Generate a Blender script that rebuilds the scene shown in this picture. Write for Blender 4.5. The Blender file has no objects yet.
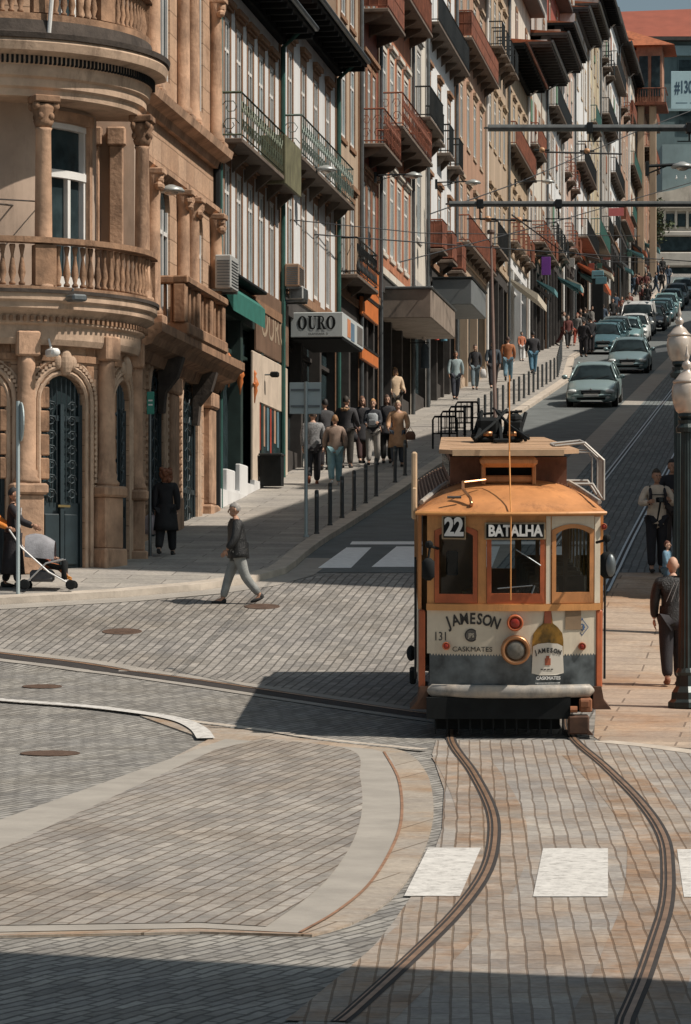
import bpy, bmesh, math, random
from mathutils import Vector, Matrix, Euler
rnd = random.Random(31)
C = bpy.context.scene.collection
PI = math.pi
R = math.radians
F = 3500.0; CX = 345.5; HY = 640.0; CZ = 3.41      # measured from the photograph: focal length in px, principal column, horizon row, eye height
S1 = (HY-457)/F; S2 = (HY-230)/F; YB = (6.15-3.41)/(S2-S1)
CREASES = [YB, 51.5, 62.0]
ZC = (S1*YB, S1*YB+.08*(51.5-YB), CZ-6.15+S2*62)
def gz(Y):
    if Y < YB: return S1*Y
    if Y < 51.5: return ZC[0]+.08*(Y-YB)
    if Y < 62: return ZC[1]+(ZC[2]-ZC[1])*(Y-51.5)/10.5
    z = CZ-6.15+S2*min(Y, 300)
    if Y > 200:
        d = min(Y, 300)-200; z += 0.00024*d*d
    return z
def G(x, y, h=0.0):
    """pixel on the ground (raised by h) -> X, Y"""
    a, b = 8.0, 299.0
    for _ in range(50):
        m = (a+b)/2
        if HY-(gz(m)+h-CZ)*F/m > y: a = m
        else: b = m
    D = (a+b)/2
    return ((x-CX)*D/F, D)
HD = math.atan(450.5/F); CA, SA = math.cos(HD), math.sin(HD)
def SK(k, Y):  # point on the street: k metres across (0 = straight line through the camera), depth Y
    return (Y*450.5/F+k, Y)

# ---------------------------------------------------------------- materials
MATS = {}
def nodes(m):
    m.use_nodes = True
    nt = m.node_tree; nt.nodes.clear()
    o = nt.nodes.new('ShaderNodeOutputMaterial'); b = nt.nodes.new('ShaderNodeBsdfPrincipled')
    nt.links.new(b.outputs[0], o.inputs[0])
    return nt, b
def ramp_mix(nt, fac, c1, c2):
    mx = nt.nodes.new('ShaderNodeMix'); mx.data_type = 'RGBA'
    mx.inputs[6].default_value = (*c1, 1); mx.inputs[7].default_value = (*c2, 1)
    nt.links.new(fac, mx.inputs[0])
    return mx.outputs[2]
def coords(nt, scale=(1,1,1), rot=(0,0,0), world=False):
    if world:
        t = nt.nodes.new('ShaderNodeNewGeometry'); out = t.outputs['Position']
    else:
        t = nt.nodes.new('ShaderNodeTexCoord'); out = t.outputs['Object']
    mp = nt.nodes.new('ShaderNodeMapping'); mp.inputs['Scale'].default_value = scale; mp.inputs['Rotation'].default_value = rot
    nt.links.new(out, mp.inputs[0])
    return mp.outputs[0]
def noise(nt, vec, sc, detail=4, rough=.6):
    n = nt.nodes.new('ShaderNodeTexNoise'); n.inputs['Scale'].default_value = sc; n.inputs['Detail'].default_value = detail
    n.inputs['Roughness'].default_value = rough
    nt.links.new(vec, n.inputs['Vector'])
    return n.outputs['Fac']
def crisp(nt, fac, a, b):
    r = nt.nodes.new('ShaderNodeMapRange'); r.inputs[1].default_value = a; r.inputs[2].default_value = b
    nt.links.new(fac, r.inputs[0]); return r.outputs[0]
def mat(name, col, var=.25, sc=3, rough=.7, metal=0, bump=0, grime=0, streak=False, col2=None, world=False, spec=None):
    if name in MATS: return MATS[name]
    m = bpy.data.materials.new(name); nt, b = nodes(m)
    v = coords(nt, (1,1,.15) if streak else (1,1,1), world=world)
    f = crisp(nt, noise(nt, v, sc), .3, .7)
    c1 = tuple(max(0, c*(1-var)) for c in col); c2 = tuple(c*(1+var*.6) for c in col) if col2 is None else col2
    out = ramp_mix(nt, f, c1, c2)
    if grime:
        f2 = crisp(nt, noise(nt, coords(nt, (1,1,.25), world=world), sc*.7, 8, .8), .50, .68)
        mx = nt.nodes.new('ShaderNodeMix'); mx.data_type = 'RGBA'
        ml = nt.nodes.new('ShaderNodeMath'); ml.operation = 'MULTIPLY'; ml.inputs[1].default_value = grime
        nt.links.new(f2, ml.inputs[0]); nt.links.new(ml.outputs[0], mx.inputs[0]); nt.links.new(out, mx.inputs[6])
        mx.inputs[7].default_value = (col[0]*.28, col[1]*.26, col[2]*.25, 1); out = mx.outputs[2]
    nt.links.new(out, b.inputs['Base Color'])
    b.inputs['Roughness'].default_value = rough; b.inputs['Metallic'].default_value = metal
    if spec is not None: b.inputs['Specular IOR Level'].default_value = spec
    if bump:
        bp = nt.nodes.new('ShaderNodeBump'); bp.inputs['Strength'].default_value = bump; bp.inputs['Distance'].default_value = .02
        nt.links.new(noise(nt, v, sc*6, 5), bp.inputs['Height']); nt.links.new(bp.outputs[0], b.inputs['Normal'])
    MATS[name] = m; return m
def brickmat(name, c1, c2, mortar, w, h, rot=0, msize=.012, patch=None, rough=.75, warp=.03, vertical=False, offset=.5, patchsc=.35, patchlo=.45):
    """setts / slabs laid in world XY (or a facade's YZ)"""
    m = bpy.data.materials.new(name); nt, b = nodes(m)
    v = coords(nt, (1,1,1), (0,0,rot), world=not vertical)
    if vertical:
        sx = nt.nodes.new('ShaderNodeSeparateXYZ'); cb = nt.nodes.new('ShaderNodeCombineXYZ')
        nt.links.new(v, sx.inputs[0]); nt.links.new(sx.outputs[1], cb.inputs[0]); nt.links.new(sx.outputs[2], cb.inputs[1]); v = cb.outputs[0]
    nz = nt.nodes.new('ShaderNodeTexNoise'); nz.inputs['Scale'].default_value = 1.3; nt.links.new(v, nz.inputs['Vector'])
    ad = nt.nodes.new('ShaderNodeVectorMath'); ad.operation = 'MULTIPLY_ADD'; ad.inputs[1].default_value = (warp*4,)*3
    nt.links.new(nz.outputs['Color'], ad.inputs[0]); nt.links.new(v, ad.inputs[2])
    br = nt.nodes.new('ShaderNodeTexBrick'); br.inputs['Scale'].default_value = 1
    br.inputs['Brick Width'].default_value = w; br.inputs['Row Height'].default_value = h
    br.inputs['Mortar Size'].default_value = msize; br.inputs['Mortar Smooth'].default_value = .3; br.offset = offset
    br.inputs['Bias'].default_value = 0
    br.inputs['Color1'].default_value = (*c1, 1); br.inputs['Color2'].default_value = (*c2, 1); br.inputs['Mortar'].default_value = (*mortar, 1)
    nt.links.new(ad.outputs[0], br.inputs['Vector'])
    out = br.outputs['Color']
    # broad tonal wear
    f = crisp(nt, noise(nt, v, .9, 6, .7), .3, .7)
    mx = nt.nodes.new('ShaderNodeMix'); mx.data_type = 'RGBA'; mx.blend_type = 'MULTIPLY'; mx.inputs[0].default_value = 1
    nt.links.new(out, mx.inputs[6]); nt.links.new(ramp_mix(nt, f, (.72,.72,.74), (1.12,1.1,1.06)), mx.inputs[7]); out = mx.outputs[2]
    f3 = crisp(nt, noise(nt, v, 14, 3, .7), .3, .7)
    mx3 = nt.nodes.new('ShaderNodeMix'); mx3.data_type = 'RGBA'; mx3.blend_type = 'MULTIPLY'; mx3.inputs[0].default_value = 1
    nt.links.new(out, mx3.inputs[6]); nt.links.new(ramp_mix(nt, f3, (.78,.78,.78), (1.15,1.15,1.15)), mx3.inputs[7]); out = mx3.outputs[2]
    if patch:
        f2 = crisp(nt, noise(nt, v, patchsc, 5, .7), patchlo, patchlo+.2)
        mx2 = nt.nodes.new('ShaderNodeMix'); mx2.data_type = 'RGBA'; mx2.blend_type = 'MULTIPLY'
        nt.links.new(f2, mx2.inputs[0]); nt.links.new(out, mx2.inputs[6]); mx2.inputs[7].default_value = (*patch, 1); out = mx2.outputs[2]
    nt.links.new(out, b.inputs['Base Color']); b.inputs['Roughness'].default_value = rough
    bp = nt.nodes.new('ShaderNodeBump'); bp.inputs['Strength'].default_value = .6; bp.inputs['Distance'].default_value = .012; bp.invert = True
    ad2 = nt.nodes.new('ShaderNodeMath'); ad2.operation = 'MULTIPLY_ADD'; ad2.inputs[1].default_value = .5
    nt.links.new(noise(nt, v, 18, 4), ad2.inputs[0]); nt.links.new(br.outputs['Fac'], ad2.inputs[2])
    nt.links.new(ad2.outputs[0], bp.inputs['Height']); nt.links.new(bp.outputs[0], b.inputs['Normal'])
    MATS[name] = m; return m
def cobblemat(name, c1, c2, gap, sc=7, rough=.75):
    m = bpy.data.materials.new(name); nt, b = nodes(m)
    v = coords(nt, (1,.42,1), world=True)
    vo = nt.nodes.new('ShaderNodeTexVoronoi'); vo.inputs['Scale'].default_value = sc; nt.links.new(v, vo.inputs['Vector'])
    ve = nt.nodes.new('ShaderNodeTexVoronoi'); ve.feature = 'DISTANCE_TO_EDGE'; ve.inputs['Scale'].default_value = sc; nt.links.new(v, ve.inputs['Vector'])
    sp = nt.nodes.new('ShaderNodeSeparateColor'); nt.links.new(vo.outputs['Color'], sp.inputs[0])
    base = ramp_mix(nt, sp.outputs[0], c1, c2)
    e = crisp(nt, ve.outputs['Distance'], .02, .12)
    mx = nt.nodes.new('ShaderNodeMix'); mx.data_type = 'RGBA'; nt.links.new(e, mx.inputs[0]); mx.inputs[6].default_value = (*gap, 1); nt.links.new(base, mx.inputs[7])
    f = crisp(nt, noise(nt, v, .7, 6, .7), .3, .7)
    m2 = nt.nodes.new('ShaderNodeMix'); m2.data_type = 'RGBA'; m2.blend_type = 'MULTIPLY'; m2.inputs[0].default_value = 1
    nt.links.new(mx.outputs[2], m2.inputs[6]); nt.links.new(ramp_mix(nt, f, (.7,.7,.72), (1.15,1.12,1.08)), m2.inputs[7])
    nt.links.new(m2.outputs[2], b.inputs['Base Color']); b.inputs['Roughness'].default_value = rough
    bp = nt.nodes.new('ShaderNodeBump'); bp.inputs['Strength'].default_value = .9; bp.inputs['Distance'].default_value = .02
    nt.links.new(e, bp.inputs['Height']); nt.links.new(bp.outputs[0], b.inputs['Normal'])
    MATS[name] = m; return m
def glassmat(name, tint, transp=0.0, rough=.05, spec=.12):
    m = bpy.data.materials.new(name); nt, b = nodes(m)
    if transp:
        o = [n for n in nt.nodes if n.type == 'OUTPUT_MATERIAL'][0]
        t = nt.nodes.new('ShaderNodeBsdfTransparent'); t.inputs[0].default_value = (*[transp*c for c in (.9,1,.98)], 1)
        g = nt.nodes.new('ShaderNodeBsdfGlossy'); g.inputs['Roughness'].default_value = rough
        fr = nt.nodes.new('ShaderNodeFresnel'); fr.inputs[0].default_value = 1.5
        mx = nt.nodes.new('ShaderNodeMixShader'); nt.links.new(fr.outputs[0], mx.inputs[0]); nt.links.new(t.outputs[0], mx.inputs[1]); nt.links.new(g.outputs[0], mx.inputs[2])
        nt.links.new(mx.outputs[0], o.inputs[0])
    else:
        f = crisp(nt, noise(nt, coords(nt), 1.5), .4, .6)
        nt.links.new(ramp_mix(nt, f, tint, tuple(c*1.8 for c in tint)), b.inputs['Base Color'])
        b.inputs['Roughness'].default_value = max(rough, .12); b.inputs['Specular IOR Level'].default_value = spec
    MATS[name] = m; return m

# ---------------------------------------------------------------- mesh builder
class MB:
    def __init__(s): s.v = []; s.f = []; s.m = []; s.M = Matrix(); s.mi = 0; s.smooth = False; s.sm = []
    def add(s, vs, fs):
        o = len(s.v); s.v += [tuple(s.M @ Vector(p)) for p in vs]
        for f in fs: s.f.append(tuple(i+o for i in f)); s.m.append(s.mi); s.sm.append(s.smooth)
        return s
    def box(s, x0, x1, y0, y1, z0, z1):
        s.add([(x0,y0,z0),(x1,y0,z0),(x1,y1,z0),(x0,y1,z0),(x0,y0,z1),(x1,y0,z1),(x1,y1,z1),(x0,y1,z1)],
              [(0,3,2,1),(4,5,6,7),(0,1,5,4),(1,2,6,5),(2,3,7,6),(3,0,4,7)]); return s
    def bbox(s, x0, x1, y0, y1, z0, z1, b=.02):
        """box with chamfered edges"""
        b = min(b, (x1-x0)*.45, (y1-y0)*.45, (z1-z0)*.45)
        vs = []
        X = (x0, x1); Y = (y0, y1); Z = (z0, z1); sg = (1, -1)
        for i in (0,1):
            for j in (0,1):
                for k in (0,1):
                    vs += [(X[i], Y[j]+sg[j]*b, Z[k]+sg[k]*b), (X[i]+sg[i]*b, Y[j], Z[k]+sg[k]*b), (X[i]+sg[i]*b, Y[j]+sg[j]*b, Z[k])]
        bm = bmesh.new(); vv = [bm.verts.new(p) for p in vs]
        bmesh.ops.convex_hull(bm, input=vv); bm.verts.index_update()
        s.add([tuple(v.co) for v in bm.verts], [tuple(v.index for v in f.verts) for f in bm.faces]); bm.free(); return s
    def tube(s, pts, r, n=8, cap=True):
        pts = [Vector(p) for p in pts]; rs = r if isinstance(r, (list, tuple)) else [r]*len(pts)
        vs = []; up = None
        for i, p in enumerate(pts):
            d = (pts[min(i+1, len(pts)-1)]-pts[max(i-1, 0)]).normalized()
            if up is None: up = Vector((0,0,1)) if abs(d.z) < .9 else Vector((1,0,0))
            a = d.cross(up).normalized(); b_ = a.cross(d).normalized(); up = b_
            for k in range(n):
                t = 2*PI*k/n; vs.append(tuple(p+(a*math.cos(t)+b_*math.sin(t))*rs[i]))
        fs = []
        for i in range(len(pts)-1):
            for k in range(n):
                fs.append((i*n+k, i*n+(k+1)%n, (i+1)*n+(k+1)%n, (i+1)*n+k))
        if cap: fs.append(tuple(range(n))[::-1]); fs.append(tuple(range((len(pts)-1)*n, len(pts)*n)))
        s.add(vs, fs); return s
    def lathe(s, prof, n=16, c=(0,0,0), sx=1, sy=1):
        vs = []; fs = []
        for (r_, z) in prof:
            for k in range(n):
                t = 2*PI*k/n; vs.append((c[0]+r_*math.cos(t)*sx, c[1]+r_*math.sin(t)*sy, c[2]+z))
        for i in range(len(prof)-1):
            for k in range(n): fs.append((i*n+k, i*n+(k+1)%n, (i+1)*n+(k+1)%n, (i+1)*n+k))
        fs.append(tuple(range(n))[::-1]); fs.append(tuple(range((len(prof)-1)*n, len(prof)*n)))
        s.add(vs, fs); return s
    def prism(s, poly, a0, a1, axis='z'):
        n = len(poly)
        def P(p, a): return {'z': (p[0],p[1],a), 'y': (p[0],a,p[1]), 'x': (a,p[0],p[1])}[axis]
        s.add([P(p, a0) for p in poly]+[P(p, a1) for p in poly], [tuple(range(n))[::-1], tuple(range(n, 2*n))]+[(i,(i+1)%n,n+(i+1)%n,n+i) for i in range(n)]); return s
    def grid(s, rows):
        n = len(rows[0]); vs = [p for r_ in rows for p in r_]
        s.add(vs, [(i*n+k, i*n+k+1, (i+1)*n+k+1, (i+1)*n+k) for i in range(len(rows)-1) for k in range(n-1)]); return s
    def ell(s, c, r_, n=12, m=8, rot=None):
        vs = []; fs = []
        Mx = rot or Matrix.Identity(3)
        for i in range(m+1):
            ph = PI*i/m-PI/2
            for k in range(n):
                t = 2*PI*k/n; p = Vector((math.cos(ph)*math.cos(t)*r_[0], math.cos(ph)*math.sin(t)*r_[1], math.sin(ph)*r_[2]))
                vs.append(tuple(Vector(c)+Mx @ p))
        for i in range(m):
            for k in range(n): fs.append((i*n+k, i*n+(k+1)%n, (i+1)*n+(k+1)%n, (i+1)*n+k))
        s.add(vs, fs); return s
    def mesh(s, name, mats, warp=None):
        me = bpy.data.meshes.new(name)
        vs = [warp(*p) for p in s.v] if warp else s.v
        me.from_pydata(vs, [], s.f)
        if not isinstance(mats, (list, tuple)): mats = [mats]
        for m in mats: me.materials.append(m)
        me.polygons.foreach_set('material_index', s.m); me.polygons.foreach_set('use_smooth', s.sm)
        bm = bmesh.new(); bm.from_mesh(me)
        bmesh.ops.remove_doubles(bm, verts=bm.verts, dist=1e-5)
        bmesh.ops.recalc_face_normals(bm, faces=bm.faces); bm.to_mesh(me); bm.free(); me.update()
        return me
    def build(s, name, mats, parent=None, loc=None, warp=None):
        o = bpy.data.objects.new(name, s.mesh(name, mats, warp)); C.objects.link(o)
        if parent: o.parent = parent
        if loc: o.location = loc
        return o
def tag(o, label=None, cat=None, group=None, kind=None):
    if label: o['label'] = label
    if cat: o['category'] = cat
    if group: o['group'] = group
    if kind: o['kind'] = kind
    return o
def thing(name, label, cat, loc=(0,0,0), rz=0, group=None, rx=0):
    o = bpy.data.objects.new(name, None); C.objects.link(o); o.empty_display_size = .2
    o.location = loc; o.rotation_euler = (rx, 0, rz); return tag(o, label, cat, group)
def dup(root, loc=None, rz=None, label=None, group=None, parent=None, scale=None):
    r_ = root.copy(); C.objects.link(r_)
    if parent is not None: r_.parent = parent
    if loc is not None: r_.location = loc
    if rz is not None: r_.rotation_euler = (root.rotation_euler[0], 0, rz)
    if scale: r_.scale = (scale,)*3
    if label: r_['label'] = label
    if group: r_['group'] = group
    for ch in list(root.children):
        dup(ch, parent=r_)
    return r_
def textobj(body, size, m, parent, loc, rot, name='lettering', sx=1, ext=.004, bold=0, align='CENTER', space=1):
    cu = bpy.data.curves.new(name, 'FONT'); cu.body = body; cu.size = size; cu.extrude = ext; cu.offset = bold
    cu.align_x = align; cu.align_y = 'CENTER'; cu.space_character = space; cu.resolution_u = 3
    t = bpy.data.objects.new(name, cu); C.objects.link(t)
    dg = bpy.context.evaluated_depsgraph_get(); me = bpy.data.meshes.new_from_object(t.evaluated_get(dg))
    bpy.data.objects.remove(t); bpy.data.curves.remove(cu)
    me.materials.clear(); me.materials.append(m)
    o = bpy.data.objects.new(name, me); C.objects.link(o)
    if parent: o.parent = parent
    o.location = loc; o.rotation_euler = rot; o.scale = (sx, 1, 1)
    return o

# ---------------------------------------------------------------- palette
stone = mat('corner_stone', (.48,.305,.20), .42, 1.7, .85, bump=.7, grime=.95)
stone_d = mat('weathered_shade_stone', (.32,.19,.115), .5, 2.4, .9, bump=.6, grime=.95)
ledge_m = mat('soot_and_shade_stone', (.07,.055,.045), .5, 2.0, .9, bump=.6, grime=.8)  # soot on the ledges, painted shade on the wing brackets
stone_p = mat('pale_stone', (.54,.39,.28), .3, 1.8, .85, bump=.5, grime=.7)
granite = mat('granite_trim', (.36,.29,.23), .3, 6, .85, bump=.4, grime=.4)
granite_o = mat('ochre_granite', (.27,.15,.085), .3, 5, .85, bump=.4, grime=.4)
white_w = mat('white_render', (.66,.67,.67), .1, .8, .8, grime=.35, streak=True)
dark_metal = mat('black_iron', (.028,.032,.034), .3, 4, .45, .6)
grey_metal = mat('grey_steel', (.18,.20,.21), .25, 4, .45, .7)
green_metal = mat('green_paint', (.03,.10,.085), .3, 3, .5)
rust_metal = mat('rust_iron', (.21,.07,.038), .5, 3, .8, grime=.8)
green_iron = mat('green_iron', (.085,.105,.07), .45, 5, .6, .3)
black_m = mat('black_matte', (.013,.015,.016), .3, 4, .85, spec=.2)
darkwood = mat('dark_wood', (.05,.045,.042), .35, 3, .7)
white_p = mat('white_paint', (.74,.74,.72), .08, 3, .45)
glass_d = glassmat('window_glass', (.022,.034,.038))
glass_c = glassmat('curtained_glass', (.075,.085,.085), rough=.15)
tile = mat('roof_tile', (.36,.115,.05), .3, 3, .85, bump=.5, grime=.4)
# ================================================================ the setting
sett = brickmat('grey_setts', (.225,.215,.20), (.36,.34,.315), (.12,.112,.102), .42, .14, rot=R(-83), msize=.016, patch=(.84,.81,.77), warp=.010)
sett_i = brickmat('island_bricks', (.245,.23,.21), (.37,.345,.315), (.145,.115,.09), .42, .135, rot=R(-77), msize=.012, patch=(.86,.80,.74), warp=.014)
sett_t = brickmat('track_setts', (.28,.26,.24), (.39,.36,.325), (.19,.155,.125), .42, .125, rot=R(-88), msize=.010, patch=(.92,.76,.62), warp=.009, patchsc=.5, patchlo=.46)
sett_l = brickmat('lane_setts', (.13,.155,.16), (.21,.235,.235), (.07,.08,.08), .7, .14, rot=R(-83), msize=.016, warp=.02)
slab_w = brickmat('pavement_slabs', (.30,.285,.26), (.40,.375,.34), (.18,.165,.15), 1.4, .55, rot=R(7), msize=.012, warp=.0)
slab_b = brickmat('beige_slabs', (.37,.29,.225), (.46,.37,.29), (.22,.17,.13), 1.9, .6, rot=R(8), msize=.015, warp=.0, patch=(.9,.72,.56))
cob = brickmat('cobbles', (.22,.213,.20), (.37,.36,.335), (.12,.115,.105), .34, .11, rot=R(-62), msize=.016, patch=(.80,.78,.75), patchsc=.8, warp=.045)
asph = mat('asphalt', (.13,.145,.145), .25, 1.5, .85, bump=.3, world=True)
kerbm = mat('kerb_granite', (.50,.44,.37), .22, 2.5, .8, bump=.3, grime=.3, world=True)
bandm = brickmat('stone_bands', (.34,.30,.25), (.41,.36,.305), (.20,.16,.12), 1.1, 3.0, rot=R(20), msize=.012, warp=.0, patch=(.88,.70,.54), patchsc=.7, patchlo=.48)
bandm2 = mat('grey_stone_band', (.33,.305,.27), .15, 2, .8, bump=.2, world=True)
rustm = mat('rust_stain', (.27,.15,.09), .4, 6, .9, world=True)
paint_w = mat('road_paint', (.60,.585,.555), .2, 12, .75, grime=.8, world=True)
paint_f = mat('shade_lifted_paint', (.86,.87,.86), .1, 9, .8, grime=.2, world=True)  # whiter copy of the road paint, lifted for stripes lying in shade
railm = mat('rail_steel', (.36,.23,.15), .4, 5, .42, .45, world=True)
groove_shade_m = mat('groove_kerb_shade', (.035,.03,.028), .3, 6, .8, world=True)  # rail grooves, and the painted shade of the plaza kerb face
manm = mat('manhole_iron', (.14,.09,.065), .3, 8, .6, .4, world=True)

def struct(o, kind='structure'): o['kind'] = kind; return o
def sheet(name, pts, dz, m, thick=0, flat=False):
    bm = bmesh.new()
    vs = [bm.verts.new((p[0], p[1], 0)) for p in pts]
    bm.faces.new(vs)
    ys = [p[1] for p in pts]
    cuts = CREASES+[200+i*8 for i in range(14)]
    for c in cuts:
        if min(ys) < c < max(ys):
            g = bm.verts[:]+bm.edges[:]+bm.faces[:]
            bmesh.ops.bisect_plane(bm, geom=g, plane_co=(0,c,0), plane_no=(0,1,0))
    bmesh.ops.triangulate(bm, faces=bm.faces[:])
    for v in bm.verts: v.co.z = gz(v.co.y)+dz
    if thick:
        be = [e for e in bm.edges if e.is_boundary]
        r_ = bmesh.ops.extrude_edge_only(bm, edges=be)
        for g in r_['geom']:
            if isinstance(g, bmesh.types.BMVert): g.co.z -= thick
    bmesh.ops.recalc_face_normals(bm, faces=bm.faces)
    up = sum(f.normal.z*f.calc_area() for f in bm.faces)
    if up < 0: bmesh.ops.reverse_faces(bm, faces=bm.faces[:])
    me = bpy.data.meshes.new(name); bm.to_mesh(me); bm.free(); me.materials.append(m)
    o = bpy.data.objects.new(name, me); C.objects.link(o); return struct(o)
def px(l, h=0): return [G(x, y, h) for x, y in l]
def resample(pts, step=.4):
    """Catmull-Rom through ground points"""
    P = [Vector(p).to_2d() for p in pts]; out = []
    for i in range(len(P)-1):
        a = P[max(i-1,0)]; b = P[i]; c = P[i+1]; d = P[min(i+2,len(P)-1)]
        n = max(1, int((c-b).length/step))
        for k in range(n):
            t = k/n; out.append(.5*((2*b)+(c-a)*t+(2*a-5*b+4*c-d)*t*t+(3*b-a-3*c+d)*t**3))
    out.append(P[-1]); return out
def offset(P, w):
    out = []
    for i, p in enumerate(P):
        d = (P[min(i+1,len(P)-1)]-P[max(i-1,0)]).normalized(); out.append(p+Vector((-d.y, d.x))*w)
    return out
def ribbon(mb, P, w0, w1, dz, thick=0):
    """strip from offset w0 to w1 left of the line P; several cuts so it follows the ground"""
    A = offset(P, w0); B = offset(P, w1)
    pa = [(a.x, a.y, gz(a.y)+dz) for a in A]; pb = [(b.x, b.y, gz(b.y)+dz) for b in B]
    mb.grid([pa, pb])
    if thick:
        mb.grid([[(x,y,z-thick) for x,y,z in pa], pa]); mb.grid([pb, [(x,y,z-thick) for x,y,z in pb]])

# one ground sheet to the horizon
mb = MB()
Ys = [-40, -10, 0, 10, 20, 30, 38, YB, 51.5, 62, 70, 100, 150, 200]+[208+i*8 for i in range(12)]+[300, 360, 420, 600, 1200, 4000]
for i in range(len(Ys)-1):
    a, b = Ys[i], Ys[i+1]
    if a < 0 and b <= 0: za, zb = S1*a, S1*b
    W0, W1 = (160, 160) if b < 700 else (1500, 1500)
    mb.add([(-W0,a,gz(a)),(W0,a,gz(a)),(W1,b,gz(b)),(-W1,b,gz(b))], [(0,1,2,3)])
struct(mb.build('ground', cob))

# mid plaza laid with diagonal grey setts
sheet('plaza_setts', px([(-60,602),(0,606),(205,597),(285,583),(330,574),(604,573),(596,737),(470,728),(415,716),(200,684),(-60,648)]), .004, sett)
# upper street: asphalt carriageway, stone divider, tram lane
Y0, Y1 = G(0,573)[1], 312
def strip(name, k0, k1, ya, yb, dz, m, thick=0): return sheet(name, [SK(k0,ya), SK(k1,ya), SK(k1,yb), SK(k0,yb)], dz, m, thick)
strip('road', -11.2, -6.15, Y0, Y1, .008, asph)
strip('divider_band', -6.15, -5.45, Y0, Y1, .008, bandm2)
strip('tram_lane', -5.45, -2.1, Y0, Y1, .008, sett_l)
strip('right_pavement', -2.1, 4.2, Y0+.3, Y1, .12, slab_w, .14)
# left pavement with granite kerb
kl = [G(-160,604,.12), G(0,598,.12), G(120,591,.12), G(200,584,.12), G(250,577,.12), G(284,568,.12)]
kl2 = kl+[SK(-9.25, 68), SK(-9.2, 80), SK(-9.2, 138), SK(-9.4,145), SK(-10.3, 162), SK(-10.6, 170), SK(-10.6, 200), SK(-10.6, 260), SK(-10.6, Y1)]
P = resample(kl2, 1.5)
mb = MB(); ribbon(mb, P, -.02, .30, .125, .14); struct(mb.build('kerb', kerbm))
Pin = [(p.x, p.y) for p in offset(P, .28)]
sheet('left_pavement', Pin+[SK(-16,Y1), (-30,100), (-30,60)], .12, slab_w)
# gutter of smooth stones by the kerb
mb = MB(); ribbon(mb, [p for p in P if p.y < 66.5], -.55, -.03, .012); struct(mb.build('gutter', bandm2))
# right-hand plaza of beige slabs
sheet('beige_pavement', px([(602,573),(720,572),(760,755),(600,741),(594,737)]), .006, slab_b)
# crossing stripes on the street mouth
mb = MB()
def paint(name, poly, m, dz=.012): return sheet(name, px(poly), dz, m)
for i, q in enumerate([[(318,568.5),(346.5,548),(371.5,548),(351,568.5)], [(371.5,567.5),(396.5,547),(432,547),(415,567.5)], [(452,567.5),(468,547),(500,547),(492,567.5)], [(531,567.5),(540,547),(570,547),(572,567.5)]]):
    paint('crossing_stripe', q, paint_f, .0125)
paint('stop_line', [(350,545),(352,542),(560,542),(560,545)], paint_f, .0125)
for q in [[(428,849.5),(481,849.5),(460,898),(404,898)], [(543,850),(608,850),(608,898.5),(533,898.5)], [(677,851),(735,851),(745,899),(684,899)]]:
    paint('crossing_stripe', q, paint_w, .0165)
paint('lane_arrow', [(655,349),(671,347),(672,351),(656,353)], paint_w, .016)
# painted guide lines
def pline(name, pts, w, dz, m, step=.4):
    mb = MB(); ribbon(mb, resample(px(pts), step), -w/2, w/2, dz); return struct(mb.build(name, m))
PL = [[(-40,697),(0,702),(80,708),(140,715),(178,722),(198,731),(206,741)], [(178,722),(260,732),(345,744),(425,752)]]
# the traffic island: bricks inside, broad curved stone bands round it
isl_out = [(140,717),(260,733),(347,745),(402,752),(425,772),(433,800),(431,830),(416,868),(388,903),(350,926),(312,937)]
isl_mid = [(330,748),(384,754),(398,780),(402,812),(396,842),(372,884),(338,914),(300,936)]
isl_in = [(262,741),(350,752),(360,780),(362,812),(352,846),(322,888),(266,930)]
def smooth(pts): return [(p.x,p.y) for p in resample(px(pts), .25)]
so, sm_, si = smooth(isl_out), smooth(isl_mid), smooth(isl_in)
low = [(312,937),(200,933),(0,937),(-40,938)]
sheet('island_kerb', so+px([(200,934),(0,938),(-40,939),(-40,862),(0,848),(208,741)]), .018, bandm, .02)
sheet('island_band', sm_+px([(200,931),(0,935),(-40,936),(-40,836),(0,822),(225,741)]), .023, bandm2)
sheet('island_paving', si+px([(200,926),(0,929),(-40,930),(-40,866),(0,852),(215,752)]), .028, sett_i)
mb = MB(); ribbon(mb, resample(px(isl_mid[1:]), .25), -.014, .014, .030)
ribbon(mb, resample(px([(-40,940),(0,939),(200,935),(312,938)]), .3), -.012, .012, .030); struct(mb.build('joint_stain', rustm))
pline('road_line', PL[0], .22, .036, paint_w, .2)
pline('edge_stone_line', PL[1], .14, .034, kerbm, .2)
# foreground track bed
sheet('track_bed', px([(436,741),(596,741),(720,757),(720,1060),(250,1060),(330,1000),(392,925),(425,878),(442,830),(444,790),(432,755)]), .010, sett_t)
mb = MB(); ribbon(mb, resample(px([(600,742),(650,747),(720,757)]), .3), -.15, .15, .014); struct(mb.build('paving_edge', kerbm))
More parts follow.
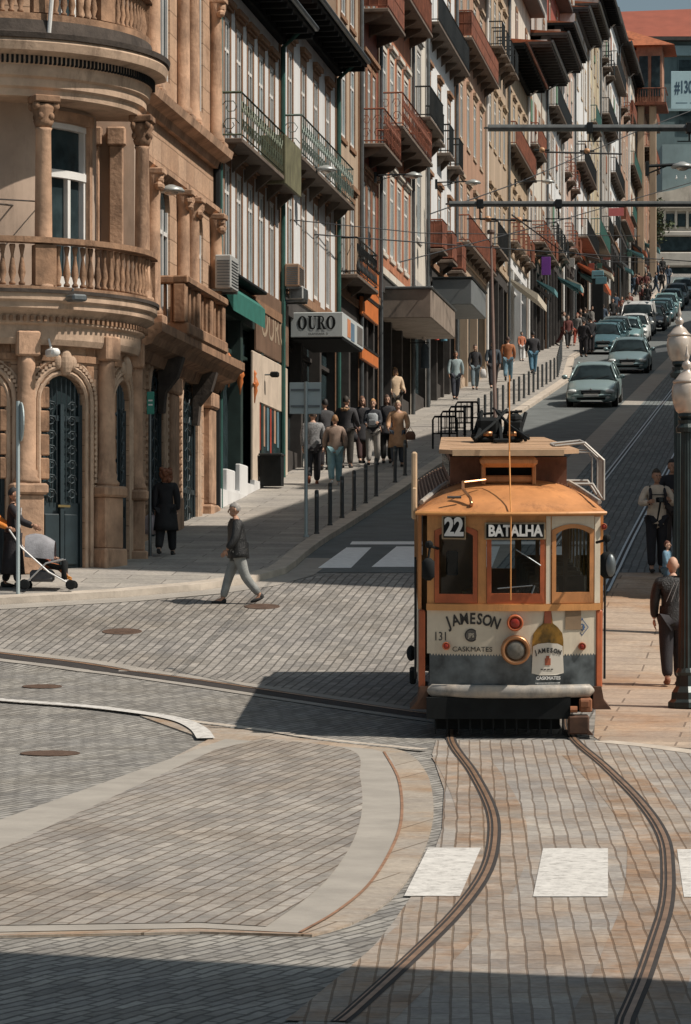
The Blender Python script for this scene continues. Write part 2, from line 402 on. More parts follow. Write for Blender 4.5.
# grooved tram rails, rust washed into the setts beside them
rust_s = brickmat('rusty_setts', (.27,.235,.20), (.385,.33,.28), (.19,.145,.105), .42, .125, rot=R(-88), msize=.010, patch=(.88,.68,.52), patchsc=1.2, patchlo=.42, warp=.009)
Lr = [(340,1024),(350,1016),(414,957),(458.6,912),(485.7,873),(494,838),(490.6,809),(473,774),(451,740)]
Rr = [(624,1030),(626,1021),(641,986),(656,942),(666,907.5),(668,873),(663,838),(641,804),(606.6,769),(572,737)]
up = [(47,),]
def midtrack(off):
    a = [(1.99,42.3),(2.22,46),(2.75,52),(3.45,58),(4.12,62.9)]
    pts = [(x+off, y) for x, y in a]
    return pts+[SK(-4.01+off, 72), SK(-4.01+off, 100), SK(-4.01+off, 160), SK(-4.01+off, 240), SK(-4.01+off, Y1-2)]
railb = mat('polished_rail', (.50,.51,.50), .2, 5, .3, .8, world=True)
def rails(name, P, mname=railm):
    mb = MB(); mb.mi = 0; ribbon(mb, P, -.062, .062, .016)
    mb.mi = 1; ribbon(mb, P, -.030, .008, .021); ribbon(mb, P, .030, .042, .020)
    return struct(mb.build(name, [groove_shade_m, mname]))
for pl, off in ((Lr, -.72), (Rr, .72)):
    P_ = [Vector(p) for p in px(pl)]
    far = [Vector(p) for p in midtrack(off)]
    allp = resample(P_[:-1]+[P_[-1]]+far[1:], .5)
    mb = MB(); near_ = [p for p in allp if p.y < 40]; ribbon(mb, near_, -.30, .34, .0125); struct(mb.build('rust_wash', rust_s))
    rails('tram_rail', [p for p in allp if p.y < 60.2])
    up_ = [p for p in allp if p.y > 59.6]
    mb = MB(); ribbon(mb, up_, -.085, .085, .016); mb.mi = 1; ribbon(mb, up_, -.075, -.028, .021); ribbon(mb, up_, .028, .072, .021); struct(mb.build('tram_rail', [groove_shade_m, railb]))
# kerb step crossing the plaza: its shaded face painted as a flush dark strip
kr = resample(px([(-60,648),(0,656),(100,669),(200,683),(300,698),(415,715),(470,722)]), .5)
mb = MB(); ribbon(mb, kr, -.42, .5, .010); struct(mb.build('step_kerb', bandm2))
mb = MB(); ribbon(mb, kr, -.22, .24, .015); struct(mb.build('kerb_face_shade', groove_shade_m))  # dark ribbon stands in for the shade on the kerb face
mb = MB(); ribbon(mb, kr, .1, .18, .020); struct(mb.build('kerb_face_line', railm))
for (x, y, w, h) in [(122,632,20,3.2),(42,687,20,3),(50,754,30,3),(262,607,18,2.6),(445,600,12,2)]:
    X, Y = G(x, y); rx = w/(F/Y); mb = MB()
    mb.lathe([(rx,0),(rx,.006),(rx*.96,.010),(rx*.9,.006)], 28); o = mb.build('manhole_cover', manm, loc=(X, Y, gz(Y)+.006)); o.rotation_euler = (math.atan(gz(Y+.5)-gz(Y-.5)), 0, 0); o['kind'] = 'structure'
# ================================================================ the ornate corner building
def archpath(sc, hw, z0, zs, n=10, grow=0):
    h = hw+grow
    return [(sc-h, z0)]+[(sc-h*math.cos(PI*i/n), zs+h*math.sin(PI*i/n)) for i in range(n+1)]+[(sc+h, z0)]
def arch_wall(mb, s0, s1, z0, z1, ops, d0, d1, ds=.14):
    """wall in (s, depth, z) with round-headed openings ops=[(centre, half width, sill, spring)]"""
    cuts = {s0, s1}
    s = s0
    while s < s1: cuts.add(round(s, 3)); s += ds
    for (c, h, zb, zs) in ops:
        for i in range(13): cuts.add(round(c-h*math.cos(PI*i/12), 4))
    cuts = sorted(x for x in cuts if s0 <= x <= s1)
    def hit(m):
        for o in ops:
            if abs(m-o[0]) < o[1]-1e-5: return o
    for a, b in zip(cuts, cuts[1:]):
        if b-a < 1e-4: continue
        o = hit((a+b)/2)
        def hexa(za0, zb0, za1, zb1):
            mb.add([(a,d0,za0),(b,d0,zb0),(b,d1,zb0),(a,d1,za0),(a,d0,za1),(b,d0,zb1),(b,d1,zb1),(a,d1,za1)],
                   [(0,3,2,1),(4,5,6,7),(0,1,5,4),(2,3,7,6)]+([(1,2,6,5)] if abs(b-s1) < 1e-6 else [])+([(3,0,4,7)] if abs(a-s0) < 1e-6 else []))
        if o:
            c, h, zb, zs = o
            f = lambda x: zs+math.sqrt(max(0, h*h-(x-c)**2))
            hexa(f(a), f(b), z1, z1)
            if zb > z0: hexa(z0, z0, zb, zb)
        else: hexa(z0, z0, z1, z1)
    for (c, h, zb, zs) in ops:      # reveals
        p = archpath(c, h, zb, zs, 12)
        mb.add([(x, d0, z) for x, z in p]+[(x, d1, z) for x, z in p], [(i, i+1, len(p)+i+1, len(p)+i) for i in range(len(p)-1)])
def path_tube(mb, pts, d, r_, n=6): mb.tube([(x, d, z) for x, z in pts], r_, n)
def seg(mb, s0, s1, d0, d1, z0, z1, ds=.2):
    """long box cut along s so that it bends"""
    n = max(1, int(abs(s1-s0)/ds))
    for i in range(n):
        mb.box(s0+(s1-s0)*i/n, s0+(s1-s0)*(i+1)/n, d0, d1, z0, z1)
def profile(mb, s0, s1, prof, ds=.2):
    n = max(1, int(abs(s1-s0)/ds)); k = len(prof)
    rows = [[(s0+(s1-s0)*i/n, d, z) for d, z in prof] for i in range(n+1)]
    mb.grid(rows)
    mb.add(rows[0], [tuple(range(k))]); mb.add(rows[-1], [tuple(range(k))[::-1]])
def baluster_prof(h): return [(.05,0),(.055,.05*h),(.028,.10*h),(.062,.3*h),(.045,.5*h),(.022,.72*h),(.04,.88*h),(.05,.95*h),(.045,h)]
def balustrade(mb, s0, s1, d, z0, z1, piers, pitch=.2):
    seg(mb, s0, s1, d-.12, d+.12, z0, z0+.12); seg(mb, s0, s1, d-.13, d+.15, z1-.10, z1)
    for p in piers: seg(mb, p-.17, p+.17, d-.12, d+.10, z0+.14, z1-.13, .1)
    n = int((s1-s0)/pitch)
    for i in range(n+1):
        s = s0+(s1-s0)*i/n
        if any(abs(s-p) < .23 for p in piers): continue
        mb.smooth = True; mb.lathe(baluster_prof(z1-z0-.27), 8, (s, d, z0+.14)); mb.smooth = False
blocks = brickmat('stone_blocks', (.45,.29,.19), (.54,.37,.255), (.25,.16,.10), .95, .46, msize=.012, vertical=True, warp=.01, patch=(.55,.48,.42), patchsc=.6, patchlo=.55, rough=.85)
RB = 2.75; BX, BY = -6.71, 64.3
def bow(s, d, z):     # s measured along the wall at radius RB, d outward
    t = s/RB
    return (math.sin(t)*(RB+d), -math.cos(t)*(RB+d), z)
def deg(t): return R(t)*RB
corner = thing('corner_building', 'ornate tan stone corner building with a rounded bow, stone balustrades and arched doors', 'building', (BX, BY, 0))
gb = 4.55
A0, A1 = deg(-75), deg(97)
ac = [deg(-62), deg(-28), deg(5.5), deg(38.5), deg(76)]; hw = deg(9.6)
mb = MB()
arch_wall(mb, A0, A1, gb, 8.9, [(c, hw, gb, 7.65) for c in ac], -.16, 0)
mb.build('wall', blocks, corner, warp=bow)
mb = MB()
for c in ac:
    for g, d, r_ in ((.05,.0,.045),(.16,.02,.05),(.30,.0,.035)): path_tube(mb, archpath(c, hw, gb+.05, 7.65, 12, g), d, r_)
    p = archpath(c, hw, gb+1.5, 7.65, 26, .23); L = 0     # bead course
    for a, b in zip(p, p[1:]):
        n = max(1, int(math.hypot(b[0]-a[0], b[1]-a[1])/.10))
        for i in range(n):
            x = a[0]+(b[0]-a[0])*i/n; z = a[1]+(b[1]-a[1])*i/n; mb.box(x-.03, x+.03, 0, .07, z-.028, z+.028)
    mb.ell((c, .05, 7.65+hw+.22), (.13,.12,.24)); mb.ell((c-.15, .04, 7.65+hw+.22), (.09,.07,.13)); mb.ell((c+.15, .04, 7.65+hw+.22), (.09,.07,.13))
mb.build('arch_moulding', stone_p, corner, warp=bow)
# attached columns on tall pedestals
for t in (-46, -11.5, 22.5, 58.5, 94):
    mb = MB(); s = deg(t)
    mb.bbox(s-.31, s+.31, -.05, .34, gb, gb+.50, .03); mb.bbox(s-.25, s+.25, -.05, .28, gb+.5, gb+1.42, .02); mb.bbox(s-.31, s+.31, -.05, .35, gb+1.42, gb+1.62, .04)
    mb.smooth = True
    mb.lathe([(.23,0),(.24,.06),(.19,.12),(.20,.2),(.165,.26),(.155,2.1),(.15,2.25)], 14, (s, .08, gb+1.62)); mb.smooth = False
    mb.bbox(s-.2, s+.2, -.04, .27, gb+3.86, gb+4.3, .03)
    mb.build('column', stone, corner, warp=bow)
mb = MB()      # rusticated joints as thin raised blocks, plinth course
for t in (-11.5, 22.5, 58.5):
    for sgn in (-1, 1):
        for i in range(6): 
            s = deg(t)+sgn*.36; mb.bbox(s-.1, s+.1, -.02, .03, gb+1.7+i*.42, gb+1.7+i*.42+.38, .02)
seg(mb, A0, A1, 0, .06, 8.35, 8.47)
mb.build('rustication', stone_d, corner, warp=bow)
for c in ac[1:]:
    d_ = MB(); d_.box(c-hw, c+hw, -.14, -.09, gb, gb+1.3); d_.bbox(c-hw*.8, c-.05, -.10, -.06, gb+.2, gb+1.1); d_.bbox(c+.05, c+hw*.8, -.10, -.06, gb+.2, gb+1.1)
    for sgn in (-1, 1): d_.box(c+sgn*hw-.05, c+sgn*hw+.05, -.14, -.05, gb, 7.6)
    d_.box(c-.04, c+.04, -.14, -.05, gb, 7.6); d_.box(c-hw, c+hw, -.14, -.05, 7.3, 7.4)
    dd = d_.build('door', mat('door_teal', (.018,.033,.04), .25, 3, .5, grime=.3), corner, warp=bow)
    g_ = MB(); g_.prism([(x, z) for x, z in archpath(c, hw, gb+1.3, 7.65, 12)], -.15, -.13, 'y')
    g_.build('pane', glass_d, dd, warp=bow)
    g_ = MB()
    for i in range(9):
        s = c-hw+2*hw*(i+.5)/9; g_.tube([(s,-.08,gb+1.3),(s,-.08,7.3+(math.sqrt(max(0,hw*hw-(s-c)**2)))+.3)], .012, 4)
    for k in range(7):
        z = gb+1.45+k*.26
        for sgn in (-1, 1):
            cc = c+sgn*hw*.5; g_.tube([(cc+.11*math.cos(a)*(1-a/14), -.07, z+.1*math.sin(a)*(1-a/14)) for a in [j*.9 for j in range(10)]], .014, 4)
    g_.build('grille', mat('grille_iron', (.07,.09,.10), .3, 4, .5, .4), dd, warp=bow)
    if c == ac[3]:
        h_ = MB(); h_.box(c-.1, c+.16, -.06, -.03, gb+1.22, gb+1.26); h_.build('handle', mat('brass', (.5,.36,.16), .2, 5, .3, .9), dd, warp=bow)
# entablature and first balcony
def bowcornice(name, prof, m, t1=97):
    mb = MB(); profile(mb, A0, deg(t1), prof, .15); return mb.build(name, m, corner, warp=bow)
bowcornice('entablature', [(-.3,8.62),(.16,8.62),(.20,8.72),(.20,8.95),(.27,8.99),(.27,9.12),(.34,9.18),(.44,9.24),(.44,9.34),(.50,9.38),(.50,9.50),(-.3,9.50)], stone_p)
mb = MB()
n = 74
for i in range(n):
    s = A0+(deg(97)-A0)*i/n; mb.box(s, s+.05, .2, .33, 9.02, 9.11)
mb.build('dentil_course', stone_d, corner, warp=bow)
mb = MB(); balustrade(mb, A0, deg(95), .36, 9.50, 10.48, [deg(-60), deg(-25), deg(27), deg(94)], .15); mb.build('balustrade', stone_d, corner, warp=bow)
# first-floor loggia: recessed wall, columns, glazed door
def bow2(s, d, z): return bow(s, d-.62, z)
mb = MB(); wc = [deg(-40), deg(0-6), deg(55)]
def slabwall(mb, s0, s1, z0, z1, holes, d0, d1):
    cuts = sorted({s0, s1}|{h[0] for h in holes}|{h[1] for h in holes})
    for a, b in zip(cuts, cuts[1:]):
        hh = [h for h in holes if h[0] <= (a+b)/2 <= h[1]]
        if hh: seg(mb, a, b, d0, d1, hh[0][3], z1); 
        if hh and hh[0][2] > z0: seg(mb, a, b, d0, d1, z0, hh[0][2])
        if not hh: seg(mb, a, b, d0, d1, z0, z1)
holes = [(deg(t-15), deg(t+15), 9.6, 12.7) for t in (-50, 55)]
slabwall(mb, A0, deg(110), 9.3, 13.4, holes, -.3, 0)
mb.build('wall', mat('loggia_plaster', (.47,.36,.28), .2, 1, .85, grime=.4), corner, warp=bow2)
for t in (-50, 55):
    c = deg(t); w = deg(15); mb = MB()
    for a, b in ((c-w, c-w+.09), (c+w-.09, c+w), (c-.05, c+.05)): mb.box(a, b, -.16, -.02, 9.6, 12.7 if b != c+.05 else 11.75)
    seg(mb, c-w, c+w, -.16, 0, 11.72, 11.86); seg(mb, c-w, c+w, -.16, 0, 12.6, 12.7); seg(mb, c-w, c+w, -.16, -.01, 9.6, 9.95)
    wo = mb.build('window', white_p, corner, warp=bow2)
    mb = MB(); seg(mb, c-w, c+w, -.14, -.12, 9.6, 12.7); mb.build('pane', glass_d, wo, warp=bow2)
    mb = MB()
    for a, b in ((c-w-.16, c-w), (c+w, c+w+.16)): mb.box(a, b, -.02, .07, 9.5, 12.72)
    seg(mb, c-w-.18, c+w+.18, -.02, .1, 12.72, 12.9); mb.build('surround', stone, wo, warp=bow2)
for t in (-46, -12, 27.5, 84):
    s = deg(t); mb = MB(); mb.smooth = True
    mb.lathe([(.22,0),(.22,.1),(.18,.14),(.19,.2),(.145,.26),(.142,1.2),(.125,2.82),(.145,2.87)], 16, (s, .26, 9.55)); mb.smooth = False
    co = mb.build('column', stone, corner, warp=bow)
    mb = MB(); mb.smooth = True
    mb.lathe([(.125,0),(.17,.12),(.145,.18),(.205,.34),(.18,.42)], 12, (s, .26, 12.42))
    for sx in (-1, 1):
        for sy in (-1, 1): mb.ell((s+sx*.16, .26+sy*.13, 12.80), (.07,.06,.08), 8, 6); mb.ell((s+sx*.09, .26+sy*.13, 12.62), (.05,.05,.07), 7, 5)
    mb.smooth = False; mb.bbox(s-.21, s+.21, .05, .48, 12.86, 12.985, .02)
    mb.build('capital', stone_d, co, warp=bow)
bowcornice('entablature', [(-.7,12.98),(.22,12.98),(.24,13.1),(.30,13.14),(.30,13.28),(.36,13.32),(.38,13.5),(.44,13.56),(.44,13.66),(.66,13.72),(.70,13.86),(.66,13.93),(-.7,13.93)], stone_p)
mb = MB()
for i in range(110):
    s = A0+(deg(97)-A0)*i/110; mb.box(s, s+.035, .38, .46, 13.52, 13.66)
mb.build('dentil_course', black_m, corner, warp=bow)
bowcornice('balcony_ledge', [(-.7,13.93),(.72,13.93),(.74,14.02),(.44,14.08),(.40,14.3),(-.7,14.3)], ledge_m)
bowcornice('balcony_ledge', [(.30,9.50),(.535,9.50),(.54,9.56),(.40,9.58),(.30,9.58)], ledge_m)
mb = MB(); balustrade(mb, A0, deg(95), .26, 14.3, 15.2, [deg(-44), deg(-12), deg(27), deg(53), deg(94)], .15); mb.build('balustrade', stone_d, corner, warp=bow)
mb = MB(); slabwall(mb, A0, deg(110), 13.9, 20.5, [(deg(40), deg(62), 14.0, 18), (deg(-10), deg(16), 14.0, 18)], -.3, 0); mb.build('wall', blocks, corner, warp=bow2)
for a, b in ((40,62), (-10,16)):
    mb = MB(); seg(mb, deg(a), deg(b), -.2, -.15, 14, 18); w_ = mb.build('window', glass_d, corner, warp=bow2)
    mb = MB()
    for q in (a+1, (a+b)/2, b-1): mb.box(deg(q)-.04, deg(q)+.04, -.15, -.05, 14, 18)
    mb.build('frame', white_p, w_, warp=bow2)
# return wall with twin pilasters between bow and wing
for z0, z1 in ((9.45, 13.5), (14.0, 20.4)):
    mb = MB(); mb.box(1.5, 2.75, 1.3, 2.6, z0, z1); mb.build('wall', mat('loggia_plaster', (.47,.36,.28)), corner)
    for xx in (1.98, 2.42):
        mb = MB(); mb.bbox(xx-.13, xx+.13, 1.1, 1.3, z0+.3, min(z1-.5, z0+3.2), .02); mb.bbox(xx-.18, xx+.18, 1.04, 1.3, min(z1-.5, z0+3.2), min(z1-.1, z0+3.55), .03); mb.bbox(xx-.18, xx+.18, 1.04, 1.3, z0, z0+.3, .03); mb.build('pilaster', stone, corner)
# solid cores behind so nothing is hollow
mb = MB()
mb.lathe([(1.7,gb-.3),(1.7,20.4)], 40); mb.box(-9, -.2, 0, 11.2, gb-.3, 20.4); mb.build('core', darkwood, corner)
# --- street wing, in the facade frame
wing = bpy.data.objects.new('street_wing', None)
WY = 66.6; o0 = SK(-12.6, WY)
def facade_frame(k, Y): return Matrix.Translation((*SK(k, Y), 0)) @ Matrix.Rotation(-HD, 4, 'Z')
FM = Matrix.Translation((-BX, -BY, 0)) @ facade_frame(-12.6, WY)
def wg(s, d, z): v = FM @ Vector((d, s, z)); return (v.x, v.y, v.z)
bpy.data.objects.remove(wing)
def SY(x, k=12.6): return (F*k/(796-x)-WY)/CA      # facade distance s of a picture column
L = (76.1-WY)/CA
a4, a5 = (SY(156), .78), (SY(189), .95)
mb = MB(); arch_wall(mb, 0, L, gb, 9.2, [(a4[0], a4[1], gb+.55, 8.0), (a5[0], a5[1], gb+1.0, 8.1)], -.10, 0, .5); mb.build('wall', blocks, corner, warp=wg)
mb = MB()
for c, h in (a4, a5):
    for g, d, r_ in ((.06,0,.05),(.18,.02,.05)): path_tube(mb, archpath(c, h, gb+1, 8.05, 12, g), d, r_)
    for i in range(24): mb.box(c-h-.30, c-h-.2, 0, .07, gb+1.2+i*.14, gb+1.27+i*.14); mb.box(c+h+.2, c+h+.30, 0, .07, gb+1.2+i*.14, gb+1.27+i*.14)
mb.build('arch_moulding', stone_p, corner, warp=wg)
for c, h in (a4, a5):
    mb = MB(); 
    for q in (-1, 0, 1): mb.box(c+q*(h-.05)-.05, c+q*(h-.05)+.05, -.09, -.03, gb+.5, 8.0)
    for z in (gb+1, gb+1.9, 7.9): mb.box(c-h, c+h, -.09, -.03, z, z+.1)
    for i in range(9): mb.box(c-h+.1+i*.2*h/.9, c-h+.13+i*.2*h/.9, -.05, -.035, gb+1.1, 8.3)
    for k in range(9): mb.tube([(c+h*.5*math.cos(a)*(1-a/12), -.03, gb+1.5+k*.4+.15*math.sin(a)) for a in [j*.9 for j in range(9)]], .014, 4)
    w_ = mb.build('window', mat('door_teal', (.05,.10,.12)), corner, warp=wg)
    mb = MB(); mb.prism(archpath(c, h, gb+.5, 8.05, 12), -.09, -.07, 'y'); mb.build('pane', glass_d, w_, warp=wg)
for c in (SY(169.5), SY(207)):
    mb = MB(); mb.bbox(c-.5, c+.5, -.05, .22, gb-.2, gb+1.75, .05); mb.bbox(c-.38, c+.38, -.05, .14, gb+1.75, 8.35, .03); mb.bbox(c-.45, c+.45, -.05, .2, 8.35, 8.7, .04)
    mb.build('pilaster', stone, corner, warp=wg)
mb = MB(); profile(mb, -.4, L, [(-.3,8.75),(.12,8.75),(.2,8.95),(.42,9.02),(.5,9.16),(.62,9.25),(.62,9.42),(-.3,9.42)], .8); mb.build('cornice', stone_d, corner, warp=wg)  # darker stone puts the shade around the balcony into the colour
# stone balcony on the wing
b0, b1 = SY(183, 12.08), SY(221, 12.08)
mb = MB(); mb.bbox(b0-.1, b1+.1, -.1, .66, 9.42, 9.66, .03)
for s in (b0, (b0*2+b1)/3, (b0+2*b1)/3, b1-.0): mb.bbox(s-.16, s+.16, .36, .60, 9.66, 10.42, .02)
mb.bbox(b0-.16, b1+.16, .33, .66, 10.42, 10.58, .03); mb.bbox(b0-.16, b0+.12, -.1, .66, 10.42, 10.58, .03)
for i in range(9):
    s = b0+.3+(b1-b0-.6)*i/8; mb.bbox(s-.06, s+.06, .42, .54, 9.66, 10.42, .02)
for i in range(3): mb.bbox(b0-.06, b0+.06, .0+i*.14, .06+i*.14, 9.66, 10.42, .02)
mb.build('balcony', stone_d, corner, warp=wg)
for c in (b0+.3, b1-.3):
    bk = MB(); bk.add([(c-.14,0,9.0),(c-.14,.5,9.0),(c-.14,.38,8.6),(c-.14,.14,8.3),(c-.14,.1,7.9),(c-.14,0,7.9),(c+.14,0,9.0),(c+.14,.5,9.0),(c+.14,.38,8.6),(c+.14,.14,8.3),(c+.14,.1,7.9),(c+.14,0,7.9)], [(0,1,2,3,4,5),(11,10,9,8,7,6)]+[(i,(i+1)%6,6+(i+1)%6,6+i) for i in range(6)])
    bk.build('bracket', ledge_m, corner, warp=wg)  # near-black colour paints in the shade under the balcony
# wing upper storeys
ups = [(SY(165), .55), (SY(199), .5)]
mb = MB(); arch_wall(mb, 0, L, 9.42, 13.6, [(c, h, 9.7, 12.0) for c, h in ups], -.12, 0, .5)
arch_wall(mb, 0, L, 14.0, 20.4, [(c, h, 14.6, 17.6) for c, h in ups], -.12, 0, .5); mb.build('wall', blocks, corner, warp=wg)
mb = MB(); profile(mb, -.2, L, [(-.4,13.6),(.1,13.6),(.14,13.75),(.34,13.85),(.38,14.0),(-.4,14.0)], .8)
profile(mb, .3, L, [(-.4,12.55),(.05,12.55),(.14,12.65),(.14,12.75),(-.1,12.8)], .8); mb.build('cornice', stone, corner, warp=wg)
for c, h in ups:
    for z0, z1 in ((9.7, 12.0), (14.6, 17.6)):
        mb = MB(); mb.box(c-h, c-h+.07, -.09, -.04, z0, z1); mb.box(c+h-.07, c+h, -.09, -.04, z0, z1); mb.box(c-.04, c+.04, -.09, -.04, z0, z1); mb.box(c-h, c+h, -.09, -.04, z1-.5, z1-.42)
        w_ = mb.build('window', white_p, corner, warp=wg)
        mb = MB(); mb.prism(archpath(c, h, z0, z1, 12), -.11, -.095, 'y'); mb.build('pane', glass_d, w_, warp=wg)
for x in (148, 178, 188, 211):
    for z0, z1 in ((9.7, 12.55), (14.1, 17.2)):
        c = SY(x); mb = MB(); mb.smooth = True; mb.lathe([(.2,0),(.2,.1),(.15,.18),(.14,z1-z0-.55),(.13,z1-z0-.4),(.22,z1-z0-.12),(.2,z1-z0-.02)], 12, (c, .1, z0)); mb.smooth = False
        mb.bbox(c-.22, c+.22, -.05, .34, z1-.1, z1+.02, .02); mb.bbox(c-.24, c+.24, -.05, .34, z0-.25, z0+.02, .02)
        for k in range(6): mb.ell((c+rnd.uniform(-.15,.15), .24, z1-.25+rnd.uniform(-.1,.1)), (.09,.09,.09), 6, 5)
        mb.build('column', stone, corner, warp=wg)
mb = MB()
mb.tube([(L-.12, .1, 5.2), (L-.12, .1, 20)], .06, 8); mb.build('drainpipe', green_metal, corner, warp=wg)
mb = MB(); mb.tube([(L-.35, .06, 5.2), (L-.35, .06, 20)], .09, 8); mb.build('drainpipe', black_m, corner, warp=wg)
mb = MB(); mb.box(-9.3, -.2, -4.0, 10.2, 20.3, 20.6); mb.build('roof', tile, corner)
# security camera and small lamp under the cornice, white flag pole on the upper balcony
mb = MB(); s = deg(35.5); mb.tube([(s,.42,9.42),(s,.55,9.6)], .02, 6); mb.bbox(s-.12, s+.12, .5, .8, 9.36, 9.48, .03); tag_l = mb.build('wall_lamp', grey_metal, None, (BX, BY, 0), warp=bow)
tag(tag_l, 'small grey floodlight on the cornice above the leftmost doors', 'lamp')
mb = MB(); s = deg(30); mb.tube([(s,.2,8.72),(s,.3,8.55)], .02, 6); mb.bbox(s-.07, s+.07, .18, .5, 8.40, 8.54, .03); mb.ell((s, .52, 8.46), (.06,.04,.06)); o = mb.build('security_camera', white_p, None, (BX, BY, 0), warp=bow)
tag(o, 'white security camera under the cornice of the corner building', 'camera')
mb = MB(); mb.tube([(deg(28), .42, 13.95), (deg(30), .62, 16.2)], .035, 8); o = mb.build('flag_pole', white_p, None, (BX, BY, 0), warp=bow)
tag(o, 'bare white pole leaning out from the upper stone balustrade', 'pole')
# ================================================================ the row houses up the street
glass_b = glassmat('blue_sky_glass', (.09,.14,.16), rough=.2)
def win_mesh(w, h, fr, sur, arch=False, lintel=True):
    """window frame + stone surround in local y (along) / z, x outward; mats: 0 surround 1 frame"""
    mb = MB(); t = .14
    mb.mi = 0
    mb.box(-.02, .012, -w/2-t, -w/2, -.05, h+.02); mb.box(-.02, .012, w/2, w/2+t, -.05, h+.02)
    mb.box(-.02, .016, -w/2-t, w/2+t, h+.02, h+.22)
    if lintel: mb.box(-.02, .13, -w/2-t-.08, w/2+t+.08, h+.30, h+.42); mb.box(-.02, .07, -w/2-t-.03, w/2+t+.03, h+.22, h+.30)
    mb.box(-.02, .05, -w/2-t-.03, w/2+t+.03, -.17, -.05)
    mb.mi = 1
    for a, b in ((-w/2, -w/2+.05), (w/2-.05, w/2), (-.03, .03)): mb.box(-.07, -.015, a, b, 0, h)
    for a, b in ((0, .09), (h-.08, h), (h*.74, h*.74+.07)): mb.box(-.07, -.02, -w/2, w/2, a, b)
    return mb.mesh('window', [sur, fr])
def rail_mesh(name, L, dp, h, style, m, y0=0):
    """railing round three sides of a balcony; y from 0..L, x from 0..dp"""
    mb = MB()
    def run(p, q):
        d = math.hypot(q[0]-p[0], q[1]-p[1]); ux, uy = (q[0]-p[0])/d, (q[1]-p[1])/d
        at = lambda t, z: (p[0]+ux*t, p[1]+uy*t, z)
        mb.tube([at(0, h), at(d, h)], .028, 4); mb.tube([at(0, .08), at(d, .08)], .02, 4)
        if style == 'panel':
            mb.tube([at(0, h*.55), at(d, h*.55)], .02, 4)
            a, b = at(0, 0), at(d, 0); nx, ny = -uy*.008, ux*.008
            mb.add([(a[0]-nx,a[1]-ny,.1),(b[0]-nx,b[1]-ny,.1),(b[0]+nx,b[1]+ny,.1),(a[0]+nx,a[1]+ny,.1),(a[0]-nx,a[1]-ny,h-.04),(b[0]-nx,b[1]-ny,h-.04),(b[0]+nx,b[1]+ny,h-.04),(a[0]+nx,a[1]+ny,h-.04)],
                   [(0,3,2,1),(4,5,6,7),(0,1,5,4),(1,2,6,5),(2,3,7,6),(3,0,4,7)])
            n = max(1, int(d/.25))
            for i in range(n+1): mb.tube([at(d*i/n, .05), at(d*i/n, h)], .016, 4, False)
            return
        n = max(1, int(round(d/(.16 if style == 'bars' else .36 if style == 'scroll' else .3))))
        for i in range(n+1):
            t = d*i/n; mb.tube([at(t, .05), at(t, h)], .010, 4, False)
            if i == n: break
            w = d/n
            if style == 'scroll':
                for zc, s_ in ((h*.3, 1), (h*.68, -1)):
                    mb.tube([at(t+w/2+s_*w*.42*math.cos(a)*(1-a/11), zc+h*.17*math.sin(a)*(1-a/12)) for a in [j*1.0 for j in range(8)]], .012, 3, False)
            if style == 'diamond':
                mb.tube([at(t, h*.5), at(t+w/2, h*.85), at(t+w, h*.5), at(t+w/2, h*.15), at(t, h*.5)], .012, 3, False)
    run((0, 0), (dp, 0)); run((dp, 0), (dp, L)); run((dp, L), (0, L))
    return mb.mesh(name, m)
def balcony(parent, y0, y1, z, dp, style, mrail, mslab, h=1.0, brackets=True, slabt=.12):
    mb = MB(); mb.bbox(-.02, dp+.04, y0-.06, y1+.06, z-slabt, z, .02)
    if brackets:
        n = max(2, int((y1-y0)/1.6)+1)
        for i in range(n):
            y = y0+.15+(y1-y0-.3)*i/(n-1)
            mb.add([(0,y-.06,z-.12),(dp-.12,y-.06,z-.12),(dp-.18,y-.06,z-.22),(.08,y-.06,z-.42),(0,y-.06,z-.5),(0,y+.06,z-.12),(dp-.12,y+.06,z-.12),(dp-.18,y+.06,z-.22),(.08,y+.06,z-.42),(0,y+.06,z-.5)],
                   [(0,1,2,3,4),(9,8,7,6,5)]+[(i_,(i_+1)%5,5+(i_+1)%5,5+i_) for i_ in range(5)])
    b = mb.build('balcony', mslab, parent)
    me = rail_mesh('railing', y1-y0, dp, h, style, mrail)
    r_ = bpy.data.objects.new('railing', me); C.objects.link(r_); r_.parent = b; r_.location = (0, y0, z)
    return b
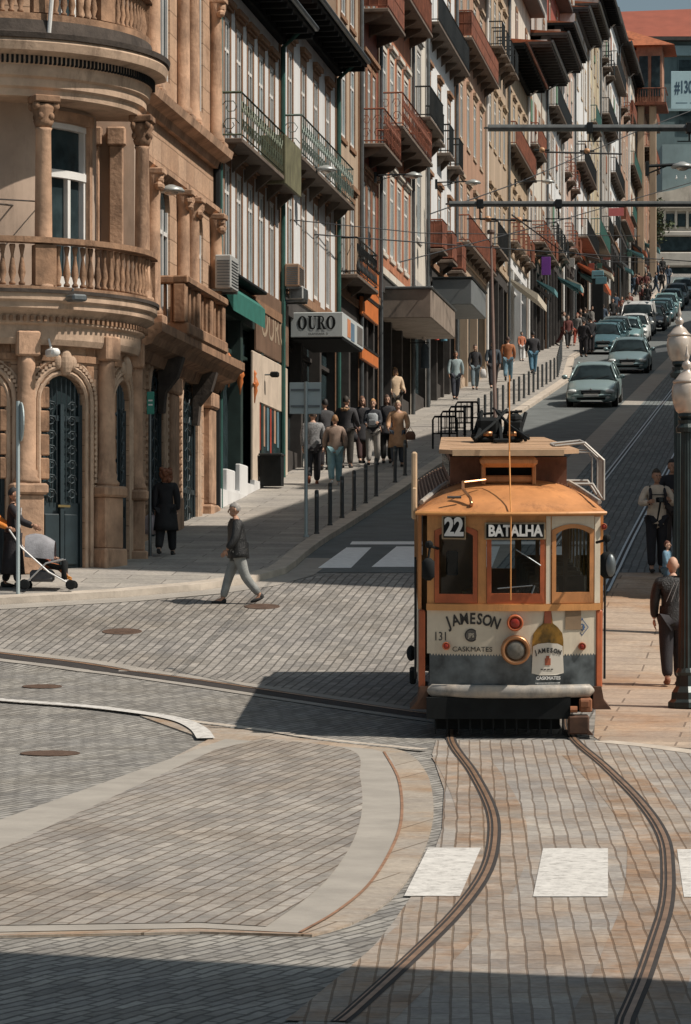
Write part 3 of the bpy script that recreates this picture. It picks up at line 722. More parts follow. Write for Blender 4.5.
def house(name, label, Y0, Y1, k, wallm, surm, framem, rows, top, ncol, roof=None, shop=None, w=1.0, right=False, balc_mats=None, margin=.55, depth=9, far=False, backcol=None, sides=True, rowmats=None):
    """rows: [(z_sill, height, balcony or None)], world z; balcony = (style, depth, 'full' | 'each', rail mat, slab mat)"""
    W = (Y1-Y0)/CA
    ox, oy = SK(k, Y0); zb = gz(Y0)-.3
    t = thing(name, label, 'building', (ox, oy, 0), -HD)
    if right: t.rotation_euler = (0, 0, -HD)
    sg = -1 if right else 1
    if right: t.scale = (-1, 1, 1)
    zg = gz(Y1)+3.9   # top of shop storey
    zs0 = min(r[0] for r in rows)-.35
    zg = min(zg, zs0)
    pitch = (W-2*margin)/ncol; cy = [margin+pitch*(i+.5) for i in range(ncol)]
    w = min(w, pitch*.62)
    mb = MB()
    edges = [0]+[e for c in cy for e in (c-w/2, c+w/2)]+[W]
    for i in range(0, len(edges), 2): mb.box(-.3, 0, edges[i], edges[i+1], zg, top)      # piers
    for c in cy:
        z = zg
        for (zs, h, b) in rows:
            mb.box(-.3, 0, c-w/2, c+w/2, z, zs); z = zs+h
        mb.box(-.3, 0, c-w/2, c+w/2, z, top)
    mb.box(-depth, -.3, 0.01, W-.01, zb, top)
    mb.build('wall', wallm, t)
    meshes = {}
    for (zs, h, b) in rows:
        if h not in meshes:
            meshes[h] = win_mesh(w, h, framem, surm, lintel=not far)
            meshes[h, 'p'] = []
            for gm in (glass_d, glass_d, glass_c, glass_b): p = MB(); p.box(-.06, -.045, -w/2, w/2, 0, h); meshes[h, 'p'].append(p.mesh('pane', gm))
        for c in cy:
            o = bpy.data.objects.new('window', meshes[h]); C.objects.link(o); o.parent = t; o.location = (0, c, zs)
            p = bpy.data.objects.new('pane', rnd.choice(meshes[h, 'p'])); C.objects.link(p); p.parent = o
        if b:
            st, dp, mode, mr, ms = b
            if mode == 'full': balcony(t, .25, W-.25, zs-.05, dp, st, mr, ms, brackets=not far or rnd.random() < .5)
            elif mode == 'each':
                for c in cy: balcony(t, c-w/2-.25, c+w/2+.25, zs-.05, dp, st, mr, ms)
            elif mode == 'half': balcony(t, .25, W*.5, zs-.05, dp, st, mr, ms)
            elif mode == 'last': balcony(t, W*.55, W-.25, zs-.05, dp, st, mr, ms)
    # corner quoins and a string course in the surround stone
    mb = MB()
    mb.box(0, .02, -.0, .24, zb, top-.01); mb.box(0, .02, W-.24, W, zb, top-.01)
    mb.box(.0, .09, .24, W-.24, zg-.05, zg+.16)
    mb.build('stone_trim', surm, t)
    # shopfront
    sh = shop or {}
    sm = sh.get('mat', darkwood); n = sh.get('n', max(2, int(W/2.2)))
    mb = MB(); gp = gz(Y0)
    mb.box(-.3, .02, 0, W, zg-.55, zg-.05)
    for i in range(n+1):
        y = W*i/n; mb.box(-.3, .05, max(0, y-.17), min(W, y+.17), zb, zg-.55)
    for i in range(n):
        y = W*(i+.5)/n; zl = gz(Y0+(y)*CA)+.12
        mb.box(-.28, -.18, y-W/n/2+.17, y-W/n/2+.25, zl, zg-.55); mb.box(-.28, -.18, y-.04, y+.04, zl, zg-.55); mb.box(-.28, -.16, y-W/n/2+.17, y+W/n/2-.17, zg-1.3, zg-1.2)
        if i % 2 == 0: mb.box(-.28, -.05, y-W/n/2+.17, y+W/n/2-.17, zl-.2, zl+.55)
    so_ = mb.build('shopfront', sm, t)
    mb = MB(); mb.box(-.26, -.24, .1, W-.1, zb, zg-.5); mb.build('pane', sh.get('glass', glass_d), so_)
    if 'awning' in sh:
        am, a0, a1, az, adp, adrop = sh['awning']
        mb = MB(); mb.add([(0,a0,az),(adp,a0,az-adrop),(adp,a1,az-adrop),(0,a1,az),(0,a0,az-.04),(adp,a0,az-adrop-.3),(adp,a1,az-adrop-.3),(0,a1,az-.04)], [(0,1,2,3),(4,7,6,5),(1,5,6,2),(0,4,5,1),(2,6,7,3)]); mb.build('awning', am, t)
    if 'sign' in sh:
        smt, a0, a1, z0, z1, dp = sh['sign']; mb = MB(); mb.bbox(.05, dp, a0, a1, z0, z1, .02); mb.build('shop_sign', smt, t)
    if far and not right:
        hr = random.Random(int(Y0*7))
        for i in range(ncol+1):      # pale pilaster strips between the bays
            y = margin+pitch*i
            if hr.random() < .7: mb = MB(); mb.box(0, .035, y-.10, y+.10, zg+.17, top-.02); mb.build('pilaster', surm if hr.random() < .5 else white_w, t)
        for i in range(2):
            y = hr.uniform(.5, W-3); cm = hr.choice([mat('awn_cream', (.5,.46,.38), .2, 3, .8), mat('awn_teal', (.10,.24,.26), .2, 3, .8), mat('awn_rust', (.38,.12,.06), .2, 3, .8), mat('awn_grey', (.28,.29,.29), .2, 3, .8), darkwood]); zz = gz(Y0+y)+hr.uniform(3.2,4.0); dpp = hr.uniform(.6,1.3); ww = hr.uniform(1.5,3)
            mb = MB(); mb.add([(0,y,zz),(dpp,y,zz-.45),(dpp,y+ww,zz-.45),(0,y+ww,zz),(0,y,zz-.04),(dpp,y,zz-.7),(dpp,y+ww,zz-.7),(0,y+ww,zz-.04)], [(0,1,2,3),(4,7,6,5),(1,5,6,2),(0,4,5,1),(2,6,7,3)]); mb.build('awning', cm, t)
        for i in range(hr.choice([0,1,1])):
            y = hr.uniform(.4, W-.4); zz = gz(Y0+y)+hr.uniform(3.0,5); sz = hr.uniform(.3,.55); cm = hr.choice([mat('sg_white', (.42,.40,.37), .1, 3, .5), mat('sg_blue', (.10,.15,.19), .1, 3, .5), mat('sg_red', (.25,.08,.06), .1, 3, .5), mat('sg_black', (.03,.03,.03), .1, 3, .5), mat('sg_green', (.06,.13,.10), .1, 3, .5)])
            mb = MB(); mb.bbox(.25, .25+sz, y-.05, y+.05, zz, zz+sz*hr.uniform(.8,1.8), .01); mb.tube([(0,y,zz+sz*.7),(.3,y,zz+sz*.7)], .02, 5); mb.build('shop_sign', cm, t)
        for i in range(3):           # blinds and cloths over railings
            r_i = hr.choice(rows); y = hr.choice(cy); cm = hr.choice([mat('blind_cream', (.5,.47,.4), .15, 3, .8), mat('blind_blue', (.18,.28,.34), .15, 3, .8), mat('blind_rust', (.30,.12,.07), .2, 3, .8), mat('blind_green', (.10,.20,.13), .2, 3, .8)])
            mb = MB(); mb.bbox(-.02, .05, y-w/2+.04, y+w/2-.04, r_i[0]+r_i[1]*hr.uniform(.3,.6), r_i[0]+r_i[1], .01); mb.build('blind', cm, t)
    # eaves and roof
    rf = roof or {}
    ov = rf.get('over', .7)*(.62 if far else 1); rm = rf.get('mat', tile); um = rf.get('under', darkwood)
    mb = MB()
    mb.bbox(-.3, .18, 0, W, top-.02, top+.22, .03)
    mb.box(-depth, ov, -.03, W+.03, top+.22, top+.36)
    nn = int(W/.8)
    for i in range(nn+1): y = .06+(W-.12)*i/max(1,nn); mb.box(.18, ov-.05, y-.05, y+.05, top+.10, top+.22)
    e = mb.build('eaves', um, t)
    mb = MB(); mb.tube([(ov+.05, -.03, top+.36), (ov+.05, W+.03, top+.36)], .07, 6); mb.build('gutter', rf.get('gut', grey_metal), e)
    rh = rf.get('h', .5 if far else 1.1)
    mb = MB(); mb.mi = 0
    mb.add([(ov, -.02, top+.361),(ov, W+.02, top+.361),(-depth/2, W+.02, top+.36+rh),(-depth/2, -.02, top+.36+rh),(-depth, -.02, top+.361),(-depth, W+.02, top+.361)], [(0,1,2,3),(3,2,5,4),(0,3,4),(1,5,2)])
    r_ = mb.build('roof', rm, t)
    if rf.get('chimney'):
        mb = MB(); mb.bbox(-3.2, -2.5, W*.3, W*.3+1, top+.5, top+rh+1.2, .03); mb.bbox(-3.3, -2.4, W*.3-.08, W*.3+1.08, top+rh+1.2, top+rh+1.35, .02); mb.build('chimney', granite, r_)
    mb = MB(); mb.tube([(.10, W-.12, gz(Y1)+.1), (.10, W-.12, top-.1), (ov*.6, W-.12, top+.28)], .06, 7); mb.build('drainpipe', rf.get('pipe', grey_metal), t)
    return t
def YX(x, k=12.6): return F*k/(796-x)
def ZR(rel): return rel+CZ
# --- the two near white houses
slab_d = mat('balcony_slab', (.15,.115,.09), .3, 3, .85, grime=.4)
gi = green_iron
teal_iron = mat('bluegreen_iron', (.13,.17,.15), .4, 5, .6, .3)
Ya, Yb_, Yc, Yd, Ye = 76.15, YX(280), YX(336), YX(359), YX(378.5)
Yf, Yg = YX(411), YX(426)
hA = house('row_house', 'white plastered house with a long green iron balcony beside the corner building', Ya, Yb_, -12.6, white_w, granite_o, white_p,
  [(ZR(8.15), 2.35, None), (ZR(11.0), 2.75, ('scroll', .50, 'full', gi, slab_d))], ZR(14.55), 5, w=.78,
  roof=dict(over=.85, pipe=green_metal, under=black_m), shop=dict(mat=mat('bottle_green_wood', (.028,.05,.045), .3, 3, .5), n=3))
hB = house('row_house', 'white plastered house with a scrolled bluish iron balcony above the grey box sign', Yb_, Yc, -12.6, white_w, granite_o, white_p,
  [(ZR(8.95), 2.45, None), (ZR(11.9), 2.75, ('scroll', .50, 'full', teal_iron, slab_d))], ZR(15.45), 4, w=.80,
  roof=dict(over=.85, pipe=green_metal, under=black_m), shop=dict(mat=darkwood, n=3))
# attic boxes above their eaves
def attic(t, W, z0, z1, m, d=.15, ncol=3, ov=.6):
    mb = MB(); mb.box(-4.5, d-.5, .05, W-.05, z0, z1); a = mb.build('attic', m, t)
    mb = MB(); mb.box(-4.7, d-.5+ov, -.02, W+.02, z1, z1+.18); mb.build('attic_eaves', darkwood, a)
    for i in range(ncol):
        y = W*(i+.5)/ncol; me = win_mesh(.9, 1.4, white_p, granite_o, lintel=False); o = bpy.data.objects.new('window', me); C.objects.link(o); o.parent = t; o.location = (d-.46, y, z0+.6)
        p = MB(); p.box(-.05, -.03, -.45, .45, 0, 1.4); p.build('pane', glass_d, o)
attic(hA, (Yb_-Ya)/CA, ZR(14.9), ZR(18.2), mat('mossy_metal', (.12,.13,.085), .4, 2, .7, grime=.5, streak=True))
attic(hB, (Yc-Yb_)/CA, ZR(15.8), ZR(19.5), white_w)
# solid panel balcony at the far end of the first house
mb = MB(); mb.bbox(.50, .58, 6.4, 9.0, ZR(10.75), ZR(11.9), .01); mb.bbox(0, .55, 6.4, 6.46, ZR(10.75), ZR(11.9), .01); mb.build('balcony_screen', mat('ochre_green_panel', (.16,.155,.09), .4, 3, .7, grime=.6), hA)
red_t = mat('red_tile_wall', (.30,.09,.06), .35, 3, .6, grime=.5)
tan_w = mat('tan_render', (.43,.33,.24), .2, 1.2, .85, grime=.4, streak=True)
pale_w = mat('pale_render', (.58,.54,.47), .15, 1.2, .85, grime=.45, streak=True)
ochre_w = mat('ochre_render', (.45,.34,.23), .25, 1.2, .85, grime=.5, streak=True)
blue_w = mat('bluegrey_tile', (.28,.34,.36), .2, 2, .6, grime=.4)
rose_w = mat('rose_render', (.48,.34,.27), .2, 1.2, .85, grime=.5, streak=True)
yel_w = mat('yellow_render', (.48,.41,.28), .2, 1.2, .85, grime=.5, streak=True)
grey_w = mat('grey_stone_wall', (.40,.385,.36), .22, 2, .85, grime=.5, streak=True)
orange_w = mat('orange_render', (.41,.25,.17), .25, 1.2, .8, grime=.4, streak=True)
redwood = mat('red_lacquer', (.33,.06,.035), .3, 3, .5)
house('row_house', 'narrow tan stone house with a low dark balcony between white and red houses', Yc, Yd, -12.6, tan_w, granite_o, white_p,
  [(ZR(10.1), 2.3, ('diamond', .55, 'full', dark_metal, slab_d)), (ZR(14.0), 2.2, None), (ZR(17.4), 2.3, None)], ZR(21.2), 2, w=1.0, shop=dict(mat=darkwood, n=2))
house('row_house', 'red tiled house with a rust coloured iron balcony and red shop signs', Yd, Ye, -12.6, red_t, granite_o, white_p,
  [(ZR(10.8), 2.6, None), (ZR(14.4), 2.4, ('scroll', .7, 'full', rust_metal, slab_d)), (ZR(18.3), 2.3, ('panel', .8, 'full', rust_metal, slab_d))], ZR(21.8), 3, shop=dict(mat=darkwood, n=3))
house('row_house', 'orange brown house with grey streaks, rust balcony and tall narrow windows', Ye, Yf, -12.6, mat('brick_orange', (.42,.17,.09), .3, 2, .8, grime=.7, streak=True), pale_w, white_p,
  [(ZR(11.9), 2.4, None), (ZR(15.6), 2.4, ('scroll', .7, 'full', rust_metal, slab_d)), (ZR(19.8), 2.2, ('bars', .7, 'full', rust_metal, slab_d))], ZR(23.2), 4, shop=dict(mat=darkwood, n=3))
house('row_house', 'very narrow pale streaked house with one bay and a black railed balcony', Yf, Yg, -12.6, pale_w, grey_w, white_p,
  [(ZR(13.4), 2.4, None), (ZR(17.2), 2.4, ('bars', .6, 'full', dark_metal, slab_d)), (ZR(21.2), 2.2, None)], ZR(24.6), 1, w=1.1, shop=dict(n=1))
specs = [  # x end, wall, surround, rail, label, rows, storey h, top offset, over
 (455, white_w, granite_o, dark_metal, 'white house with black barred balconies and a rusty panel balcony below', 4, 3, ['panel','bars','bars','bars'], slab_d, .7),
 (484, orange_w, tan_w, rust_metal, 'tan and orange house carrying red panelled balconies above the grey canopies', 4, 4, ['bars',None,'panel','bars'], slab_d, 1.0),
 (505, tan_w, ochre_w, dark_metal, 'tall tan house with fluted stone pilasters behind the pipe ends', 4, 4, ['bars',None,'bars',None], slab_d, .8),
 (527, ochre_w, tan_w, rust_metal, 'ochre house with a rust coloured eaves line and wooden balconies', 4, 4, ['bars','bars',None,'bars'], slab_d, .9),
 (545, pale_w, granite_o, rust_metal, 'pale house under the widest black eaves of the row', 3, 4, ['bars','bars','scroll',None], slab_d, 1.8),
 (560, white_w, granite, dark_metal, 'white house with black eaves and grey attic beside the widest eaves', 4, 4, ['bars',None,'bars','bars'], slab_d, 1.7),
 (574, rose_w, white_w, rust_metal, 'rose coloured house with white quoins and rust railings', 4, 3, ['bars','scroll',None,'bars'], slab_d, 1.2),
 (587, white_w, ochre_w, dark_metal, 'slim white house with ochre trim above the orange awning', 5, 3, ['bars','bars',None,'bars','bars'], slab_d, 1.3),
 (598, yel_w, tan_w, green_metal, 'yellow rendered house with green railings high on the hill', 5, 3, ['bars',None,'bars',None,'bars'], slab_d, 1.0),
 (608, grey_w, granite, dark_metal, 'grey stone house with a red panelled top balcony', 6, 3, ['bars',None,'bars','bars','panel',None], slab_d, 1.4),
 (618, white_w, granite_o, dark_metal, 'tall white house whose top touches the sky above the hill', 6, 3, ['bars','bars',None,'bars','bars','bars'], slab_d, 1.0),
 (627, orange_w, pale_w, rust_metal, 'orange house with pale trim near the top of the hill', 5, 3, ['panel',None,'bars','bars',None], slab_d, 1.3),
 (635, pale_w, tan_w, green_metal, 'pale house with green panels near the top of the hill', 5, 3, ['bars','bars','panel',None,'bars'], slab_d, 1.1)]
redwood2 = mat('red_cladding', (.28,.07,.045), .3, 2, .7, grime=.4)
y0 = Yg
hts = [24.8, 26.3, 28.5, 25.8, 28.0, 30.5, 33, 36, 38.5, 41.5, 42.5, 42.5, 43.5]
extras = {484: dict(shop=dict(n=4, mat=tan_w)), 560: dict(shop=dict(n=4, mat=darkwood, sign=(mat('purple_banner', (.16,.05,.30), .15, 3, .6), 2.0, 2.15, 0, 1, .9)))}
for i, (xe, wm, sm_2, rm, lab, nr, nc, bal, slab, ov) in enumerate(specs):
    y1 = F*12.75/(796-xe); topz = ZR(hts[i]); base = gz(y1)+.12+3.9
    nr = max(2, int((topz-base)/3.35)); sh = (topz-base-.2)/nr
    rows = []
    for j in range(nr):
        zz = base+.35+j*sh; st = bal[j % len(bal)]
        rows.append((zz+(.0 if st else .25), min(2.3, sh-1.0)-(.0 if st else .25), (st, rnd.choice([.45,.55,.7]), 'full' if rnd.random() < .4 else ('half' if rnd.random() < .5 else 'each'), rust_metal if st == 'panel' else rm, slab) if st else None))
    ex = {}
    if xe == 587: ex = dict(awning=(mat('orange_awning', (.55,.13,.05), .15, 3, .6), .3, 11, gz(y0)+4.4, 1.5, .7))
    if xe == 484: ex = dict(mat=tan_w)
    if xe == 527: ex = dict(mat=white_w, awning=(mat('cream_awning', (.6,.55,.45), .15, 3, .7), .5, 6, gz(y0)+4.2, 1.4, .8))
    last = house('row_house', lab, y0, y1, -12.75+.05*(i % 3), wm, sm_2, white_p, rows, topz, nc, roof=dict(over=ov, chimney=i % 2 == 0, under=darkwood if i % 3 else black_m, gut=rust_metal if xe in (527, 505) else grey_metal, pipe=white_p if i % 2 else grey_metal), shop=dict(n=3, **ex) if ex else None, far=xe > 540)
    if xe in (527, 545, 560, 574, 587, 608): attic(bpy.data.objects[last.name], (y1-y0)/CA, topz+.3, topz+{527:5,545:3.6,560:4.2,574:3.0,587:4.5,608:2.4}[xe], {527: rose_w, 545: pale_w, 560: grey_w, 574: redwood2, 587: grey_w, 608: white_w}[xe], d=-.3, ncol=2, ov=.75)
    y0 = y1
# last house juts forward: blue-grey end wall, brown glazed balconies, orange hipped roof
yl = y0; gl = gz(yl)
t = house('row_house', 'last house of the row with a blue grey end wall and orange hipped roof', yl, yl+16, -12.2, mat('russet_stone', (.38,.20,.13), .25, 2, .85, grime=.5), tan_w, white_p, [(gl+4.6+i*3.4, 2.2, ('bars', .8, 'full', rust_metal, slab_d) if i > 1 else None) for i in range(4)], gl+19.0, 3, roof=dict(over=.8, h=2.0), far=True)
mb = MB(); mb.bbox(-3.0, -.9, -.12, 0, gl+6, gl+16.5, .03); mb.build('end_panel', mat('teal_render', (.22,.36,.42), .12, 2, .7), t)
for xs in (-.35, .6):
    mb = MB(); mb.bbox(xs, xs+.55, -.3, -.02, gl+1, gl+14.5, .05); mb.build('pilaster', tan_w, t)
mb = MB(); mb.box(-.4, 1.6, -.5, 4, gl+14.6, gl+19.2); bay = mb.build('bay', mat('russet_stone', (.38,.20,.13)), t)
for i in range(2):
    mb = MB(); mb.bbox(-.2+i*.95, .5+i*.95, -.56, -.5, gl+15.2, gl+18.4, .02); mb.build('bay_window', glass_d, bay)
mb = MB(); mb.tube([(-.5,-.9,gl+15.8),(1.9,-.9,gl+15.8),(1.9,3,gl+15.8)], .05, 5)
for i in range(13): mb.tube([(-.5+.2*i,-.9,gl+14.7),(-.5+.2*i,-.9,gl+15.8)], .025, 4)
mb.box(-.5,1.95,-.95,4,gl+14.5,gl+14.7); mb.build('bay_balcony', rust_metal, bay)
mb = MB(); mb.add([(-4.5,-1,gl+19.2),(2.6,-1,gl+19.2),(2.6,5,gl+19.2),(-4.5,5,gl+19.2),(-1.5,2,gl+21.0)], [(0,1,4),(1,2,4),(2,3,4),(3,0,4),(0,3,2,1)]); mb.build('bay_roof', tile, t)
# ---------------------------------------------------------------- street-level pieces on the near facades
def fthing(name, label, cat, x=None, k=-12.6, Y=None, z=None, group=None, off=0):
    Y = Y if Y else YX(x, -k); X_, Y_ = SK(k+off, Y)
    return thing(name, label, cat, (X_, Y_, gz(Y)+.12 if z is None else z), -HD, group)
# green awning over the first shop
t = fthing('awning', 'dark green shop awning between the stone balcony and the white house', 'awning', x=219, z=0)
mb = MB(); a = ZR(7.62)
mb.add([(0,0,a+.35),(.32,0,a+.02),(.32,4.6,a+.02),(0,4.6,a+.35),(0,0,a+.29),(.32,0,a-.42),(.32,4.6,a-.42),(0,4.6,a+.29)], [(0,1,2,3),(4,7,6,5),(1,5,6,2),(0,4,5,1),(2,6,7,3),(0,3,7,4)])
mb.build('canvas', mat('awning_green', (.03,.16,.13), .25, 3, .7), t); mb = MB(); mb.bbox(-.0, .36, -.05, 4.65, a+.36, a+.44, .02); mb.build('hood', black_m, t)
for i, xx in enumerate((226, 237.5, 252)):
    t = fthing('hanging_ornament', 'orange hanging ornament on the dark green shopfront, %s from the corner building' % ('first','second','third')[i], 'decoration', x=xx, off=.06, z=ZR(5.95-.05*i), group='orange ornaments on the green shop')
    t.scale = (.62,.62,.72)
    mb = MB(); mb.smooth = True; mb.lathe([(.02,.55),(.09,.45),(.05,.36),(.13,.2),(.17,.1),(.1,0),(.12,-.12),(.05,-.3),(.02,-.5)], 8); mb.ell((.0,.13,.1), (.06,.1,.05), 6, 5); mb.ell((0,-.13,.1), (.06,.1,.05), 6, 5); mb.build('body', mat('ornament_orange', (.58,.18,.05), .3, 6, .6), t)
# green shop white plinths
hs = []
t = fthing('shop_plinth', 'white painted stepped plinth under the dark green shop windows', 'plinth', x=213, z=gz(76.5))
for s0_, s1_, zt in ((1.2,2.3,.95),(3.0,4.1,1.15)): mb = MB(); mb.bbox(.0, .12, s0_, s1_, -.2, zt, .02); mb.build('block', white_w, t)
mb = MB(); mb.box(0, .14, .2, 9.2, -.3, .12+.35); 
for i in range(9): mb.box(0, .10, .2+i, 1.2+i, .0, .3+.117*i)
mb.build('base', white_w, t)
# cream shop with big brown panel above it
t = fthing('sign_panel', 'large brown sign panel above the cream shopfront, reflected capitals painted on it', 'sign', x=254, z=0)
pl_ = mat('brown_panel', (.20,.125,.085), .25, 1.5, .5, grime=.4)
mb = MB(); mb.bbox(.0, .06, 0, 5.2, ZR(6.75), ZR(8.25), .01); mb.build('board', pl_, t)
textobj('OURO', 1.0, mat('reflection_tan', (.36,.28,.2)), t, (.063, 2.7, ZR(7.45)), (PI/2, 0, PI/2), sx=1.4)  # the box sign's reflection, painted on the panel as tan letters
t = fthing('shop_surround', 'cream stone shop surround with red display posters behind glass', 'shopfront', x=252, z=0)
gg = gz(YX(256)); mb = MB(); mb.bbox(-.02,.05,-.1,.85,gg,ZR(6.7),.02); mb.bbox(-.02,.05,4.5,5.4,gg,ZR(6.7),.02); mb.bbox(-.02,.06,.85,4.5,ZR(5.55),ZR(6.7),.02); mb.box(-.02,.045,.85,4.5,gg,gg+.75); mb.build('surround', mat('cream_stone', (.60,.50,.40), .15, 2, .8, grime=.3), t)
mb = MB(); mb.box(.0,.022,.85,4.5,gg+.7,ZR(5.6)); pn = mb.build('pane', glass_d, t)
pr = random.Random(4)
for i in range(6):
    mb = MB(); y = 1.0+.55*i+pr.uniform(0,.1); z = gg+1.0+pr.uniform(0,.4); mb.box(.024,.026+.0007*i,y,y+pr.uniform(.14,.3),z,z+pr.uniform(1.2,2.2)); mb.build('poster', mat('poster%d' % (i % 3), [(.5,.07,.04),(.5,.3,.2),(.14,.25,.3)][i % 3], .2, 4, .5), t)
MATS['poster0'].name = 'poster_red'
# OURO box sign
kx = -11.45; Yo = 87.5
t = thing('box_sign', 'pale grey box sign with large black capitals projecting over the pavement', 'sign', (*SK(kx, Yo), ZR(7.58)), -HD)
sg = mat('sign_white', (.52,.56,.56), .06, 2, .5)
mb = MB(); mb.bbox(-1.2, .12, 0, 4.2, 0, .62, .015); bx_ = mb.build('box', sg, t)
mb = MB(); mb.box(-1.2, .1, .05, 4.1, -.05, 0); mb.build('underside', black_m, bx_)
# heavy display capitals built as shapes
def glyph(mb, ch, x, h):
    def ring(cx_, rx, ry, ix, iy):
        n = 24; o_ = [(cx_+rx*math.cos(2*PI*i/n), h/2+ry*math.sin(2*PI*i/n)) for i in range(n)]; i_ = [(cx_+ix*math.cos(2*PI*i/n), h/2+iy*math.sin(2*PI*i/n)) for i in range(n)]
        mb.add([(a, -.006, b) for a, b in o_+i_], [(k, (k+1)%n, n+(k+1)%n, n+k) for k in range(n)])
    def q(*p): mb.add([(a, -.006-.00002*len(mb.v), b) for a, b in p], [tuple(range(len(p)))])
    if ch == 'O': ring(x+.17, .17, h/2, .07, h/2-.03)
    if ch == 'U':
        q((x,h),(x+.15,h),(x+.15,h-.03),(x,h-.03)); q((x+.03,h),(x+.12,h),(x+.12,.12),(x+.03,.12)); q((x+.2,h),(x+.32,h),(x+.32,h-.03),(x+.2,h-.03)); q((x+.245,h),(x+.275,h),(x+.275,.12),(x+.245,.12))
        q((x+.03,.13),(x+.12,.13),(x+.14,.05),(x+.18,.03),(x+.16,0),(x+.08,.015),(x+.04,.06)); q((x+.275,.13),(x+.245,.13),(x+.22,.05),(x+.17,.03),(x+.16,0),(x+.22,.01),(x+.26,.05))
    if ch == 'R':
        q((x,h),(x+.16,h),(x+.16,h-.03),(x,h-.03)); q((x+.03,h),(x+.12,h),(x+.12,0),(x+.03,0)); q((x,.03),(x+.15,.03),(x+.15,0),(x,0))
        n = 12; c_ = (x+.15, h*.74); rr = h*.26
        mb.add([(c_[0]+rr*1.15*math.cos(a), -.0065, c_[1]+rr*math.sin(a)) for a in [PI/2-PI*i/n for i in range(n+1)]]+[(c_[0]+rr*.5*math.cos(a), -.0065, c_[1]+rr*.75*math.sin(a)) for a in [PI/2-PI*i/n for i in range(n+1)]], [(i,i+1,n+2+i,n+1+i) for i in range(n)])
        q((x+.12,h*.52),(x+.19,h*.52),(x+.30,.03),(x+.33,.03),(x+.33,0),(x+.22,0))
mb = MB(); xx = -1.02
for ch, wd in (('O',.40),('U',.36),('R',.35),('O',.36)): glyph(mb, ch, xx-.0, .34); xx += wd*.72+.02 if False else wd*.98-.02
for i in range(len(mb.v)): x_, y_, z_ = mb.v[i]; mb.v[i] = (-1.02+(x_+1.02)*.70+.0, y_, z_+.19)
mb.build('lettering', black_m, t)
textobj('OURIVESARIA  D', .075, dark_metal, t, (-.5, -.016, .075), (PI/2, 0, 0), sx=.9)
mb = MB(); mb.box(.12,.128,.9,1.5,.08,.54); mb.build('picture', mat('sign_orange', (.6,.25,.12)), t); mb = MB(); mb.box(.12,.128,1.6,2.3,.05,.5); mb.build('picture', mat('sign_blue', (.12,.2,.28)), t)
mb = MB(); mb.box(.12,.128,2.9,4.0,.08,.54); mb.build('picture', mat('sign_dark', (.14,.13,.12)), t)
# the two grey canopies
def canopy(label, kx, Yn, Yf_, z0, z1, wproj, m, under):
    t = thing('canopy', label, 'canopy', (*SK(kx, Yn), z0), -HD)
    mb = MB(); mb.bbox(-wproj, 0, 0, (Yf_-Yn)/CA, 0, z1-z0, .03); mb.build('fascia', m, t)
    mb = MB(); mb.bbox(-wproj, .05, -.05, (Yf_-Yn)/CA+.05, z1-z0, z1-z0+.07, .02); mb.build('capping', under, t); return t
canopy('weathered brownish grey canopy, the nearer of two over the shops', -11.15, 107, 114.5, ZR(9.85), ZR(10.75), 1.6, mat('canopy_stone', (.27,.22,.18), .3, 1.5, .7, grime=.6), grey_metal)
canopy('smooth dark grey canopy, the farther of two over the shops', -11.25, 121.5, 127, ZR(11.65), ZR(12.55), 1.4, mat('canopy_grey', (.16,.175,.18), .12, 2, .6), dark_metal)
# small hanging flags and fascia signs
for (x, k_, y_, z0, z1, w_, col, lab) in [(369, -12.46, None, 320, 302, .5, (.6,.18,.05), 'orange shop sign low on the red tiled house'), (369.5, -12.45, None, 299, 268, .6, (.5,.05,.03), 'bright red shop sign on the red tiled house'), (369, -12.44, None, 364, 352, .7, (.42,.08,.05), 'long thin red shop fascia under the orange sign')]:
    Y = YX(x, -k_); t = thing('shop_sign', lab, 'sign', (*SK(k_, Y), CZ+(HY-z0)*Y/F), -HD); mb = MB(); mb.bbox(-.05, .05, -1.9, 1.9, 0, (z0-z1)*Y/F, .02); mb.build('board', mat('sgn%d' % x, col, .2, 3, .5), t); mb = MB(); mb.bbox(-.05, .08, -1.95, 1.95, (z0-z1)*Y/F, (z0-z1)*Y/F+.06, .01); mb.build('frame', dark_metal, t)
for (x, k_, yb, yt, wpx, col, lab) in [(546, -11.9, 275, 257, 9, (.16,.04,.30), 'square purple sign sticking out above the pavement'), (616, -10.8, 216, 208, 15, (.50,.14,.14), 'faded pink rectangular sign near the hilltop'), (601, -9.6, 284, 277, 11, (.10,.22,.26), 'small blue street panel on a dark post')]:
    Y = F*(-k_)/(796-x); t = thing('hanging_sign', lab, 'sign', (*SK(k_, Y), CZ+(HY-yb)*Y/F), -HD); w_ = wpx*Y/F; mb = MB(); mb.bbox(-w_/2, w_/2, -.05, .05, 0, (yb-yt)*Y/F, .01); mb.build('board', mat('hs%d' % x, col, .15, 3, .5), t)
    mb = MB(); mb.tube([(-w_/2-(.8 if x < 600 else .1), 0, (yb-yt)*Y/F+.06), (w_/2, 0, (yb-yt)*Y/F+.06)], .03, 6); mb.build('arm', dark_metal, t)
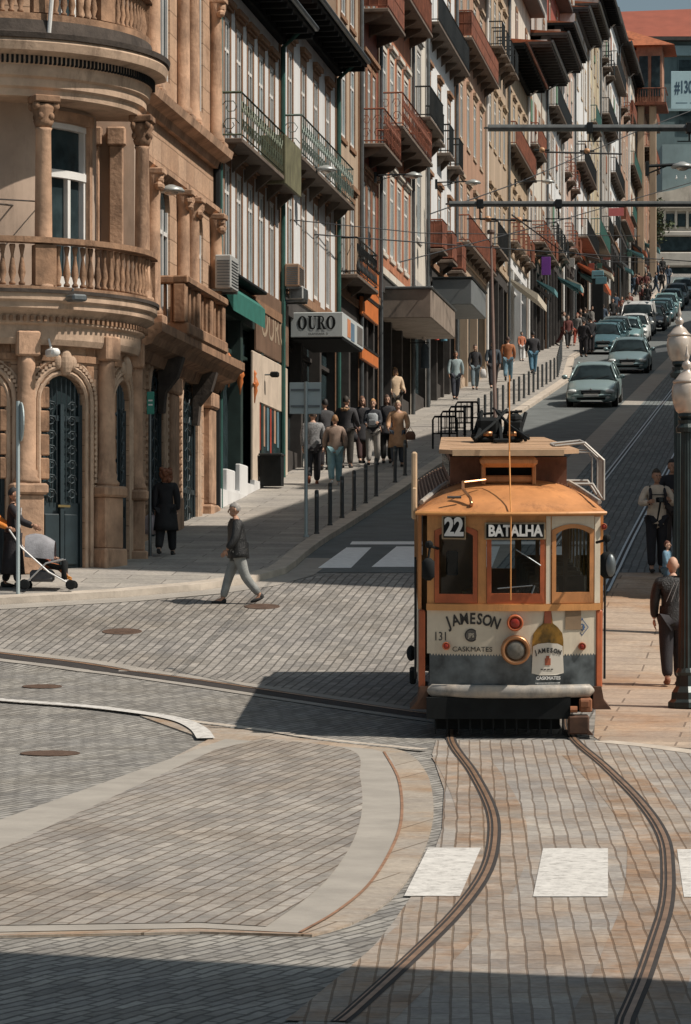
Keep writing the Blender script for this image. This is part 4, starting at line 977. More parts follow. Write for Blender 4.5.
# air conditioners
def aircon(label, x, k_, yb, w, h, col, brown=False):
    Y = F*(-k_)/(796-x); t = thing('air_conditioner', label, 'air conditioner', (*SK(k_, Y), CZ+(HY-yb)*Y/F), -HD)
    cm = mat('aircon_'+col, (.42,.43,.42) if col == 'grey' else (.33,.22,.15), .1, 3, .5)
    mb = MB(); mb.bbox(-.35, .0, 0, w, 0, h, .02); mb.build('case', cm, t)
    mb = MB()
    for i in range(9): mb.box(-.30, -.03, -.015, 0, h*.1+h*.8*i/9, h*.1+h*.8*i/9+.02)
    mb.lathe([(.22,0),(.22,.02)], 18, (0,0,0)) if False else None
    for i in range(9): mb.box(0, .012, .08, w-.08, h*.1+h*.8*i/9, h*.1+h*.8*i/9+.02)
    mb.build('vent', grey_metal, t)
    for q in (.1, w-.14): mb = MB(); mb.box(-.5, .0, q, q+.04, -.05, 0); mb.build('bracket', grey_metal, t)
aircon('grey air conditioner on the white house right of the green drainpipe', 231, -12.1, 288, 1.0, .72, 'grey')
aircon('brown air conditioner under the windows above the grey box sign', 299, -12.1, 286, .9, .55, 'brown')
aircon('grey air conditioner right below the brown one', 303, -12.05, 299, .9, .32, 'grey')
# bin-like planter and small lamps
t = fthing('litter_bin', 'black square litter bin by the cream shopfront', 'bin', Y=81.8, k=-12.25)
mb = MB(); mb.prism([(-.22,.05),(.22,.05),(.27,.75),(-.27,.75)], -.25, .25, 'x'); mb.build('tub', black_m, t); mb = MB(); mb.bbox(-.28,.28,-.3,.3,.75,.80,.02); mb.build('rim', dark_metal, t)
t = fthing('wall_camera', 'small black camera on the cream shopfront', 'camera', x=262, off=.2, z=ZR(6.2)); mb = MB(); mb.bbox(0,.2,-.1,.1,0,.13,.03); mb.build('head', black_m, t); mb = MB(); mb.tube([(0,0,.06),(-.2,0,.06)], .02, 6); mb.build('bracket', grey_metal, t)
# shop goods hung outside past the canopies
for (x, y0, y1, w_, col, lab) in [(425,368,344,8,(.06,.09,.12),'dark coat hung outside the shop under the canopy'),(437,340,322,4,(.5,.07,.05),'red cloth banner hanging outside the clothes shop'),(444,341,321,6,(.10,.24,.32),'blue shirts hung outside the clothes shop'),(424,340,324,4,(.62,.55,.5),'white cloth hung beside the red banner')]:
    Y = F*12.1/(796-x); t = thing('hanging_clothes', lab, 'clothes', (*SK(-12.1, Y), CZ+(HY-y0)*Y/F), -HD); h = (y0-y1)*Y/F; ww = w_*Y/F
    mb = MB(); rr = random.Random(x)
    rows_ = []
    for i in range(7):
        z = h*i/6; wv = ww*(.55-.1*i/6) if i < 5 else ww*.3*(6.6-i)
        rows_.append([(wv*math.cos(a), .12*math.sin(a)*(1+.3*rr.random()), z) for a in [2*PI*j/10 for j in range(11)]])
    mb.smooth = True; mb.grid(rows_); mb.build('cloth', mat('cloth%d' % x, col, .3, 6, .9), t); mb = MB(); mb.tube([(-.5,0,h+.04),(ww/2,0,h+.04)], .02, 6); mb.build('rail', dark_metal, t)
# ================================================================ hilltop buildings
def WX(x, D): return (x-CX)*D/F
def WZ(y, D): return CZ+(HY-y)*D/F
D = 430
t = thing('hall_building', 'big dark building with a long red roof and pale banner on the hilltop', 'building', (WX(700,D), D, gz(D)))
g0 = gz(D); z1 = WZ(38, D)-g0; x0 = WX(586,D)-WX(700,D)
slate = mat('slate_wall', (.13,.19,.20), .2, .3, .8, grime=.5)
mb = MB(); mb.box(x0, 30, 0, 16, -2, z1); mb.build('wall', slate, t)
mb = MB(); mb.box(x0-.2, 30.2, -.4, 0, z1-2.2, z1-1.0); mb.box(x0-.2, 30.2, -.3, 0, z1-9, z1-8.7); mb.build('cornice', mat('bluegrey_trim', (.26,.37,.40), .15, .5, .7), t)
mb = MB(); mb.add([(x0-1,-1.2,z1),(31,-1.2,z1),(31,8,z1+6.2),(x0+3,8,z1+4.6),(x0-1,17,z1),(31,17,z1)], [(0,1,2,3),(3,2,5,4),(0,3,4),(1,5,2)]); mb.build('roof', mat('red_roof', (.27,.075,.045), .15, .5, .85, bump=.2), t)
mb = MB(); mb.box(x0-1, 31, -1.2, 17, z1-.45, z1-.02); mb.build('eaves', darkwood, t)
for i in range(7):
    for j in range(3):
        xw = x0+3+i*4.2; zw = z1-5.5-j*6
        mb = MB(); mb.box(xw-.1, xw+1.7, -.12, 0, zw-.1, zw+2.9); w_ = mb.build('window', slate, t); mb = MB(); mb.box(xw, xw+1.6, -.16, -.12, zw, zw+2.8); mb.build('pane', glass_d, w_)
Db = 426
t = thing('banner', 'pale blue banner with large dark characters on the hilltop building', 'banner', (WX(671,Db), Db, WZ(109,Db)))
mb = MB(); mb.bbox(0, 5.2, 0, .12, 0, 4.6, .03); mb.build('cloth', mat('banner_blue', (.40,.56,.60), .08, 1, .8), t)
textobj('#130', 2.1, mat('banner_ink', (.03,.07,.11), .1, 3, .7), t, (.45, -.02, 2.6), (PI/2, 0, 0), sx=.5, bold=.05, align='LEFT')
mb = MB()
for a, b in ((.6,2.0),(2.3,3.1),(3.3,4.4)): mb.box(a, b, -.02, 0, .72, .78)
mb.build('small_print', mat('banner_ink', (.03,.07,.11)), t)
D = 350
t = thing('white_building', 'low white building with dark glass bands and a curved beige parapet at the street end', 'building', (WX(655,D), D, gz(D)))
g0 = gz(D); zr = lambda y: WZ(y,D)-g0; L = 14
mb = MB(); mb.box(0, L, 2.5, 10, -3, zr(206)); mb.bbox(-.5, L, 0, 3, zr(236), zr(231), .1); mb.bbox(-.5, L, 0, 3, zr(266), zr(252), .1); mb.build('wall', mat('offwhite_wall', (.46,.43,.38), .15, 1, .85, grime=.5), t)
mb = MB(); mb.box(-.2, L, .6, 2.6, zr(250), zr(236)); mb.box(-.2, L, 1.2, 2.5, zr(285), zr(266)); mb.build('window_band', glass_d, t)
mb = MB()
for i in range(12): mb.bbox(.2+i*1.15, 1.0+i*1.15, 2.35, 2.5, zr(224), zr(211), .02)
wb = mb.build('window', glass_d, t)
mb = MB()
for i in range(13): mb.box(-.12+i*1.15, .12+i*1.15, 2.2, 2.5, zr(226), zr(206))
mb.box(-.2, L, 2.1, 2.5, zr(208), zr(204)); mb.build('stone_piers', pale_w, t)
mb = MB(); pts = [(L, zr(178)), (8, zr(178)), (4.5, zr(181)), (2, zr(188)), (-.5, zr(192))]
mb.add([(x, 1.6, z) for x, z in pts]+[(x, 3, z) for x, z in pts]+[(x, 1.6, zr(206)) for x, z in pts]+[(x, 3, zr(206)) for x, z in pts], sum([[(i,i+1,11+i,10+i),(5+i,15+i,16+i,6+i),(i,5+i,6+i,i+1)] for i in range(4)], [])+[(4,9,19,14),(0,10,15,5)]); mb.build('parapet', mat('beige_parapet', (.50,.45,.38), .2, 1, .85, grime=.5), t)
mb = MB(); mb.box(1, L, 3, 12, zr(206), zr(140)); mb.build('rear_block', mat('dim_teal_wall', (.20,.27,.28), .2, .4, .8, grime=.4), t)
for i, x in enumerate((677, 686)):
    b = thing('pigeon', 'pale bird perched on the curved parapet, %s of the two' % ('left','right')[i], 'bird', (WX(x,351), 351.8, WZ(178.2,351)))
    mb = MB(); mb.smooth = True; mb.ell((0,0,.14), (.11,.2,.11), 8, 6); mb.ell((0,-.14,.3), (.06,.07,.07), 8, 6); mb.tube([(0,-.08,.18),(0,-.13,.28)], [.07,.05], 6); mb.tube([(0,.15,.14),(0,.36,.08)], [.07,.03], 6); mb.tube([(0,-.2,.3),(0,-.26,.28)], [.015,.004], 5); mb.tube([(.03,0,.05),(.03,0,-.02)], .01, 4); mb.tube([(-.03,0,.05),(-.03,0,-.02)], .01, 4)
    mb.build('body', white_p, b)
# the far street end behind the cars: closing wall of shade so nothing is empty
D = 380
t = thing('street_end_house', 'grey house closing the street behind the white building', 'building', (WX(640,D), D, gz(D)))
mb = MB(); mb.box(-3, 3.4, 0, 8, -2, 15); mb.build('wall', grey_w, t)
for i in range(3):
    for j in range(3): mb = MB(); mb.box(-2.6+i*2, -1.6+i*2, -.1, 0, 3+j*3.6, 5.2+j*3.6); mb.build('window', glass_d, t)
mb = MB(); mb.add([(-3.4,-.5,15),(3.8,-.5,15),(3.8,8.5,15),(-3.4,8.5,15),(0,4,17.5)], [(0,1,4),(1,2,4),(2,3,4),(3,0,4),(0,3,2,1)]); mb.build('roof', tile, t)
# street tree with dark leaves near the hilltop
def tree(label, x, D, zt, hh, rr, k_seed):
    X = WX(x, D); t = thing('street_tree', label, 'tree', (X, D, gz(D)))
    mb = MB(); mb.tube([(0,0,0),(.1,0,hh*.4),(-.1,.1,hh*.75)], [.2,.15,.08], 8)
    q = random.Random(k_seed)
    for i in range(6): a = q.uniform(0, 6.28); mb.tube([(0,0,hh*(.4+.05*i)),(math.cos(a)*rr*.7, math.sin(a)*rr*.7, hh*(.6+.06*i))], [.07,.02], 5)
    mb.build('trunk', darkwood, t)
    mb = MB()
    for c in range(22):
        a = q.uniform(0, 6.28); u = q.uniform(-1,1); r_ = rr*q.uniform(.35,.9); cx_, cy_, cz_ = r_*math.cos(a)*math.sqrt(1-u*u), r_*math.sin(a)*math.sqrt(1-u*u), hh*.75+r_*u*1.1
        for l in range(45):
            p = Vector((cx_, cy_, cz_))+Vector([q.gauss(0,.28) for _ in range(3)])*rr*.5; d1 = Vector([q.gauss(0,1) for _ in range(3)]).normalized()*.16; d2 = d1.cross(Vector([q.gauss(0,1) for _ in range(3)])).normalized()*.1
            mb.add([tuple(p-d1), tuple(p+d2), tuple(p+d1), tuple(p-d2)], [(0,1,2,3)])
    mb.build('crown', mat('leaves_dark', (.05,.075,.04), .5, 2, .8, col2=(.10,.13,.06)), t)
tree('dark leafy street tree in front of the last house', 650, 292, 0, 6.4, 1.9, 5)

# ================================================================ buildings across the street, outside the picture, that shade it
def srow(label, Y0_, Y1_, k, top, wm, ncol):
    z0 = gz(Y1_)+4.6; rows = []; z = z0
    while z+3.2 < top or not rows: rows.append((z, 2.1, ('bars', .6, 'full', dark_metal, granite) if len(rows) % 2 else None)); z += 3.3
    return house('row_house', label, Y0_, Y1_, k, wm, granite, white_p, rows, top, ncol, right=True, far=True, roof=dict(over=.6, h=1.2), margin=.6, depth=12)
t = thing('street_corner_house', 'tall plain grey corner house at the foot of the street on the right', 'building', (11.3, 57.4, 0))
mb = MB(); mb.box(0, 26, 0, 8.6, 1, gz(63)+24.6); mb.build('wall', grey_w, t)
for j in range(6):
    for i in range(6): mb = MB(); mb.box(1.5+i*4, 2.8+i*4, -.1, 0, 8.5+j*3.6, 10.7+j*3.6); mb.build('window', glass_d, t)
    for i in range(3): mb = MB(); mb.box(-.1, 0, 1+i*2.6, 2.2+i*2.6, 8.5+j*3.6, 10.7+j*3.6); mb.build('window', glass_d, t)
for i, (ya, yb, wm_) in enumerate([(66,77,tan_w),(77,89,white_w),(89,101.5,rose_w)]): srow(['tan','white','rose'][i]+' rendered house across the street, %s from the tall corner house' % ['first','second','third'][i], ya, yb, 3.6, gz((ya+yb)/2+4)+18.2, wm_, 4)
srow('ochre house across the street with the lower roof', 101.5, 120, 3.6, gz(113)+13.6, ochre_w, 6)
srow('rose house across the street', 123, 150, 3.6, gz(139)+14, rose_w, 8)
srow('pale house across the street', 150, 185, 3.6, gz(169)+15, pale_w, 10)
srow('ochre house across the street', 190, 235, 3.6, gz(214)+14.5, ochre_w, 10)
srow('grey house across the street near the hilltop', 241, 300, 3.6, gz(272)+15, grey_w, 12)
t = thing('plaza_building', 'tall stone building beside the photographer that shades the foreground', 'building', (10, -6, 0))
mb = MB(); mb.prism([(0,0),(14,0),(14,18.5),(0,26.3)], -2, 25); mb.build('wall', tan_w, t)
for j in range(6):
    for i in range(8): mb = MB(); mb.box(-.12, 0, 1.2+i*3.1, 2.5+i*3.1, 3.4+j*3.6-1.4, 5.6+j*3.6-1.2); mb.build('window', glass_d, t)
mb = MB(); mb.prism([(-.2,-.3),(14.2,-.3),(14.2,18.6),(-.2,26.45)], 25, 25.5); mb.build('cornice', granite, t)
# a side-street roof that throws the plaza's far shade edge
# ================================================================ the tram
orange = mat('tram_orange', (.54,.235,.085), .28, 2.5, .55, grime=.8)
orange2 = mat('tram_orange_light', (.66,.31,.105), .18, 3, .46, grime=.5)
redor = mat('tram_red_orange', (.46,.115,.04), .25, 4, .5, grime=.4)
cream = mat('tram_cream', (.68,.60,.47), .10, 3, .5, grime=.25)
roofm = mat('tram_roof_canvas', (.43,.27,.16), .25, 2.5, .8, grime=.5)
ribm = mat('tram_roof_boards', (.20,.10,.065), .4, 4, .8, grime=.5)
bump_m = mat('tram_bumper', (.36,.37,.37), .35, 5, .5, grime=.7, col2=(.46,.40,.33))
dash_m = mat('tram_dash_dark', (.022,.032,.04), .6, 2.2, .3, col2=(.20,.235,.25))
copper = mat('copper', (.48,.24,.12), .3, 6, .35, .85)
lens_m = mat('lamp_glass', (.15,.14,.12), .4, 12, .15)
redl = mat('red_lens', (.30,.03,.018), .2, 6, .2)
tglass = glassmat('tram_glass', (0,0,0), transp=.72)
X0, D0 = 2.0, 42.35
tram = thing('tram', 'old orange and cream single tram number 22 to Batalha standing on the rails', 'tram', (X0, D0, gz(D0)+.0), -R(.8), rx=math.atan(.08))
PPM = 82.7
def tx(x): return (x-510.7)/PPM
def tz(y): return (737.5-y)/PPM
def bow_t(x, y, z):      # the front leans out in the middle
    return (x, y+.20*(x/1.1)**2 if y < .7 else y, z)
W = 1.115
def seglocal(mb, x0, x1, y0, y1, z0, z1, n=None):
    n = n or max(1, int((x1-x0)/.12))
    for i in range(n): mb.box(x0+(x1-x0)*i/n, x0+(x1-x0)*(i+1)/n, y0, y1, z0, z1)
def T(name, mb, m, parent=None): return mb.build(name, m, parent or tram, warp=bow_t)
xl, xr = tx(427), tx(600)
wins = [(tx(434), tx(477.5), tz(602), tz(524)), (tx(486), tx(544.5), tz(602), tz(521.5)), (tx(551), tx(594), tz(602), tz(523))]
# front wall above the belt
mb = MB(); zb, zt = tz(609), tz(512)
edges = [xl]+[e for w_ in wins for e in (w_[0], w_[1])]+[xr]
for i in range(0, len(edges), 2): seglocal(mb, edges[i], edges[i+1], 0, .07, zb, zt)
for w_ in wins: seglocal(mb, w_[0], w_[1], 0, .07, zb, w_[2]); seglocal(mb, w_[0], w_[1], 0, .07, w_[3], zt)
T('front_wall', mb, orange2)
mb = MB(); seglocal(mb, xl-.01, xr+.01, -.035, 0, tz(609.5), tz(603)); T('belt_rail', mb, orange2)
mb = MB(); seglocal(mb, tx(545.5), tx(550), -.012, 0, tz(602.5), tz(515)); seglocal(mb, tx(594.5), tx(600.2), -.012, .0, tz(602.5), tz(516)); seglocal(mb, tx(551), tx(594), -.010, 0, tz(522.5), tz(515)); T('cream_posts', mb, cream)
# cream advertising panel, dash and bumper
mb = MB(); seglocal(mb, xl, xr, 0, .06, tz(653), tz(609.5)); fp = T('front_panel', mb, cream)
mb = MB(); seglocal(mb, xl+.03, xr-.03, .0, .06, tz(686), tz(653), 24); T('dash', mb, dash_m)
mb = MB()
n = 58
for i in range(n):      # saw-toothed lower hem of the panel
    a = xl+.04+(xr-xl-.08)*i/n; b = a+(xr-xl-.08)/n
    mb.add([(a,-.003,tz(652.5)),(b,-.003,tz(652.5)),((a+b)/2,-.003,tz(655))], [(0,1,2)])
T('panel_hem', mb, cream, fp)
mb = MB(); N = 26; rows_ = []
for i in range(N+1):
    u = -1+2*i/N; x = u*tx(596); e = max(0, abs(u)-.93)/.07; rr = .080*math.sqrt(max(.02, 1-e*e))
    rows_.append([(x, -.05+rr*.9*math.cos(a)*.9, tz(690)+rr*math.sin(a)) for a in [2*PI*j/12 for j in range(13)]])
mb.smooth = True; mb.grid(rows_); T('bumper', mb, bump_m)
for s in (-1, 1):
    mb = MB(); x = s*1.075+(.0 if s > 0 else .0); mb.bbox(x-.04, x+.04, -.02, .08, tz(688), tz(609.5), .015); T('corner_post', mb, redor)
# windows
def archring(mb, x0, x1, z0, z1, t, y0, y1, rise, n=14, tb=None):
    tb = tb or t
    def top(x, a, b, zt_, r_): u = (2*(x-a)/(b-a)-1); return zt_-r_*u*u
    o_ = [(x0, z0)]+[(x0+(x1-x0)*i/n, top(x0+(x1-x0)*i/n, x0, x1, z1, rise)) for i in range(n+1)]+[(x1, z0)]
    a, b = x0+t, x1-t
    i_ = [(a, z0+tb)]+[(a+(b-a)*i/n, top(a+(b-a)*i/n, a, b, z1-t, rise)) for i in range(n+1)]+[(b, z0+tb)]
    k = len(o_); vs = [(x,y0,z) for x,z in o_]+[(x,y0,z) for x,z in i_]+[(x,y1,z) for x,z in o_]+[(x,y1,z) for x,z in i_]
    fs = []
    for j in range(k):
        q = (j+1)%k; fs += [(j,q,k+q,k+j), (2*k+j,3*k+j,3*k+q,2*k+q), (j,2*k+j,2*k+q,q), (k+j,k+q,3*k+q,3*k+j)]
    mb.add(vs, fs); return i_
for i, w_ in enumerate(wins):
    rise = .07 if i != 1 else 0.0; mi = [redor, redor, orange][i]
    mb = MB(); inner = archring(mb, w_[0]+.005, w_[1]-.005, w_[2], w_[3], [.055,.055,.05][i], -.022, .05, rise, tb=[.11,.12,.13][i])
    wo = T('front_window', mb, mi)
    mb = MB(); mb.grid([[(x, .03, inner[0][1]) for x, z in inner[1:-1]], [(x, .03, z) for x, z in inner[1:-1]]]); T('pane', mb, tglass, wo)
    if rise:   # fill the corners over the arch
        mb = MB(); n = 12
        xs = [w_[0]+(w_[1]-w_[0])*j/n for j in range(n+1)]
        mb.grid([[(x, -.006, w_[3]-rise*(2*j/n-1)**2) for j, x in enumerate(xs)], [(x, -.006, w_[3]+.005) for x in xs]]); T('arch_infill', mb, cream if i == 2 else orange2, wo)
    if i == 1:
        mb = MB(); mb.tube([(tx(497), -.03, tz(587)), (tx(532), -.03, tz(584))], .008, 5); mb.tube([(tx(515), -.03, tz(548)), (tx(528), -.03, tz(556)), (tx(540), -.03, tz(564))], .007, 5); mb.tube([(tx(534), -.03, tz(584)),(tx(531), -.03, tz(592))], .012, 5); T('wiper', mb, grey_metal, wo)
# destination boards
def board(name, x0, x1, y0, y1, txt, size, sx, frame, bold=.0, dy=0):
    mb = MB(); mb.bbox(tx(x0), tx(x1), -.075, -.03, tz(y1), tz(y0), .006); b = T(name, mb, frame)
    yy = .20*((tx(x0)+tx(x1))/2/1.1)**2
    mb = MB(); mb.box(tx(x0)+.02, tx(x1)-.02, -.085, -.075, tz(y1)+.02, tz(y0)-.02); T('panel', mb, black_m, b)
    xm = (tx(x0)+tx(x1))/2; tilt = math.atan(2*.2*xm/1.1**2)
    textobj(txt, size, white_p, b, (xm, yy-.092-abs(tilt)*.03, (tz(y0)+tz(y1))/2), (PI/2, 0, tilt), sx=sx, bold=bold)
board('route_number', 441.5, 465.5, 514.5, 538, '22', .30, .78, mat('sign_rim', (.35,.27,.17), .2, 5, .6), .012)
board('destination_board', 484, 544.5, 521, 538, 'BATALHA', .185, .80, mat('sign_rim', (.35,.27,.17)), .007)
# roof hood over the front
zt = tz(512)
def roofz(x, y):
    u = x/1.14
    base = .35*(1-abs(u)**3.0)
    f = 1 if y > 1.15 else math.sin(max(0, (y+.03)/1.18)*PI/2)**.75
    return zt+.02+base*f
mb = MB(); mb.smooth = True; rows_ = []
ysr = [-.09,-.03,.05,.15,.3,.45,.65,.85,1.15]
for y in ysr: rows_.append([(x*1.0, y+.20*(x/1.1)**2*(1-max(0,min(1,y/1.15))), roofz(x, y)) for x in [-1.14+2.28*j/28 for j in range(29)]])
mb.grid(rows_); mb.grid([[ (p[0],p[1],zt-.03) for p in rows_[0]], rows_[0]])
mb.build('hood', orange, tram)
mb = MB(); pts = [(x, -.10+.20*(x/1.1)**2, zt+.0) for x in [-1.15+2.3*j/20 for j in range(21)]]; mb.tube(pts, .022, 6); mb.build('gutter', orange2, tram)
LT = 8.6
mb = MB(); mb.smooth = True; mb.grid([[(x, y, roofz(x, 2)) for x in [-1.14+2.28*j/28 for j in range(29)]] for y in (1.14, 3, 5, 7, LT)]); mb.build('roof', ribm, tram)
mb = MB()
for i in range(14):
    for s in (-1, 1): x = s*(.62+.52*i/13); mb.tube([(x, 1.12, roofz(x,2)+.01), (x, LT, roofz(x,2)+.01)], .014, 4)
mb.build('roof_batten', mat('batten', (.30,.18,.12), .3, 4, .8), tram)
for s in (-1, 1): mb = MB(); mb.tube([(s*1.08,.3,roofz(1.08,2)+.05),(s*.85,1.0,roofz(.85,2)+.05),(s*.75,1.12,roofz(.75,2)+.06)], .03, 6); mb.build('hood_edge', bump_m, tram)
# clerestory with its rounded orange front
ztop = tz(457)
mb = MB(); mb.box(-.72, .72, 1.15, LT-.4, zt+.2, ztop-.02); mb.build('clerestory', ribm, tram)
mb = MB(); mb.bbox(tx(481), tx(539), .62, 1.2, tz(468), tz(456.5), .05); mb.bbox(tx(484), tx(536), .74, 1.16, tz(484), tz(476.5), .02); mb.bbox(tx(482.5), tx(486.5), .70, 1.16, tz(486), tz(466), .01); mb.bbox(tx(533.5), tx(537.5), .70, 1.16, tz(486), tz(466), .01)
mb.build('vent_hood', orange, tram); mb = MB(); mb.box(tx(485), tx(535), .9, 1.14, tz(485.5), tz(466.5)); mb.build('vent_opening', black_m, tram)
for s in (-1, 1):
    mb = MB()
    for i in range(6): mb.box(s*.72-.01, s*.72+.01, 1.5+i*1.1, 2.3+i*1.1, zt+.40, ztop-.08)
    mb.build('clerestory_pane', glass_d, tram)
mb = MB(); zp = ztop+.03
mb.prism([(-.70,.62),(.66,.62),(.86,.95),(.72,LT-.8),(-.74,LT-.8),(-.86,.98)], zp, zp+.05); mb.build('trolley_plank', roofm, tram)
mb = MB(); mb.box(-.70,.66,.60,.64,zp-.02,zp+.055)
for i in range(4): mb.box(-.72,.72,1.2+i*1.9,1.24+i*1.9,zp+.05,zp+.056)
mb.build('plank_batten', mat('plank_light', (.58,.42,.27), .2, 4, .8), tram)
# trolley gear and pole
mb = MB(); zz = zp+.06; yb = 4.6
mb.bbox(-.36,.3,yb-.2,yb+.6,zz,zz+.06,.02); mb.bbox(-.30,-.02,yb-.1,yb+.4,zz+.06,zz+.32,.04); mb.bbox(.06,.30,yb-.1,yb+.4,zz+.06,zz+.30,.04)
for s in (-.34,.0,.32): mb.tube([(s,yb-.5,zz+.03),(s*.8,yb-.1,zz+.16),(s*.7,yb+.3,zz+.4)], .025, 6)
for i in range(4): mb.lathe([(.09,0),(.09,.05)], 12, (-.3+.2*i, yb-.12, zz+.05)); mb.tube([(-.34+.2*i,yb+.1,zz+.1),(-.25+.2*i,yb+.25,zz+.38)], .03, 6)
mb.tube([(-.30,yb+.3,zz+.36),(.30,yb+.2,zz+.40)], .02, 6); mb.tube([(-.36,yb-.6,zz+.05),(-.12,yb-.2,zz+.22),(.1,yb+.3,zz+.42)], .02, 6); mb.tube([(.36,yb-.6,zz+.05),(.14,yb-.2,zz+.2),(-.08,yb+.3,zz+.44)], .02, 6); mb.ell((.2,yb,zz+.3),(.10,.10,.08),8,6)
mb.bbox(-.1,.1,yb-.7,yb-.35,zz,zz+.05,.01)
tg = mb.build('trolley_base', black_m, tram)
for sx_ in (-.2,.12):
    mb = MB(); mb.smooth = True; mb.tube([(sx_-.03,yb-.25,zz+.11),(sx_+.09,yb-.25,zz+.11)], .035, 10); mb.build('spring', copper, tg)
mb = MB(); mb.tube([(-.06, yb+.1, zz+.3), (-.02, yb+3.9, zz+2.9)], [.028,.016], 8)
mb.lathe([(.05,-.03),(.06,0),(.05,.03)], 10, (-.02, yb+3.9, zz+2.92)); mb.build('trolley_pole', mat('pole_brown', (.09,.05,.035), .3, 3, .6), tram)
# rope with spring retriever down the front
mb = MB(); mb.tube([(-.01, .55, zz+.9), (-.01, .50, tz(452)), (-.01, -.11, tz(514)), (-.01, -.12, tz(598))], .009, 5); mb.build('rope', mat('rope_orange', (.62,.27,.08), .2, 8, .8), tram)
# front roof handle and gong
mb = MB(); mb.tube([(tx(447),.16,tz(496.5)),(tx(461),.16,tz(496.5))], .018, 6); mb.build('hand_rail', darkwood, tram)
mb = MB(); mb.tube([(tx(463),.30,tz(481)),(tx(463),.25,tz(489)),(tx(470),.12,tz(497)),(tx(471),.10,tz(502))], .02, 6); mb.tube([(tx(463),.3,tz(482)),(tx(486),.5,tz(480))], .012, 5); mb.ell((tx(471),.08,tz(503)), (.025,.025,.035), 8, 6); mb.build('bell_lever', copper, tram)
# headlamp, marker, tail lamps
def roundlamp(name, x, y, r_, m_rim, m_lens, dep, xk=1):
    X, Z = tx(x), tz(y); yy = .20*(X/1.1)**2
    M_ = Matrix.Translation((X, yy, Z)) @ Matrix.Rotation(PI/2, 4, 'X')
    mb = MB(); mb.M = M_; mb.smooth = True
    mb.lathe([(r_*.95,0),(r_,dep*.35),(r_,dep*.8),(r_*.93,dep),(r_*.80,dep),(r_*.72,dep*.82),(r_*.62,dep*.8)], 26); a = mb.build(name, m_rim, tram)
    mb = MB(); mb.M = M_; mb.smooth = True; mb.lathe([(r_*.70,dep*.80),(r_*.55,dep*.95),(r_*.3,dep*1.05),(.002,dep*1.08)], 20); mb.build('lens', m_lens, a); return a
roundlamp('headlamp', 515, 648, .18, copper, lens_m, .16)
roundlamp('marker_lamp', 514.5, 621, .10, redor, redl, .10)
roundlamp('tail_lamp', 446, 645, .048, redor, redl, .05)
roundlamp('tail_lamp', 582, 645.5, .048, redor, redl, .05)
roundlamp('side_lamp', 603.5, 526, .04, redor, redl, .06); roundlamp('side_lamp', 404, 513, .03, redor, redl, .04) if False else None
# painted lettering
ink = mat('tram_ink', (.035,.032,.03), .1, 3, .6)
def lt(txt, x, y, size, sx=1, bold=0, rz=0, m=ink):
    X = tx(x); o = textobj(txt, size, m, fp, (X, .20*(X/1.1)**2-.006, tz(y)), (PI/2, rz, math.atan(.4*X/1.21)), sx=sx, bold=bold, ext=.002, name='lettering'); return o
word = 'JAMESON'
xs_ = [448.5, 455.5, 464, 472.2, 479.2, 486.8, 495.2]
for ch, x in zip(word, xs_):
    u = (x-471.5)/25; lt(ch, x, 618.2+4.6*u*u-.4, .185 if ch != 'J' else .195, .76, .005, rz=u*.38)
    X = tx(x)
lt('131', 440.5, 636, .15, .8, .0); lt('CASKMATES', 472, 648.3, .085, 1.05, .0)
M_ = Matrix.Translation((tx(471), .20*(tx(471)/1.1)**2-.004, tz(634))) @ Matrix.Rotation(PI/2, 4, 'X')
mb = MB(); mb.M = M_; mb.lathe([(.080,0),(.080,.004),(.068,.004),(.068,.0045)], 28); em = mb.build('emblem', ink, fp)
mb = MB(); mb.M = M_; mb.lathe([(.064,.0045),(.064,.006),(.001,.006)], 24); mb.build('emblem_disc', mat('emblem_grey', (.12,.11,.10), .4, 9, .6), em)
lt('JPS', 471, 634.2, .07, .8, .003, m=mat('emblem_pale', (.5,.45,.36), .1, 3, .6)).location.y -= .01
# operator's diamond emblem
for s_, r_ in ((0,.105),):
    X = tx(582); yy = .20*(X/1.1)**2-.004; Z = tz(626.5)
    for rr, dy, m_ in ((.105, 0, mat('emblem_blue', (.06,.12,.25), .1, 3, .5)), (.090, -.0015, cream), (.05, -.003, mat('emblem_blue', (.06,.12,.25))), (.032, -.0045, cream)):
        mb = MB(); mb.add([(X-rr*.78, yy+dy-.78*rr*.12, Z), (X, yy+dy, Z-rr), (X+rr*.78, yy+dy+.78*rr*.12, Z), (X, yy+dy, Z+rr)], [(0,1,2,3)]); mb.build('emblem', m_, fp)
lt('STCP', 579, 617.5, .05, .9, .001, rz=.5, m=mat('emblem_blue', (.06,.12,.25))); lt('i', 583.5, 626.5, .09, 1, .006, m=mat('emblem_blue', (.06,.12,.25))).location.y -= .01
